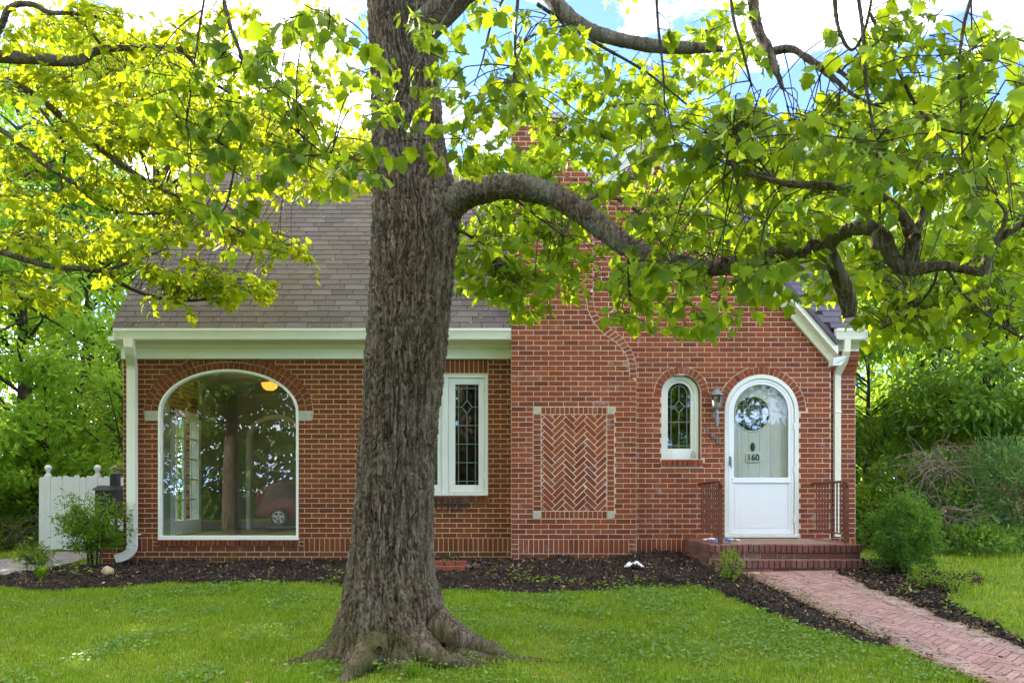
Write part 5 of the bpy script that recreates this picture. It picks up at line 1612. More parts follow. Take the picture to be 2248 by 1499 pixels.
def rpx(w, Y): return .5 * w * Y / FPX
BW = []
BR = []      # (points, radii) kept so that leaf sprays can be tied to them
def bough(pts, widths, name='limb', mat='limb', amp=.006, n=22):
    if name == 'branch': widths = [w * .72 for w in widths]
    rad = [rpx(w, p[2]) for w, p in zip(widths, pts)]
    BW.append(max(widths)); BR.append(np.array(spline([at(*p) for p in pts], 40)))
    return limb(name, pts, rad, maple, M[mat], n, 14, amp, len(BR) * 3.1)
bough([(930, 520, 6.72), (965, 478, 6.68), (1005, 440, 6.6), (1055, 418, 6.52), (1110, 410, 6.45), (1180, 418, 6.35), (1255, 450, 6.25), (1325, 503, 6.15), (1400, 553, 6.0), (1475, 575, 5.85), (1550, 588, 5.7), (1635, 578, 5.5), (1715, 556, 5.35), (1790, 545, 5.2), (1845, 512, 5.1), (1895, 499, 5.0), (1935, 518, 4.95), (1958, 560, 4.9), (1985, 590, 4.85), (2030, 588, 4.8), (2085, 584, 4.78), (2160, 600, 4.75)],
      [108, 82, 62, 56, 53, 51, 48, 45, 42, 39, 37, 36, 35, 35, 35, 35, 35, 35, 33, 22, 20, 16], amp=.013, n=44)
bough([(1996, 592, 4.85), (2000, 555, 4.84), (2002, 520, 4.82), (1985, 480, 4.8), (1960, 450, 4.75), (1930, 430, 4.7), (1880, 415, 4.65), (1800, 407, 4.6), (1740, 405, 4.55), (1680, 392, 4.5), (1625, 375, 4.45), (1600, 350, 4.4), (1605, 322, 4.35), (1640, 305, 4.3)],
      [36, 34, 30, 24, 20, 18, 17, 15, 14, 12, 10, 9, 8, 6])
bough([(2003, 515, 4.82), (2020, 490, 4.8), (2026, 460, 4.78), (2018, 435, 4.75), (2000, 415, 4.7)], [20, 17, 15, 13, 9])
bough([(2160, 602, 4.75), (2170, 565, 4.72), (2195, 525, 4.68), (2248, 492, 4.6), (2330, 470, 4.5)], [20, 19, 17, 14, 12])
bough([(2110, 588, 4.78), (2150, 545, 4.85), (2190, 520, 4.9), (2208, 470, 4.9), (2190, 440, 4.9)], [14, 13, 12, 9, 7])
bough([(1815, 545, 5.18), (1835, 590, 5.2), (1852, 630, 5.22), (1862, 665, 5.24), (1866, 697, 5.25)], [36, 35, 35, 34, 26])
bough([(930, 60, 6.6), (1080, -60, 6.3), (1190, -30, 6.1), (1235, 25, 6.0), (1290, 65, 5.95), (1355, 87, 5.9), (1440, 102, 5.85), (1520, 106, 5.8), (1586, 108, 5.75)], [70, 52, 42, 36, 32, 30, 28, 24, 12])
bough([(1700, -160, 5.4), (1660, -60, 5.3), (1655, 10, 5.25), (1664, 65, 5.2), (1690, 112, 5.15), (1702, 150, 5.1), (1718, 195, 5.1)], [30, 26, 24, 22, 20, 15, 9])
bough([(1692, 114, 5.15), (1735, 108, 5.1), (1775, 130, 5.05), (1820, 165, 5.0), (1872, 208, 4.95), (1915, 230, 4.9)], [18, 17, 15, 13, 9, 5])
bough([(1790, 140, 5.0), (1840, 155, 4.95), (1885, 195, 4.9)], [12, 10, 6])
bough([(1600, -60, 5.3), (1610, 40, 5.25), (1630, 110, 5.2), (1650, 190, 5.2)], [10, 9, 8, 6], 'branch', 'twig')
bough([(1830, -30, 4.6), (1840, 60, 4.55), (1870, 110, 4.5), (1900, 60, 4.45), (1920, -40, 4.4)], [15, 12, 9, 8, 7], 'branch', 'twig')
bough([(1880, -40, 4.5), (1895, 80, 4.45), (1900, 180, 4.4), (1915, 270, 4.4), (1925, 345, 4.4)], [12, 11, 10, 9, 7], 'branch', 'twig')
bough([(1910, 30, 4.6), (1935, 80, 4.55), (1975, 160, 4.5), (2010, 230, 4.5), (2060, 280, 4.45), (2130, 296, 4.4), (2195, 308, 4.4)], [10, 11, 11, 10, 9, 7, 5], 'branch', 'twig')
bough([(2140, -30, 4.4), (2115, 60, 4.4), (2105, 160, 4.4), (2110, 240, 4.4), (2112, 350, 4.4)], [10, 10, 9, 7, 5], 'branch', 'twig')
bough([(480, -60, 4.9), (500, 40, 4.85), (525, 110, 4.8), (545, 185, 4.8)], [13, 12, 11, 8], 'branch', 'twig')
bough([(455, -40, 4.9), (435, 80, 4.85), (415, 230, 4.85), (408, 280, 4.85)], [7, 6, 5, 3], 'branch', 'twig')
bough([(560, 220, 4.8), (640, 280, 4.8), (700, 330, 4.75), (735, 360, 4.7)], [8, 7, 6, 4], 'branch', 'twig')
bough([(535, 300, 4.85), (515, 370, 4.85), (500, 440, 4.85), (485, 470, 4.85)], [8, 7, 6, 4], 'branch', 'twig')
bough([(1030, -40, 5.2), (1000, 10, 5.2), (960, 70, 5.15), (925, 130, 5.1), (885, 205, 5.05), (850, 250, 5.0)], [16, 14, 10, 8, 6, 4], 'branch', 'twig')
bough([(1140, -40, 5.0), (1132, 60, 5.0), (1130, 140, 4.95), (1125, 230, 4.95)], [10, 9, 8, 6], 'branch', 'twig')
bough([(1120, -30, 5.6), (1080, 50, 5.6), (1060, 130, 5.6), (1040, 190, 5.6)], [8, 6, 5, 3], 'branch', 'twig')
bough([(1440, -30, 5.6), (1445, 60, 5.6), (1455, 150, 5.6), (1460, 260, 5.6), (1460, 330, 5.6)], [9, 8, 7, 6, 4], 'branch', 'twig')
bough([(1180, 10, 5.9), (1300, 90, 6.2), (1420, 160, 6.6), (1520, 240, 7.0)], [12, 10, 8, 5], 'branch', 'twig')
bough([(1270, 455, 6.25), (1310, 430, 6.6), (1360, 440, 7.0), (1420, 480, 7.4), (1480, 540, 7.6)], [14, 11, 9, 8, 5], 'branch', 'twig')
bough([(1000, 500, 6.6), (1040, 525, 7.0), (1075, 560, 7.3), (1090, 590, 7.5)], [12, 10, 8, 6], 'branch', 'twig')
bough([(1120, 430, 6.45), (1180, 475, 7.0), (1240, 520, 7.3)], [10, 8, 5], 'branch', 'twig')
bough([(1380, 560, 6.0), (1380, 620, 6.4), (1382, 660, 6.5)], [8, 7, 4], 'branch', 'twig')
bough([(2060, 590, 4.8), (2040, 640, 5.4), (1990, 690, 5.9), (1940, 720, 6.2)], [10, 8, 6, 4], 'branch', 'twig')
bough([(2080, 590, 4.8), (2120, 650, 5.6), (2180, 700, 6.2), (2240, 740, 6.4)], [10, 8, 6, 4], 'branch', 'twig')
bough([(1930, 430, 4.7), (1940, 560, 5.4), (2000, 640, 6), (2010, 700, 6.2)], [8, 7, 6, 4], 'branch', 'twig')
# knot and healed cut on the trunk and limb
for (px_, py_, Y_, r_) in ((1937, 524, 4.83, .058), (2010, 522, 4.74, .030), (880, 240, 6.42, .075), (833, 1425, 6.17, .032)):
    c = np.array(at(px_, py_, Y_)); m_ = MB(); n = 16
    V = []
    for ring, (rr_, dy) in enumerate(((1.0, .03), (1.0, -.008), (.82, -.014), (.7, .008), (.0, .014))):
        for k in range(n):
            a = 2 * math.pi * k / n; w = 1 + .10 * math.sin(3 * a + px_)
            V.append((c[0] + r_ * rr_ * w * math.cos(a), c[1] + dy, c[2] + r_ * rr_ * w * math.sin(a)))
    m_.add(V, [(i * n + k, i * n + (k + 1) % n, (i + 1) * n + (k + 1) % n, (i + 1) * n + k) for i in range(4) for k in range(n)])
    m_.build('knot', M['bark'], maple, True)
# surface roots
def root(pts, rad):
    W = []
    for (x, y, dz) in pts: W.append((x, y, float(ground(x, y)) + dz))
    limb('root', W, rad, maple, M['bark'], 26, 14, .02, pts[0][0] * 7, False)
root([(-1.0, 6.62, .14), (-1.25, 6.55, .05), (-1.5, 6.50, .005), (-1.75, 6.50, -.03), (-2.0, 6.52, -.06)], [.17, .11, .07, .05, .03])
root([(-.62, 6.60, .20), (-.42, 6.56, .10), (-.26, 6.55, .045), (-.18, 6.56, .03), (-.02, 6.6, -.03), (.2, 6.62, -.06)], [.16, .12, .085, .07, .045, .03])
root([(-.75, 6.45, .12), (-.55, 6.30, .03), (-.36, 6.28, .01), (-.18, 6.32, -.01), (0.05, 6.36, -.03)], [.15, .09, .06, .04, .02])
root([(-.95, 6.45, .14), (-1.06, 6.28, .06), (-1.14, 6.12, .01), (-1.2, 5.95, -.04)], [.17, .13, .08, .04])
root([(-.5, 6.5, .05), (-.2, 6.45, .012), (.1, 6.52, -.005), (.4, 6.5, -.02)], [.06, .035, .026, .015])

# ---- foliage of the big maple
Ln, Tn = Leaves(), []          # near dark leaves
Lm, Tm = Leaves(), []          # mid distance brighter leaves
BRP = np.concatenate(BR)
for P, w in zip(BR, BW):
    if w > 16: continue
    for k in range(6, 40, 4):
        if RNG.random() < .75:
            d = P[k] - P[k - 2]; sd = np.cross(d, [0, .6, .4]); sd /= np.linalg.norm(sd) + 1e-9
            far = P[k][1] > 6.0
            spray(Lm if far else Ln, Tm if far else Tn, P[k], d / (np.linalg.norm(d) + 1e-9) * .5 + sd * RNG.choice([-1, 1]) + RNG.normal(0, .3, 3), RNG.uniform(.10, .22), int(RNG.integers(3, 6)), .092, .4, .85, (0, -.35, .1), .6)
def cluster(L, T, px, py, rx, ry, Y, dy, n, size, tb, droop=.7, leaves=(5, 9), ln=(.12, .3), face=(0, -.5, .1), flat=.55, tie=1.0):
    for _ in range(n):
        a = RNG.uniform(0, 6.28); r = math.sqrt(RNG.random())
        yy = Y + RNG.normal(0, dy)
        st = np.array(at(px + rx * r * math.cos(a), py + ry * r * math.sin(a), yy))
        an = RNG.uniform(0, 6.28); d = np.array([math.cos(an), math.sin(an) * .8, RNG.uniform(-.45, .15)])
        spray(L, T, st, d, RNG.uniform(*ln), int(RNG.integers(*leaves)), size, tb, droop, face, flat)
        if RNG.random() < tie:
            dd = np.linalg.norm(BRP - st, axis=1); j = int(RNG.choice(np.argsort(dd)[:14 if dd.min() > .3 else 6]))
            if .05 < dd[j] < .85:
                mid = .5 * (BRP[j] + st) + np.array([0, 0, .12 * dd[j]]) + RNG.normal(0, .05 * dd[j], 3)
                T.append((spline([BRP[j], mid, st], 7), .0045, .003))
NEAR = [(385, 110, 90, 60, 4.9, 8), (400, 230, 80, 40, 4.9, 9), (560, 150, 90, 70, 4.8, 10), (520, 270, 80, 50, 4.8, 8), (640, 330, 70, 40, 4.7, 8), (660, 200, 60, 60, 4.8, 5), (430, 390, 50, 60, 4.9, 6), (700, 40, 70, 40, 4.0, 6), (15, 210, 30, 40, 4.9, 3), (770, 330, 40, 60, 4.7, 4),
        (620, 60, 60, 50, 4.6, 6), (880, 140, 80, 70, 4.7, 8), (840, 260, 50, 40, 4.7, 5), (900, 60, 60, 60, 4.9, 5), (1020, 170, 70, 60, 4.9, 8), (1150, 220, 70, 60, 4.8, 9), (1000, 310, 40, 40, 4.8, 4), (1180, 40, 70, 40, 4.6, 7), (1260, 60, 40, 60, 4.6, 3), (1060, 240, 50, 50, 4.9, 5), (1240, 280, 60, 30, 4.8, 5),
        (1480, 270, 90, 50, 4.9, 12), (1600, 260, 100, 50, 4.7, 16), (1720, 270, 90, 50, 4.6, 16), (1800, 340, 90, 50, 4.5, 14), (1650, 350, 90, 40, 4.7, 10), (1920, 300, 90, 50, 4.5, 15), (2030, 250, 90, 60, 4.4, 17), (2140, 320, 90, 60, 4.3, 16), (2200, 230, 60, 80, 4.4, 9), (1990, 370, 90, 40, 4.5, 11), (2200, 430, 60, 60, 4.4, 9),
        (2080, 130, 90, 60, 4.5, 12), (2170, 60, 80, 50, 4.5, 9), (1960, 90, 60, 60, 4.6, 6), (2030, 30, 60, 40, 4.5, 6), (1500, 440, 80, 60, 5.2, 9), (1620, 470, 90, 50, 5.1, 11), (1450, 560, 70, 50, 5.4, 7), (1580, 580, 80, 30, 5.3, 5), (1700, 610, 70, 25, 5.2, 5), (1760, 480, 70, 40, 5.0, 7), (1880, 430, 70, 40, 4.8, 6), (2070, 440, 70, 50, 4.7, 7), (1500, 660, 60, 25, 5.5, 3), (1850, 600, 60, 40, 5.2, 3), (1400, 330, 50, 40, 5.2, 4)]
NEAR += [(1620, 580, 70, 40, 4.95, 9), (1690, 560, 50, 40, 4.9, 6), (1570, 650, 40, 20, 5.0, 3), (1850, 250, 80, 60, 4.5, 10), (2080, 330, 90, 60, 4.4, 12), (1960, 340, 80, 50, 4.4, 9), (2190, 140, 60, 60, 4.3, 7), (1700, 330, 80, 40, 4.5, 9), (1560, 330, 80, 50, 4.7, 9), (1440, 470, 60, 50, 5.3, 6), (1500, 560, 60, 30, 5.2, 6), (2130, 400, 70, 50, 4.4, 8), (1790, 240, 70, 50, 4.6, 8), (1650, 230, 70, 40, 4.7, 8), (2030, 420, 60, 40, 4.5, 6)]
for (px_, py_, rx_, ry_, Y_, n_) in NEAR:
    Yb = Y_ + (1.05 if px_ > 1400 and RNG.random() < .45 else 0)
    cluster(Ln, Tn, px_, py_, rx_, ry_, Yb, .3, n_, .085 if Yb < 5.2 else .102, .30, droop=.85, leaves=(5, 9), ln=(.12, .28), face=(0, -.35, .1), flat=.6, tie=.55)
MID = [(1050, 450, 50, 40, 8.0, 12), (1130, 420, 70, 40, 8.2, 16), (1040, 330, 50, 40, 8.4, 12), (1200, 600, 50, 30, 7.6, 9), (1400, 560, 50, 30, 7.4, 7), (1270, 320, 60, 40, 8.2, 12), (1480, 480, 70, 50, 7.8, 16), (1640, 330, 80, 60, 8.0, 16), (1860, 330, 90, 60, 7.6, 16), (2000, 420, 90, 50, 7.2, 16), (1240, 400, 80, 40, 8.2, 16), (1090, 360, 90, 40, 8.2, 22), (1200, 330, 80, 40, 8.2, 18), (1070, 560, 55, 60, 7.6, 26), (1120, 620, 45, 40, 7.6, 14), (1150, 480, 80, 40, 8.0, 22), (1250, 480, 60, 50, 8.0, 14), (1240, 560, 60, 40, 7.8, 14), (1370, 600, 60, 45, 7.2, 15), (1390, 680, 40, 20, 7.0, 5), (1530, 690, 40, 15, 7.0, 4), (1380, 230, 90, 80, 8.4, 34), (1300, 150, 80, 60, 8.4, 18), (1480, 180, 80, 80, 8.4, 26), (1460, 400, 50, 50, 8.4, 13), (1560, 380, 90, 60, 8.2, 28), (1560, 500, 90, 40, 7.6, 16), (1700, 470, 90, 60, 8, 26),
       (1620, 60, 60, 60, 7.6, 12), (1900, 620, 90, 50, 7.0, 24), (2020, 660, 90, 50, 6.8, 26), (2140, 640, 90, 50, 6.8, 28), (2220, 690, 50, 50, 6.8, 14), (2140, 560, 90, 50, 7.2, 24), (2060, 510, 90, 50, 7.4, 22), (1960, 560, 70, 40, 7.2, 18), (1820, 490, 80, 50, 7.6, 18), (1930, 240, 80, 60, 7.6, 14), (1560, 100, 60, 50, 7.6, 9), (2210, 500, 50, 60, 7, 14), (1960, 700, 60, 20, 6.9, 9), (2100, 200, 100, 80, 7.2, 16), (2180, 400, 70, 60, 7.2, 14), (1250, 230, 60, 60, 8.4, 12), (1180, 120, 60, 60, 8.2, 9), (1750, 380, 100, 50, 8, 18), (1690, 560, 80, 30, 7.2, 9)]
for (px_, py_, rx_, ry_, Y_, n_) in MID:
    cluster(Lm, Tm, px_, py_, rx_, ry_, Y_, .35, int(n_ * 1.35), .105, .5, droop=.6, leaves=(6, 11), ln=(.16, .36), face=(0, -.55, .2), flat=.6, tie=.5)
# the crown above the picture
CROWN = Leaves(); TC = []
for _ in range(420):
    a = RNG.uniform(0, 6.28); r = 3.6 * math.sqrt(RNG.random()); z = RNG.uniform(5.9, 9.4)
    y = 6.9 + r * math.sin(a); x = -.6 + r * math.cos(a)
    if y < 3: continue
    if (z - CAM_H) / y < .60: continue
    spray(CROWN, TC, (x, y, z), (math.cos(a), math.sin(a), -.1), .35, 7, .15, .45)
# the largest near leaves become parts of their own
arr = Ln.arrays(); P_ = arr[0]
sx = 1124 + P_[:, 0] * FPX / P_[:, 1]; sy = 1075 - (P_[:, 2] - CAM_H) * FPX / P_[:, 1]
x_, y_, z_ = frames(arr[1], arr[2])
face = np.abs((z_ * (P_ - [0, 0, CAM_H]) / np.linalg.norm(P_ - [0, 0, CAM_H], axis=1)[:, None]).sum(1))
score = np.where((sx > 10) & (sx < 2238) & (sy > 10) & (sy < 1480), arr[3] / P_[:, 1] * (face + .15), -1)
order = np.argsort(-score); pick = order[:300]; keep = order[300:]
TV, TF = LT[2]
lme = []
for v in range(4):
    tv = TV.copy(); tv[:, 2] += .05 * np.sin(tv[:, 0] * (3 + v) + v) + .05 * np.sin(tv[:, 1] * (4 + v)); tv[:, 0] *= 1 + .06 * (v - 1.5)
    lme.append(fast_mesh('leaf', tv, TF, M['leaf_near'], True, tone=np.zeros(len(tv))))
for i in pick:
    o = bpy.data.objects.new('leaf', lme[int(i) % 4]); s_ = arr[3][i]
    o.matrix_world = Matrix(((x_[i, 0] * s_, y_[i, 0] * s_, z_[i, 0] * s_, P_[i, 0]), (x_[i, 1] * s_, y_[i, 1] * s_, z_[i, 1] * s_, P_[i, 1]), (x_[i, 2] * s_, y_[i, 2] * s_, z_[i, 2] * s_, P_[i, 2]), (0, 0, 0, 1)))
    COL.objects.link(o); o.parent = maple; o.matrix_parent_inverse = Matrix.Translation(-Vector(maple.location))
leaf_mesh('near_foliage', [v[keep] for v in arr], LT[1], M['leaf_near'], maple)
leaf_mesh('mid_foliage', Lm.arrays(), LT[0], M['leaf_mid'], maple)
leaf_mesh('crown', CROWN.arrays(), RHOMB, M['leaf_mid'], maple)
twig_mesh('twigs', Tn + Tm, M['twig'], maple)

# ================================================================== LEFT MAPLE (sunlit, trunk outside the picture)
maple2 = thing('maple_tree', 'sunlit yellow green maple reaching over the roof from the left edge', 'tree', (-8.2, 9.4, -.1))
def limb2(pts, widths, name='branch'):
    rad = [rpx(w, p[2]) for w, p in zip(widths, pts)]
    P = np.array(spline([at(*p) for p in pts], 40)); BR2.append(P)
    return limb(name, pts, rad, maple2, M['limb' if max(widths) > 16 else 'twig'], 12, 12, .004, len(BR2))
BR2 = []
tb_ = at(-520, 560, 9.4)
limb('trunk', [(-8.3, 9.4, -.3), (-8.25, 9.4, 1.2), (-8.15, 9.4, 2.6), (-8.0, 9.4, 4.2), (-7.9, 9.5, 6.0), (-7.8, 9.5, 8.0)], [.26, .21, .19, .17, .13, .06], maple2, M['bark'], 30, 16, .012, 3, False)
limb2([(-520, 240, 9.4), (-250, 150, 9.2), (-60, 126, 9.0), (60, 128, 9.0), (165, 134, 9.0), (215, 112, 9.1), (300, 105, 9.2), (400, 110, 9.3), (480, 125, 9.4), (560, 150, 9.5)], [40, 34, 28, 26, 22, 16, 13, 12, 10, 6])
limb2([(-300, 180, 9.2), (-40, 100, 8.8), (20, 20, 8.6), (70, 10, 8.6), (110, 28, 8.6), (170, 30, 8.7), (240, 45, 8.8)], [20, 16, 14, 12, 11, 9, 5])
limb2([(-500, 330, 9.4), (-200, 250, 9.4), (-20, 180, 9.5), (70, 205, 9.5), (150, 270, 9.6), (250, 350, 9.7), (320, 395, 9.8), (400, 440, 9.9)], [30, 24, 18, 16, 14, 11, 9, 5])
limb2([(-480, 380, 9.4), (-120, 240, 9.2), (0, 285, 9.2), (90, 355, 9.3), (170, 410, 9.4), (230, 455, 9.5), (310, 470, 9.6), (390, 465, 9.7)], [26, 18, 13, 11, 10, 8, 6, 4])
limb2([(90, 240, 9.4), (140, 320, 9.5), (135, 400, 9.5), (150, 450, 9.5)], [6, 5, 4, 3])
limb2([(-480, 520, 9.4), (-200, 510, 9.0), (-60, 535, 8.8), (40, 565, 8.8), (110, 585, 8.8), (190, 590, 8.9), (230, 594, 9.0), (300, 570, 9.2), (370, 545, 9.4)], [30, 20, 15, 13, 12, 11, 9, 6, 4])
limb2([(230, 594, 9.0), (270, 625, 9.1), (330, 650, 9.3), (400, 660, 9.5), (470, 655, 9.7), (550, 640, 9.9)], [9, 8, 7, 6, 5, 3])
limb2([(-300, 600, 9.2), (-60, 590, 9.0), (20, 640, 9.0), (90, 690, 9.2), (140, 720, 9.4)], [12, 8, 6, 5, 3])
limb2([(400, 440, 9.9), (470, 480, 10.0), (560, 520, 10.2), (640, 550, 10.3)], [6, 5, 4, 3])
limb2([(400, 112, 9.3), (480, 190, 9.5), (600, 240, 9.8), (700, 250, 10)], [9, 7, 6, 4])
limb2([(230, 110, 9.1), (190, 60, 9), (150, 30, 8.9)], [8, 6, 4])
BRP = np.concatenate(BR2)
Ls, Ts = Leaves(), []
SUNC = [(60, 60, 80, 50, 8.9, 14), (180, 40, 80, 40, 9, 16), (300, 60, 80, 50, 9.2, 18), (430, 60, 70, 50, 9.4, 15), (560, 40, 70, 40, 9.6, 12), (100, 190, 90, 40, 9.4, 20), (230, 190, 80, 50, 9.4, 22), (330, 190, 70, 60, 9.5, 20), (480, 210, 80, 60, 9.8, 22), (620, 180, 80, 60, 10, 16), (740, 170, 60, 70, 10, 14), (740, 60, 50, 60, 9.8, 10), (60, 330, 70, 50, 9.4, 18), (170, 300, 70, 40, 9.6, 20), (280, 300, 80, 40, 9.8, 24), (400, 310, 80, 40, 10, 22), (530, 310, 80, 40, 10.2, 20), (650, 360, 80, 30, 10.4, 18), (760, 380, 50, 30, 10.4, 10), (330, 420, 70, 30, 9.9, 20), (220, 400, 70, 40, 9.6, 20), (80, 450, 70, 30, 9.4, 14),
        (30, 520, 40, 20, 9, 9), (130, 530, 80, 25, 9, 18), (240, 520, 70, 25, 9.3, 18), (340, 500, 70, 25, 9.6, 20), (430, 470, 60, 20, 9.9, 16), (560, 520, 70, 25, 10.2, 20), (640, 545, 50, 20, 10.3, 12), (500, 500, 50, 20, 10.1, 12), (440, 600, 70, 22, 9.6, 22), (540, 620, 60, 18, 9.9, 16), (380, 630, 50, 18, 9.4, 12), (330, 590, 50, 25, 9.2, 12), (60, 640, 60, 30, 9, 15), (30, 600, 30, 30, 9, 6), (410, 410, 60, 20, 10.2, 12), (20, 400, 30, 30, 9.2, 8), (590, 410, 60, 15, 10.4, 11), (700, 400, 60, 15, 10.5, 11), (660, 290, 70, 40, 10.2, 14), (60, 130, 60, 30, 9.2, 8)]
for (px_, py_, rx_, ry_, Y_, n_) in SUNC:
    cluster(Ls, Ts, px_, py_, rx_, ry_, Y_, .4, int(n_ * 1.45), .098, .5, droop=.45, leaves=(7, 12), ln=(.18, .42), face=(0, -.35, 0), flat=.9, tie=.7)
for _ in range(1000):   # unseen crown left and above the frame, made wide to shade the lawn
    x = RNG.uniform(-12.5, -5.2); y = RNG.uniform(6.0, 12.5); z = RNG.uniform(3.2, 9.5)
    if abs(x) < y * .62 and z < CAM_H + y * .6: continue
    an = RNG.uniform(0, 6.28); spray(Ls, Ts, (x, y, z), (math.cos(an), math.sin(an), -.1), .4, 8, .13, .5)
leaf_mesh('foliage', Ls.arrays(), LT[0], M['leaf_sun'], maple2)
twig_mesh('twigs', Ts, M['twig'], maple2)

# ================================================================== BACKGROUND TREES
def crown_leaves(centers, radii, per, lsize, zs=.5, up=1.0, tone0=.45, tvar=.22):
    C = np.repeat(centers, per, 0); Rd = np.repeat(radii, per); m = len(C)
    g = RNG.normal(0, 1, (m, 3)); g /= np.linalg.norm(g, axis=1)[:, None]
    rr = Rd * RNG.random(m) ** .42
    off = g * rr[:, None] * [1, 1, zs]
    p = C + off
    d = g * .6 + RNG.normal(0, .5, (m, 3)); d[:, 2] -= .35
    n = RNG.normal(0, .55, (m, 3)); n[:, 2] += up
    s = lsize * RNG.uniform(.6, 1.25, m)
    tc = np.repeat(RNG.normal(0, .16, len(centers)), per)
    t = np.clip(tone0 + tc + RNG.normal(0, tvar, m), 0, .999)
    return [p, d, n, s, t]
def bgtree(label, x, y, h, rad, zlow, nc, per, lsize, mat, trunk=.16, group=None, tpl=None, zs=.5, name='tree', crad=.75, lean=(0, 0), tone=.45, cat='tree', shape=1.0, bark='woods_bark'):
    z0 = float(ground(x, y)); t = thing(name, label, cat, (x, y, z0), group)
    top = np.array([x + lean[0], y + lean[1], z0 + h])
    axis = spline([(x, y, z0 - .2), (x + .25 * lean[0] + RNG.normal(0, .1), y, z0 + h * .3), (x + .6 * lean[0] + RNG.normal(0, .15), y + .5 * lean[1], z0 + h * .6), tuple(top)], 24)
    limb('trunk', [tuple(p) for p in axis[::4]], [trunk, trunk * .85, trunk * .72, trunk * .55, trunk * .4, trunk * .18], t, M[bark], 10, 6, .01, x, False)
    cen = []; tw = []
    for _ in range(nc):
        u = RNG.random(); z = zlow + (h - zlow) * u
        prof_ = (math.sin(math.pi * min(1, max(.03, (u * .86 + .12)))) ** .6) * shape
        a = RNG.uniform(0, 6.28); r = rad * prof_ * math.sqrt(RNG.uniform(.12, 1))
        ax = np.array([np.interp(z0 + z, axis[:, 2], axis[:, c]) for c in range(3)])
        c = ax + np.array([math.cos(a) * r, math.sin(a) * r, 0]); cen.append(c)
        b = np.array([np.interp(max(z0 + z - r * .55, z0 + .3), axis[:, 2], axis[:, k]) for k in range(3)])
        tw.append((spline([b, .5 * (b + c) + np.array([0, 0, .1 * r]), c], 6), trunk * .16 + .008, .006))
    cen = np.array(cen); rc = crad * RNG.uniform(.6, 1.25, nc)
    twig_mesh('branches', tw, M[bark], t, 5)
    leaf_mesh('crown', crown_leaves(cen, rc, per, lsize, zs, 1.0, tone), tpl or RHOMB, M[mat], t)
    return t
def X_(px, Y): return (px - 1124) * Y / FPX
# left woods
bgtree('tall green woodland tree at the far left, beyond the driveway', X_(40, 18.5), 18.5, 9.6, 2.5, .3, 80, 150, .19, 'leaf_wood', .2, 'trees beyond the driveway')
bgtree('leafy woodland tree behind the white picket fence', X_(190, 20), 20, 8.6, 2.4, .2, 75, 150, .19, 'leaf_wood', .18, 'trees beyond the driveway')
bgtree('woodland tree standing at the left picture edge behind the brush pile', X_(-70, 16.5), 16.5, 8.0, 2.2, .2, 50, 140, .18, 'leaf_wood', .16, 'trees beyond the driveway')
bgtree('tallest of the woodland trees, behind the leafy one at the fence', X_(120, 26), 26, 15.5, 4.0, 1.0, 90, 170, .26, 'leaf_wood', .28, 'trees beyond the driveway', tone=.6, crad=1.0)
bgtree('small round tree low behind the white fence', X_(245, 17.2), 17.2, 4.6, 1.5, .1, 45, 150, .15, 'leaf_wood', .1, 'trees beyond the driveway', tone=.5, crad=.6)
bgtree('low bushy tree beside the left edge of the white fence', X_(95, 16.6), 16.6, 3.6, 1.3, .1, 40, 150, .14, 'leaf_wood', .08, 'trees beyond the driveway', tone=.4, crad=.55)
# sunlit trees behind the roof
bgtree('sunlit yellow green tree rising behind the left end of the roof', X_(330, 24), 24, 13.4, 3.8, 3.5, 80, 210, .27, 'leaf_gold', .26, 'sunlit trees behind the house', crad=1.0)
bgtree('sunlit tree behind the middle of the left roof slope', X_(600, 27), 27, 12.6, 3.6, 4, 70, 210, .28, 'leaf_gold', .26, 'sunlit trees behind the house', crad=1.0)
bgtree('sunlit tree behind the roof next to the big trunk', X_(800, 25), 25, 11.4, 2.8, 4, 50, 200, .27, 'leaf_gold', .22, 'sunlit trees behind the house', crad=.9)
bgtree('green tree behind the gable peak', X_(1500, 27), 27, 10.6, 3.4, 2.5, 60, 200, .27, 'leaf_wood', .24, 'trees behind the right end of the house', tone=.75, crad=1.0)
bgtree('tall yellowish tree behind the right roof edge', X_(1760, 25), 25, 10.8, 3.2, 2, 60, 200, .25, 'leaf_gold', .22, 'trees behind the right end of the house', tone=.35, crad=1.0)
bgtree('broad green tree behind the garden at the right', X_(2030, 25), 25, 12.2, 3.8, 1, 80, 210, .26, 'leaf_wood', .24, 'trees behind the right end of the house', tone=.75, crad=1.0)
bgtree('green tree at the far right edge, rearmost', X_(2260, 24), 24, 11.5, 3.4, 1, 60, 210, .25, 'leaf_wood', .24, 'trees behind the right end of the house', tone=.7, crad=1.0)
# right garden
bgtree('spreading glossy leaved tree right of the house corner', X_(1990, 17), 17, 5.4, 2.0, 1.5, 60, 170, .15, 'leaf_magnolia', .12, None, OVAL, .42, crad=.75, lean=(.5, 0), tone=.65)
bgtree('dense dark evergreen tree hung with vines at the right edge', X_(2190, 14.0), 14.0, 6.2, 1.85, 1.45, 85, 200, .13, 'leaf_dark', .14, None, OVAL, .6, crad=.6, tone=.7)
bgtree('slim tree with a bare grey stem close to the house corner', X_(1905, 15.5), 15.5, 4.4, 1.2, 1.6, 30, 170, .14, 'leaf_magnolia', .07, None, OVAL, .45, crad=.6, tone=.6)

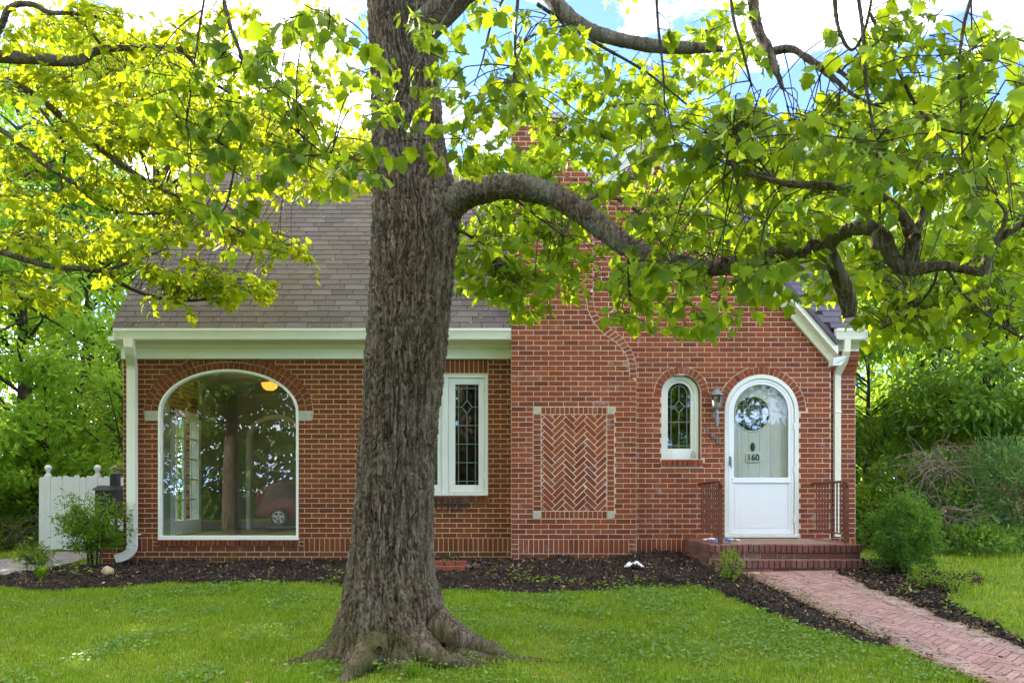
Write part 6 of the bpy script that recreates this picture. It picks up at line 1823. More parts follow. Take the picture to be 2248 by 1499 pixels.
# ================================================================== SHRUBS
def bush(name, label, x, y, r, h, n, lsize, mat, group=None, tpl=RHOMB, stems=10, fill=.55, zs=None, tone=.5, lump=.22, cat='shrub', tvar=.22):
    z0 = float(ground(x, y)); t = thing(name, label, cat, (x, y, z0), group)
    g = RNG.normal(0, 1, (n, 3)); g /= np.linalg.norm(g, axis=1)[:, None]
    lm = 1 + lump * fbm(g * 2.2 + x, 3)
    rr = (fill + (1 - fill) * RNG.random(n) ** .5) * lm
    p = np.stack([x + g[:, 0] * rr * r, y + g[:, 1] * rr * r, z0 + h * .5 + g[:, 2] * rr * h * .5 + .02], 1)
    p[:, 2] = np.maximum(p[:, 2], z0 + .02)
    d = g + RNG.normal(0, .5, (n, 3)); d[:, 2] += .25
    nn = g * .7 + RNG.normal(0, .5, (n, 3)); nn[:, 2] += .5
    tn = np.clip(tone + .3 * fbm(p * 3.5, 2) + RNG.normal(0, tvar, n), 0, .999)
    leaf_mesh('foliage', [p, d, nn, lsize * RNG.uniform(.6, 1.3, n), tn], tpl, M[mat], t)
    T = []
    for _ in range(stems):
        a = RNG.uniform(0, 6.28); q = np.array([x + math.cos(a) * r * .75, y + math.sin(a) * r * .75, z0 + h * RNG.uniform(.45, .95)])
        b = np.array([x + math.cos(a) * r * .12, y + math.sin(a) * r * .12, z0 - .03]); T.append((spline([b, .5 * (b + q) + [0, 0, .08 * h], q], 7), .010 * (h + .3), .003))
    twig_mesh('stems', T, M['woods_bark'], t, 5)
    return t
bx, by = X_(1985, 10.05), 10.05
bush('boxwood_shrub', 'dense rounded dark green boxwood right of the front steps', bx, by, .36, .88, 9500, .040, 'leaf_box', None, OVAL, 14, .62, tone=.50, lump=.6, tvar=.34)
bush('holly_seedling', 'small upright light green shrub left of the front steps', X_(1604, 9.62), 9.62, .13, .40, 620, .032, 'leaf_lime', None, OVAL, 6, .2, tone=.35, lump=.5)
bush('small_shrub', 'small pale green shrub in the mulch below the boxwood', X_(2026, 9.1), 9.1, .15, .26, 520, .026, 'leaf_lime', 'young shrubs in the right bed', OVAL, 6, .25, tone=.3, lump=.5)
bush('small_shrub', 'small pale green shrub farthest right in the mulch bed', X_(2092, 8.9), 8.9, .19, .26, 620, .026, 'leaf_lime', 'young shrubs in the right bed', OVAL, 6, .2, tone=.3, lump=.5)
# right background masses
bush('ivy_mound', 'dark drooping vine mound beside the house corner', X_(1945, 14.2), 14.2, .72, 2.15, 8000, .11, 'leaf_dark', None, LANCE, 8, .78, tone=.35, lump=.3)
bush('vine_mound', 'green vine covered mound behind the boxwood', X_(2010, 12.9), 12.9, .85, 1.35, 5200, .085, 'leaf_dark', None, OVAL, 8, .7, tone=.55, lump=.4)
bush('laurel_shrub', 'blue green layered shrub at the lower right edge', X_(2160, 12.6), 12.6, .95, 1.50, 8200, .085, 'leaf_blue', None, LANCE, 14, .6, tone=.40, lump=.4)
bush('laurel_shrub', 'wide blue green shrub cut by the right picture edge', X_(2262, 12.2), 12.2, .8, 1.65, 6000, .085, 'leaf_blue', None, LANCE, 12, .6, tone=.45, lump=.4)
bush('yellow_shrub', 'loose light green shrub right behind the steps', X_(1905, 12.7), 12.7, .42, 1.05, 1700, .065, 'leaf_lime', None, LANCE, 9, .3, tone=.25, lump=.5)
bush('vine_canopy', 'glossy vine tangle arching above the brick garden wall', X_(2100, 14.6), 14.6, .95, .9, 4200, .12, 'leaf_magnolia', None, OVAL, 4, .55, tone=.5, lump=.5).location.z += 1.75
bush('under_shrub', 'dark undergrowth at the foot of the blue green shrubs', X_(2120, 11.75), 11.75, .75, .42, 2600, .07, 'leaf_dark', None, OVAL, 6, .5, tone=.5, lump=.5)
bush('hedge', 'dark hedge filling the back of the right garden', X_(2080, 17.5), 17.5, 2.3, 2.7, 5000, .15, 'leaf_magnolia', None, OVAL, 8, .5, tone=.6, lump=.3)
bush('hedge', 'dark green thicket at the foot of the left woods', X_(60, 17.6), 17.6, 2.2, 2.3, 5500, .15, 'leaf_wood', None, RHOMB, 8, .6, tone=.4, lump=.35)
bush('hedge', 'green thicket directly behind the white fence', X_(250, 18.4), 18.4, 1.9, 2.6, 5000, .15, 'leaf_wood', None, RHOMB, 8, .6, tone=.45, lump=.35)
bush('hedge', 'far green thicket closing the view left of the driveway', X_(-40, 24), 24, 3.5, 3.2, 8000, .24, 'leaf_gold', None, RHOMB, 8, .75, tone=.2, lump=.35)
# brick garden wall glimpsed through the vines
gw = thing('garden_wall', 'weathered brown brick garden wall glimpsed behind the right vines', 'wall', (X_(2190, 15.2), 15.2, 0))
mb = MB(); mb.box(X_(2085, 15.2), X_(2400, 15.2), 15.2, 15.45, -.1, 2.45); mb.build('wall', M['brick_tex'], gw)
mb = MB(); mb.box(X_(2085, 15.2) - .05, X_(2400, 15.2), 15.15, 15.5, 2.45, 2.53); mb.build('coping', M['stone'], gw)

def tangle(name, label, c, r, n, seed, cat='vines'):
    t = thing(name, label, cat, c); T = []
    for _ in range(n):
        a = RNG.uniform(0, 6.28); p = np.array(c) + RNG.normal(0, 1, 3) * np.array(r) * .6
        P = [p]
        d = np.array([math.cos(a), .3 * math.sin(a), RNG.uniform(-.2, 1.0)])
        for k in range(7):
            d = d + RNG.normal(0, .4, 3) + [0, 0, -.22]; d /= np.linalg.norm(d); P.append(P[-1] + d * .10)
        T.append((spline(P, 14), .007, .003))
    twig_mesh('stems', T, M['dead_vine'], t, 4); return t
tangle('dead_vine_tangle', 'tangle of dry brown dead vines above the boxwood', at(2050, 1030, 12.1), (.22, .2, .14), 60, 1)
tangle('dead_vine_tangle', 'bare dry vine stems low behind the boxwood', at(2080, 1135, 11.8), (.30, .2, .10), 26, 2)
tangle('brush_pile', 'heap of cut brush left of the white fence', at(40, 1180, 15.6), (.50, .3, .28), 130, 3, 'brush')
bush('weeds', 'weeds growing over the brush heap by the left picture edge', X_(30, 15.7), 15.7, .62, .62, 1500, .08, 'leaf_lime', None, LANCE, 6, .5, tone=.2, lump=.5, cat='weeds')

# nandina: canes with tiered compound leaves
def nandina(label, x, y, h, r, canes, n, seed):
    z0 = float(ground(x, y)); t = thing('nandina_shrub', label, 'shrub', (x, y, z0), 'nandinas in the left bed')
    T = []; P, D, N_, S, TT = [], [], [], [], []
    for c in range(canes):
        a = RNG.uniform(0, 6.28); rr = r * .18 * math.sqrt(RNG.random())
        b = np.array([x + rr * math.cos(a), y + rr * math.sin(a), z0 - .02]); hh = h * RNG.uniform(.55, 1.0); le = np.array([math.cos(a), math.sin(a), 0]) * r * RNG.uniform(.1, .42)
        ax = spline([b, b + le * .3 + [0, 0, hh * .5], b + le + [0, 0, hh * .9]], 10); T.append((ax, .007, .004))
        for f in np.linspace(.32, 1.0, 6):
            q = np.array([np.interp(f * 9, np.arange(10), ax[:, k]) for k in range(3)])
            for _ in range(2):
                an = RNG.uniform(0, 6.28); L_ = r * RNG.uniform(.45, .8)
                e = q + np.array([math.cos(an) * L_, math.sin(an) * L_, RNG.uniform(-.02, .16) * h]); st = spline([q, .5 * (q + e) + [0, 0, .05], e], 8); T.append((st, .003, .0012))
                for k in range(n):
                    w = RNG.uniform(.25, 1.0); pp = np.array([np.interp(w * 7, np.arange(8), st[:, j]) for j in range(3)])
                    dv = (e - q) / L_ * .7 + RNG.normal(0, .6, 3); dv[2] -= .25
                    P.append(pp + RNG.normal(0, .03, 3)); D.append(dv); N_.append(np.array([0, -.25, 1.0]) + RNG.normal(0, .4, 3)); S.append(.078 * RNG.uniform(.6, 1.2)); TT.append(np.clip(.35 + .35 * (f - .5) + RNG.normal(0, .2), 0, .999))
    twig_mesh('canes', T, M['woods_bark'], t, 5)
    leaf_mesh('foliage', [np.array(v) for v in (P, D, N_, S, TT)], LANCE, M['leaf_nandina'], t)
nandina('tall feathery nandina shrub in front of the white fence', X_(208, 11.75), 11.75, 1.08, .52, 15, 22, 1)
nandina('small nandina shrub beside the driveway edge', X_(88, 11.2), 11.2, .46, .30, 5, 9, 2)
# broad leaved sapling at the house corner
fig = thing('fig_sapling', 'light green sapling with broad leaves behind the left house corner', 'sapling', (X_(262, 13.2), 13.2, 0))
Lf, Tf = Leaves(), []
ax = spline([(X_(300, 13.2), 13.2, 0), (X_(285, 13.2), 13.2, 1.1), (X_(262, 13.2), 13.2, 1.9), (X_(238, 13.2), 13.2, 2.65)], 20); Tf.append((ax, .022, .007))
for k in range(26):
    f = RNG.uniform(.45, 1); q = np.array([np.interp(f * 19, np.arange(20), ax[:, j]) for j in range(3)])
    spray(Lf, Tf, q, (-RNG.uniform(.2, 1), RNG.normal(0, .5), RNG.uniform(-.3, .5)), RNG.uniform(.25, .5), 6, .12, .6, .5, (0, -.6, 0))
leaf_mesh('foliage', Lf.arrays(), OVAL, M['leaf_lime'], fig); twig_mesh('stems', Tf, M['twig'], fig)

# daylily-like clump and weeds in the mulch
def tuft(label, x, y, h, n, w, mat='leaf_lime', name='grass_tuft', cat='plant', group=None):
    z0 = float(ground(x, y)); a = RNG.uniform(0, 6.28, n); ln = h * RNG.uniform(.6, 1.1, n); le = RNG.uniform(.25, .95, n) * ln
    b = np.stack([x + RNG.normal(0, .025, n), y + RNG.normal(0, .025, n), np.full(n, z0)], 1); dr = np.stack([np.cos(a), np.sin(a), 0 * a], 1); sd = np.stack([-np.sin(a), np.cos(a), 0 * a], 1) * w / 2
    m1 = b + dr * le[:, None] * .35; m1[:, 2] += ln * .7; tp = b + dr * le[:, None]; tp[:, 2] += ln * .75
    V = np.stack([b - sd, b + sd, m1 + sd, m1 - sd, tp], 1).reshape(-1, 3); q = np.arange(n)[:, None] * 5
    o = mobj(name, V, np.concatenate([q + [0, 1, 2], q + [0, 2, 3], q + [3, 2, 4]]), M[mat], tone=np.repeat(RNG.random(n), 5)); return tag(o, label, cat, group)
tuft('clump of long green grass blades at the left end of the mulch', X_(90, 10.55), 10.55, .24, 90, .011)
tuft('bright seedling tuft sprouting in front of the big tree trunk', X_(905, 6.05), 6.05, .13, 60, .006, 'leaf_lime')
def weed_patch(name, label, pts, n, size, spread, mat='clover', tpl=OVAL):
    P, D, N_, S = [], [], [], []
    for (px_, py_) in pts:
        x, y = hit(px_, py_)
        for _ in range(n):
            a = RNG.uniform(0, 6.28); r = spread * math.sqrt(RNG.random()); P.append((x + r * math.cos(a), y + r * math.sin(a) * .7, float(ground(x, y)) + .05 + RNG.uniform(0, .06)))
            D.append((math.cos(a), math.sin(a), RNG.uniform(-.3, .5))); N_.append((RNG.normal(0, .3), -.3, 1)); S.append(size * RNG.uniform(.6, 1.3))
    o = leaf_mesh(name, [np.array(P, float), np.array(D, float), np.array(N_, float), np.array(S), RNG.random(len(P))], tpl, M[mat], None, 'stuff'); return tag(o, label, 'weeds', kind='stuff')
weed_patch('bed_weeds', 'scattered small green weeds in the mulch bed', [(735, 1266), (725, 1284), (1062, 1270), (1140, 1272), (1152, 1284), (1180, 1288), (1240, 1290), (1350, 1298), (1520, 1300), (330, 1228), (500, 1236), (1290, 1292), (150, 1262), (180, 1268), (1205, 1284), (1350, 1285), (1420, 1284)], 16, .05, .12, 'leaf_lime')
weed_patch('bed_weeds', 'scattered small green weeds in the right mulch bed', [(1920, 1262), (1950, 1255), (1980, 1256), (2080, 1345), (2110, 1340), (2160, 1370), (2200, 1390), (2000, 1300), (1985, 1315), (2230, 1380), (2240, 1400), (2170, 1350)], 12, .055, .11, 'leaf_lime')
weed_patch('trunk_weeds', 'low weeds growing against the maple roots', [(700, 1440), (730, 1445), (850, 1478), (880, 1482), (920, 1475), (1010, 1460)], 40, .03, .12, 'clover')
weed_patch('fern_tuft', 'green seedling leaves by the old planter under the casement window', [(985, 1242)], 26, .05, .12, 'leaf_lime')

# ================================================================== STREET SIDE (behind the camera; mirrored in the glass)
for i, (x, y, h, r, lab) in enumerate(((-9.3, -3.6, 8.5, 2.6, 'street tree mirrored in the middle of the picture window'), (-15.5, -17, 11, 4.4, 'street tree mirrored at the right side of the picture window'), (-24, -16, 11, 4.4, 'street tree mirrored at the left side of the picture window'), (-32, -17, 11, 4.4, 'street tree mirrored at the far left of the picture window'),
                                      (-8, -19, 10, 4.2, 'tree across the street left of the camera axis'), (0, -19, 10.5, 4.4, 'tree across the street straight behind the camera'), (8, -18, 11, 4.4, 'tree across the street mirrored in the small windows'), (16.5, -17, 10, 4.4, 'tree across the street far to the right'))):
    bgtree(lab, x, y, h, r, 4.2 if i == 0 else .2, 40 if i == 0 else 70, 120, 0.30 if i == 0 else .42, 'leaf_dark', .32 if i < 3 else .24, 'street trees mirrored in the windows', crad=1.1 if i == 0 else 1.4, tone=.25, name='street_tree', bark='bark', zs=.5 if i == 0 else .8)
# unseen trees added left of the picture to keep sun off the lawn
for i, (x, y, h, r, lab) in enumerate(((-13.2, 15.6, 10.2, 2.8, 'unseen tree added at left to shade the lawn, nearest the driveway'), (-16.5, 18.5, 12.5, 3.2, 'unseen tree added at left to shade the lawn, rear one'), (-12.6, 11.6, 8.6, 2.4, 'unseen tree added at left to shade the lawn, beside the sunlit maple'))):
    bgtree(lab, x, y, h, r, .3, 70, 150, .26, 'leaf_wood', .2, 'unseen shade trees added at left', crad=1.0)
bush('added_street_hedge', 'added hedge across the street, left part, hiding sky mirrored in the picture window', -17, -23, 9, 4.5, 7000, .55, 'leaf_dark', 'added hedges across the street', RHOMB, 4, .8, tone=.3)  # unseen hedges added to hide bright sky in the mirrored views
bush('added_street_hedge', 'added hedge across the street, middle part, hiding mirrored sky behind the camera', 0, -24, 9, 4.5, 7000, .55, 'leaf_dark', 'added hedges across the street', RHOMB, 4, .8, tone=.3)
bush('added_street_hedge', 'added hedge across the street, right part, hiding sky mirrored in the door glass', 16, -23, 9, 4.5, 6000, .55, 'leaf_dark', 'added hedges across the street', RHOMB, 4, .8, tone=.3)
bush('added_street_hedge', 'added hedge across the street, far left part, hiding sky mirrored at the picture window edge', -34, -22, 9, 4.5, 6000, .55, 'leaf_dark', 'added hedges across the street', RHOMB, 4, .8, tone=.3)

# ================================================================== FENCE, GRILL
FY = 14.9
fence = thing('picket_fence', 'white board fence with ball topped posts left of the house', 'fence', (-7, FY, 0))
x = X_(85, FY); i = 0
def picket(w, h):
    m0 = MB(); m0.prism([(0, 0), (w, 0), (w, h - .03), (w - .022, h), (.022, h), (0, h - .03)], 0, .02, .002, 0.0); return fast_mesh('picket', m0.V, m0.F, M['fence'], tone=m0.T)
pm = [picket(.098, 1.27 + .008 * k) for k in range(4)]
while x < X_(330, FY):
    o = bpy.data.objects.new('picket', pm[random.randrange(4)]); o.location = (x, FY + random.uniform(-.003, .003), .02 + random.uniform(-.01, .01)); o.rotation_euler = (0, random.uniform(-.006, .006), 0); link(o, fence); x += .1035
for px_ in (100, 209):
    xx = X_(px_, FY); mb = MB(); mb.box(xx - .055, xx + .055, FY + .03, FY + .14, -.1, 1.30); mb.lathe([(.058, 1.30), (.062, 1.325), (.040, 1.345), (.030, 1.37), (.045, 1.385), (.030, 1.395)], xx, FY + .085, 16)
    p = mb.build('post', M['fence'], fence)
    mb = MB(); mb.lathe([(.001, 1.385)] + [(.062 * math.sin(a), 1.447 - .062 * math.cos(a)) for a in np.linspace(.3, 3.14, 12)], xx, FY + .085, 18); mb.build('ball_finial', M['fence'], fence, True)
for z in (.3, 1.05):
    mb = MB(); mb.box(X_(85, FY), X_(330, FY), FY + .021, FY + .06, z, z + .09); mb.build('rail', M['fence'], fence)

GY = 13.4
grill = thing('outdoor_stove', 'black metal stove with sloped lid and capped flue pipe behind the nandina', 'stove', (X_(232, GY), GY, 0))
gx_ = X_(232, GY)
mb = MB(); mb.box(gx_ - .17, gx_ + .17, GY, GY + .4, .62, 1.06); mb.build('firebox', M['black_metal'], grill)
mb = MB(); mb.add([(gx_ - .215, GY - .05, 1.06), (gx_ + .195, GY - .05, 1.06), (gx_ + .195, GY + .42, 1.06), (gx_ - .215, GY + .42, 1.06), (gx_ - .17, GY + .1, 1.135), (gx_ + .17, GY + .1, 1.135), (gx_ + .17, GY + .3, 1.135), (gx_ - .17, GY + .3, 1.135)], [(3, 2, 1, 0), (4, 5, 6, 7), (0, 1, 5, 4), (1, 2, 6, 5), (2, 3, 7, 6), (3, 0, 4, 7)]); mb.build('lid', M['black_metal'], grill)
fx = X_(240, GY)
mb = MB(); mb.box(fx - .06, fx + .06, GY + .14, GY + .26, 1.12, 1.33); mb.build('flue_pipe', M['black_metal'], grill)
mb = MB(); mb.lathe([(.085, 1.325), (.085, 1.345), (.065, 1.35), (.07, 1.39), (.10, 1.395), (.10, 1.41), (.0, 1.455)], fx, GY + .2, 16); mb.build('flue_cap', M['copper'], grill, True)
for sx in (-.15, .15):
    for sy in (.03, .37):
        mb = MB(); mb.box(gx_ + sx - .015, gx_ + sx + .015, GY + sy - .015, GY + sy + .015, -.02, .62); mb.build('leg', M['black_metal'], grill)
mb = MB(); mb.tube(spline([(gx_ + .17, GY, .95), (gx_ + .24, GY, .86), (gx_ + .26, GY, .90), (gx_ + .28, GY, .97)], 12), .010, 6); mb.build('handle', M['black_metal'], grill)
lw = thing('low_brick_wall', 'low dark brick wall behind the nandina at the house corner', 'wall', (-5.8, 12.6, 0))
mb = MB(); mb.box(-6.0, -5.63, 12.35, 12.6, -.1, .46); mb.build('wall', M['brick_tex'], lw)

# ================================================================== WALL LANTERN
lan = thing('wall_lantern', 'weathered grey lantern on the brick wall left of the door', 'lantern', at(1572, 930, 11.9))
lx, ly = XG(1572.5) * .993, 11.88
def hexr(mb, r0, z0, r1, z1, n=6, t=None, rot=0.0):
    V = []
    for r, z in ((r0, z0), (r1, z1)):
        for k in range(n): a = 2 * math.pi * k / n + rot; V.append((lx + r * math.cos(a), ly + r * math.sin(a), z))
    mb.add(V, [(k, (k + 1) % n, n + (k + 1) % n, n + k) for k in range(n)], t)
zl = lambda py: CAM_H - (py - 1075) * ly / FPX
mb = MB(); mb.lathe([(.102, zl(867) - .004), (.104, zl(867)), (.075, zl(863)), (.050, zl(857)), (.036, zl(855)), (.012, zl(854)), (.009, zl(853)), (.018, zl(851)), (.014, zl(849)), (.0, zl(847.5))], lx, ly, 18); mb.build('roof', M['pewter'], lan, True)
mb = MB()
for k in range(6):
    a = 2 * math.pi * k / 6; mb.tube([(lx + .082 * math.cos(a), ly + .082 * math.sin(a), zl(867)), (lx + .055 * math.cos(a), ly + .055 * math.sin(a), zl(894))], .006, 5)
mb.lathe([(.0, zl(897)), (.05, zl(897)), (.062, zl(894)), (.055, zl(893)), (.0, zl(893))], lx, ly, 12); mb.build('cage', M['pewter'], lan)
mb = MB(); hexr(mb, .050, zl(893), .078, zl(868)); mb.build('glass', M['glass_clear'], lan)
for sx in (-.022, .022):
    mb = MB(); mb.lathe([(.0, zl(893)), (.014, zl(893)), (.014, zl(883)), (.0, zl(882.5))], lx + sx, ly, 10); mb.build('candle', M['candle'], lan)
mb = MB(); mb.lathe([(.02, zl(897)), (.016, zl(904)), (.026, zl(906)), (.030, zl(908)), (.022, zl(911)), (.024, zl(913)), (.017, zl(938)), (.010, zl(941)), (.0, zl(944))], lx, ly, 14); mb.build('stem', M['pewter'], lan, True)
mb = MB(); mb.tube(spline([(lx, ly, zl(905)), (lx, ly + .05, zl(909)), (lx, YG - .002, zl(909))], 8), .010, 8); mb.lathe([(.04, zl(915)), (.04, zl(903))], lx, YG - .0, 14); mb.build('bracket', M['pewter'], lan)

# ================================================================== RAILINGS
def railing(x, label):
    y0, y1 = 10.76, 11.95; zt_, zb_ = 1.165, .50
    t = thing('iron_railing', label, 'railing', (x, y0, LZ), 'railings beside the front door')
    mb = MB(); mb.tube(spline([(x, y1, zt_ - .01), (x, 11.4, zt_), (x, y0 + .06, zt_ + .005), (x, y0 - .03, zt_ - .005), (x, y0 - .045, zt_ - .045), (x, y0 - .015, zt_ - .06)], 24), .017, 8); mb.build('top_rail', M['iron'], t, True)
    mb = MB(); mb.box(x - .012, x + .012, y0, y1, zb_ - .008, zb_ + .008); mb.build('bottom_rail', M['iron'], t)
    mb = MB(); mb.box(x - .024, x + .024, y0 - .024, y0 + .024, LZ - .01, zt_); mb.build('post', M['iron'], t)
    for k in range(10):
        y = y0 + .09 + k * (y1 - y0 - .12) / 10
        # square bar twisted about its axis
        n = 30; V = []; F = []
        for i in range(n + 1):
            z = zb_ + (zt_ - zb_) * i / n; tw = i * .55
            for q in range(4):
                a = tw + q * math.pi / 2; V.append((x + 0.0115 * math.cos(a), y + .0115 * math.sin(a), z))
            if i: F += [((i - 1) * 4 + q, (i - 1) * 4 + (q + 1) % 4, i * 4 + (q + 1) % 4, i * 4 + q) for q in range(4)]
        mobj('baluster', V, F, M['iron'], t)
    for z in (zt_ - .02, zb_):
        mb = MB(); mb.box(x - .02, x + .02, y1 - .01, 11.998, z - .012, z + .012); mb.build('wall_bracket', M['iron'], t)
railing(2.645, 'rusty iron stoop railing left of the door, near the lantern')
railing(4.245, 'rusty iron stoop railing right of the door, before the downspout')

# ================================================================== SMALL THINGS
# black bracket under the casement
bk = thing('hook_rack', 'black wire window box bracket hanging under the leaded casement window', 'bracket', at(990, 1110, 12.1))
yb_ = 12.115
zr = lambda py: CAM_H - (py - 1075) * yb_ / FPX
xr_ = lambda px: (px - 1124) * yb_ / FPX
mb = MB(); mb.tube([(xr_(940), yb_ - .02, zr(1092)), (xr_(1031), yb_ - .02, zr(1092))], .007, 6); mb.build('rail', M['black_metal'], bk)
mb = MB(); mb.tube([(xr_(940), yb_ - .02, zr(1117)), (xr_(1016), yb_ - .02, zr(1117)), (xr_(1026), yb_ - .02, zr(1112))], .004, 6); mb.build('lower_rail', M['black_metal'], bk)
for px_ in (958, 970, 984, 994, 1005, 1010):
    mb = MB(); mb.box(xr_(px_) - .011, xr_(px_) + .011, yb_ - .026, yb_ - .014, zr(1117), zr(1092)); mb.build('strap', M['black_metal'], bk)
for (pa, pb) in ((1020, 1013), (1029, 1022)):
    mb = MB(); mb.tube(spline([(xr_(pa), yb_ - .02, zr(1092)), (xr_(pa), yb_ - .02, zr(1104)), (xr_(pb), yb_ - .02, zr(1117))], 10), .007, 6); mb.build('hook', M['black_metal'], bk)
# terracotta trough, stones
tr = thing('terracotta_trough', 'low terracotta brick trough against the wall beside the tree trunk', 'planter', at(985, 1250, 11.6))
tp_ = on_mulch(985, 1254); yt = tp_[1]; zoff = tp_[2] - (CAM_H - (1252 - 1075) * yt / FPX); xt = lambda px: (px - 1124) * yt / FPX; ztt = lambda py: CAM_H - (py - 1075) * yt / FPX + zoff - .004
for k in range(5):
    mb = MB(); xa = xt(935) + k * (xt(1020) - xt(935)) / 5; mb.prism([(xa + .003, ztt(1252)), (xa + .10, ztt(1252)), (xa + .10, ztt(1240)), (xa + .003, ztt(1240))], yt, yt + .09, .004); mb.build('edging_brick', M['terracotta'], tr)
for k in range(3):
    mb = MB(); xa = xt(948 + k * 26); mb.box(xa, xa + .13, yt + .20, yt + .28, ztt(1246), ztt(1231)); mb.build('rear_brick', M['terracotta'], tr)
def rock(name, label, c, r, mat, seed, cat='stone', sq=(1, 1, .8)):
    n, m = 18, 12; V = []
    for i in range(m + 1):
        for k in range(n):
            a = 2 * math.pi * k / n; b = math.pi * i / m; V.append((math.sin(b) * math.cos(a), math.sin(b) * math.sin(a), math.cos(b)))
    V = np.array(V); d = 1 + .28 * noise3(V * 1.6 + seed) + .14 * noise3(V * 4 + seed); V = V * d[:, None] * r * np.array(sq) + np.array(c)
    F = [(i * n + k, i * n + (k + 1) % n, (i + 1) * n + (k + 1) % n, (i + 1) * n + k) for i in range(m) for k in range(n)]
    return tag(mobj(name, V, F, mat, None, False), label, cat)
rock('grey_stone', 'grey stone next to the terracotta trough', tuple(np.array(on_mulch(1028, 1250)) + [0, 0, .03]), .042, M['grey_rock'], 3)
b = MB(); b.box(-.05, .05, -.03, .03, -.03, .03); o = b.build('brick_piece', M['brick_step']); o.location = tuple(np.array(on_mulch(1047, 1250)) + [0, 0, .03]); o.rotation_euler = (.2, .7, .5); tag(o, 'broken red brick piece lying on the mulch by the chimney', 'brick')
rock('tan_rock', 'tan rough rock in the mulch under the left downspout', tuple(np.array(on_mulch(237, 1258)) + [0, 0, .05]), .075, M['rock'], 8, 'stone', (1, .8, 1.0))
rock('pebble', 'small white pebble at the front edge of the left mulch', tuple(np.array(on_mulch(228, 1280)) + [0, 0, .01]), .020, M['paper'], 5)
for i, (px_, lab) in enumerate(((1127, 'short wooden peg at the chimney foot, left one'), (1137, 'short wooden peg at the chimney foot, right one'))):
    p = on_mulch(px_, 1246); mb = MB(); mb.tube([(p[0], p[1], p[2] - .05), (p[0] + .01 * (i * 2 - 1), p[1], p[2] + .055)], .012, 7); tag(mb.build('wooden_peg', M['rock']), lab, 'peg')
# crumpled white paper on the mulch
def crumple(name, label, c, w, d, h, mat, seed, cat):
    n = 14; V = []; 
    for i in range(n):
        for k in range(n):
            u, v = i / (n - 1) - .5, k / (n - 1) - .5; V.append((c[0] + u * w * (1 - .5 * abs(v)), c[1] + v * d, c[2] + h * (1 - 3.4 * u * u) * .6))
    V = np.array(V); V[:, 2] += np.abs(noise3(V * 22 + seed)) * h * .9; V[:, 0] += noise3(V * 18 + seed + 9) * w * .12
    F = [(i * n + k, i * n + k + 1, (i + 1) * n + k + 1, (i + 1) * n + k) for i in range(n - 1) for k in range(n - 1)]
    return tag(mobj(name, V, F, mat, None, False), label, cat)
crumple('crumpled_paper', 'crumpled white paper lying on the mulch right of the chimney', tuple(np.array(on_mulch(1392, 1248)) + [0, 0, .015]), .23, .15, .08, M['paper'], 3, 'paper')
crumple('newspaper', 'newspaper in blue plastic on the landing by the left railing post', (2.70, 10.86, LZ + .004), .26, .16, .05, M['blue_bag'], 12, 'newspaper')
crumple('newspaper', 'flat white newspaper on the landing behind the left railing', (2.66, 11.35, LZ + .004), .22, .14, .03, M['paper'], 15, 'newspaper')
crumple('newspaper', 'white newspaper on the landing in front of the door', (2.93, 11.28, LZ + .004), .20, .14, .03, M['paper'], 19, 'newspaper')
mb = MB(); p = hit(1650, 1268); mb.tube([(p[0], p[1], float(ground(*p)) + .05), (p[0] + .10, p[1] + .02, float(ground(*p)) + .05)], .02, 7); 
tag(mb.build('pale_leaf_litter', M['rock'], smooth=True), 'pale dry husk at the left foot of the steps', 'debris')

# ================================================================== RED CAR ACROSS THE STREET (mirrored in the picture window)
car = thing('parked_car', 'dark red parked hatchback mirrored in the picture window', 'car', (-7.4, -7.4, -.28))
def paint_car():
    m = Mat('maroon_car_paint'); return m.done(m.bsdf((.075, .008, .011), .25, .5, **{'Coat Weight': .8, 'Coat Roughness': .05}))
M['car'] = paint_car(); M['tyre'] = plain('tyre', (.02, .02, .02), .8, .3); M['rim'] = plain('alloy_rim', (.55, .57, .60), .3, .6, .6)
M['car_glass'] = plain('car_glass', (.015, .02, .02), .08, .6); M['tail'] = plain('tail_light', (.20, .012, .012), .2, .6)
cx0, cy0, cz0 = -9.55, -7.2, -.29      # rear end, side facing the house, ground
prof_c = [(0.06, .42), (.0, .55), (.02, .88), (.10, 1.02), (.28, 1.45), (.42, 1.60), (1.2, 1.68), (2.0, 1.64), (2.75, 1.20), (3.0, 1.10), (3.95, .98), (4.3, .80), (4.36, .50), (4.25, .30), (3.85, .28), (3.8, .45), (3.62, .66), (3.35, .70), (3.1, .60), (2.98, .30), (1.30, .30), (1.20, .55), (.95, .70), (.68, .66), (.50, .50), (.45, .32), (.15, .34)]
V = []
for j, (w, s) in enumerate(((0.0, 1.0), (-1.75, 1.0))):
    for (a, z) in prof_c: V.append((cx0 + a, cy0 + w + (-.16 if j == 0 else .16) * max(0, (z - .95) / .7), cz0 + z))
n = len(prof_c); mb = MB(); mb.add(V, [tuple(range(n)), tuple(range(2 * n - 1, n - 1, -1))] + [(i, n + i, n + (i + 1) % n, (i + 1) % n) for i in range(n)]); mb.build('body', M['car'], car)
def glass_poly(pts, name):
    m_ = MB(); m_.add([(cx0 + a, cy0 + .012 - .16 * max(0, (z - .95) / .7), cz0 + z) for a, z in pts], [tuple(range(len(pts)))]); m_.build(name, M['car_glass'], car)
glass_poly([(.36, 1.06), (.88, 1.06), (.88, 1.52), (.52, 1.50)], 'rear_quarter_window'); glass_poly([(.96, 1.06), (1.78, 1.06), (1.74, 1.55), (.96, 1.53)], 'rear_door_window'); glass_poly([(1.86, 1.06), (2.72, 1.06), (2.08, 1.54), (1.82, 1.55)], 'front_door_window')
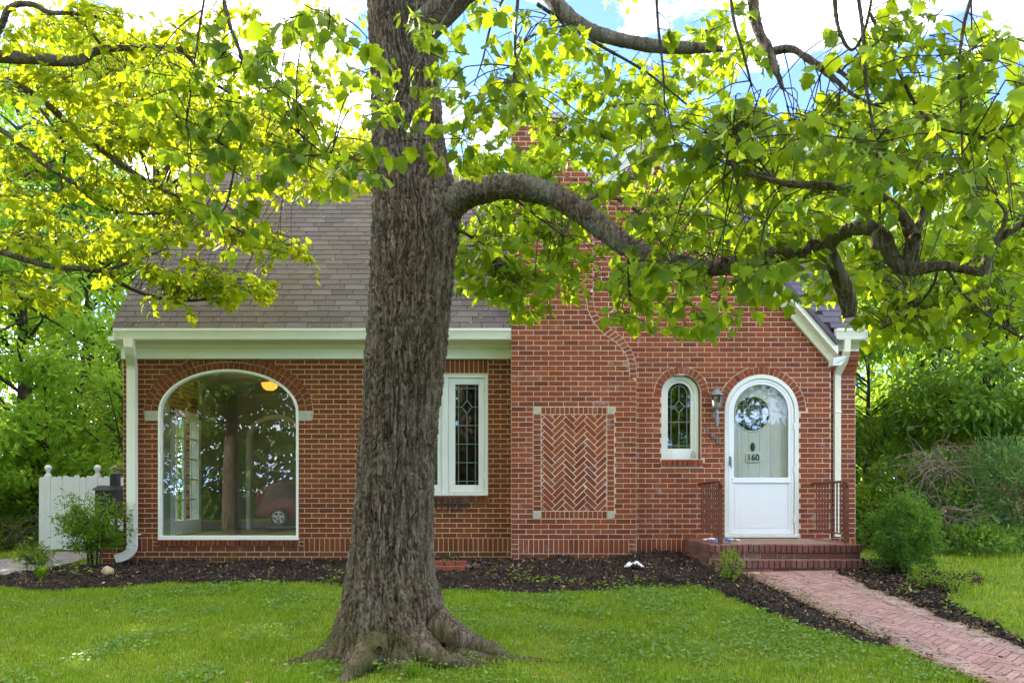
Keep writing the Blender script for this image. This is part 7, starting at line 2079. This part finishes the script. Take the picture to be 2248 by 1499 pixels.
mb = MB(); mb.box(cx0 - .012, cx0 + .08, cy0 - .26, cy0 - .03, cz0 + .86, cz0 + 1.28); mb.build('tail_light', M['tail'], car)
for a in (.82, 3.42):
    for (w, s) in ((.0, 1), (-1.75, -1)):
        xx, yy, zz = cx0 + a, cy0 + w, cz0 + .33
        def disc(r, y, nn=28): return [(xx + r * math.cos(2 * math.pi * k / nn), y, zz + r * math.sin(2 * math.pi * k / nn)) for k in range(nn)]
        m_ = MB(); nn = 28; A = disc(.33, yy - s * .2) + disc(.33, yy - s * .01) + disc(.22, yy + s * .01); m_.add(A, [(i * nn + k, i * nn + (k + 1) % nn, (i + 1) * nn + (k + 1) % nn, (i + 1) * nn + k) for i in range(2) for k in range(nn)] + [tuple(range(nn))])
        wh = m_.build('wheel', M['tyre'], car)
        m_ = MB()
        for k in range(5):
            a2 = 2 * math.pi * k / 5 + .3; ca, sa_ = math.cos(a2), math.sin(a2); w_ = .045
            P4 = [(-w_, .02), (w_, .02), (w_ * .8, .225), (-w_ * .8, .225)]; V = [(xx + ca * q[1] - sa_ * q[0], yy + s * .022, zz + sa_ * q[1] + ca * q[0]) for q in P4]; m_.add(V, [(0, 1, 2, 3)])
        ringv = disc(.225, yy + s * .018) + disc(.19, yy + s * .018); m_.add(ringv, [(k, (k + 1) % nn, nn + (k + 1) % nn, nn + k) for k in range(nn)]); m_.build('rim', M['rim'], wh)
mb = MB(); mb.box(cx0 - .05, cx0 + .2, cy0 - 1.72, cy0 - .03, cz0 + .40, cz0 + .56); mb.build('bumper', M['car'], car)
mb = MB(); mb.tube([(cx0 + 1.62, cy0 + .02, cz0 + .95), (cx0 + 1.80, cy0 + .02, cz0 + .95)], .012, 6); mb.build('door_handle', M['car'], car)

# fallen leaves and bits on the lawn, the roof and in the gutter
n = 420
xx = RNG.uniform(-6, 6, n); yy = RNG.uniform(5.9, 10.6, n)
leaf_mesh('fallen_leaves', [np.stack([xx, yy, ground(xx, yy) + .045], 1), np.stack([RNG.normal(0, 1, n), RNG.normal(0, 1, n), RNG.normal(0, .2, n)], 1), np.stack([RNG.normal(0, .4, n), RNG.normal(0, .4, n), np.ones(n)], 1), RNG.uniform(.02, .055, n), RNG.random(n)], OVAL, M['straw'], None)
tag(bpy.context.scene.objects['fallen_leaves'], 'dry brown leaves scattered on the lawn', 'leaves', kind='stuff')
n = 260
ss = RNG.random(n) ** 2 * RL * .8; xx = RNG.uniform(RXL + .1, -.1, n)
pr_ = np.stack([xx, EY + rs.y * ss, EZ + rs.z * ss], 1) + np.array(rn)[None] * .016
leaf_mesh('roof_litter', [pr_, np.stack([RNG.normal(0, 1, n), np.full(n, rs.y), np.full(n, rs.z)], 1) + RNG.normal(0, .3, (n, 3)), np.tile(np.array(rn), (n, 1)), RNG.uniform(.02, .05, n), RNG.random(n)], OVAL, M['straw'], None)
tag(bpy.context.scene.objects['roof_litter'], 'dry catkins and leaf bits lying on the roof shingles', 'litter', kind='stuff')
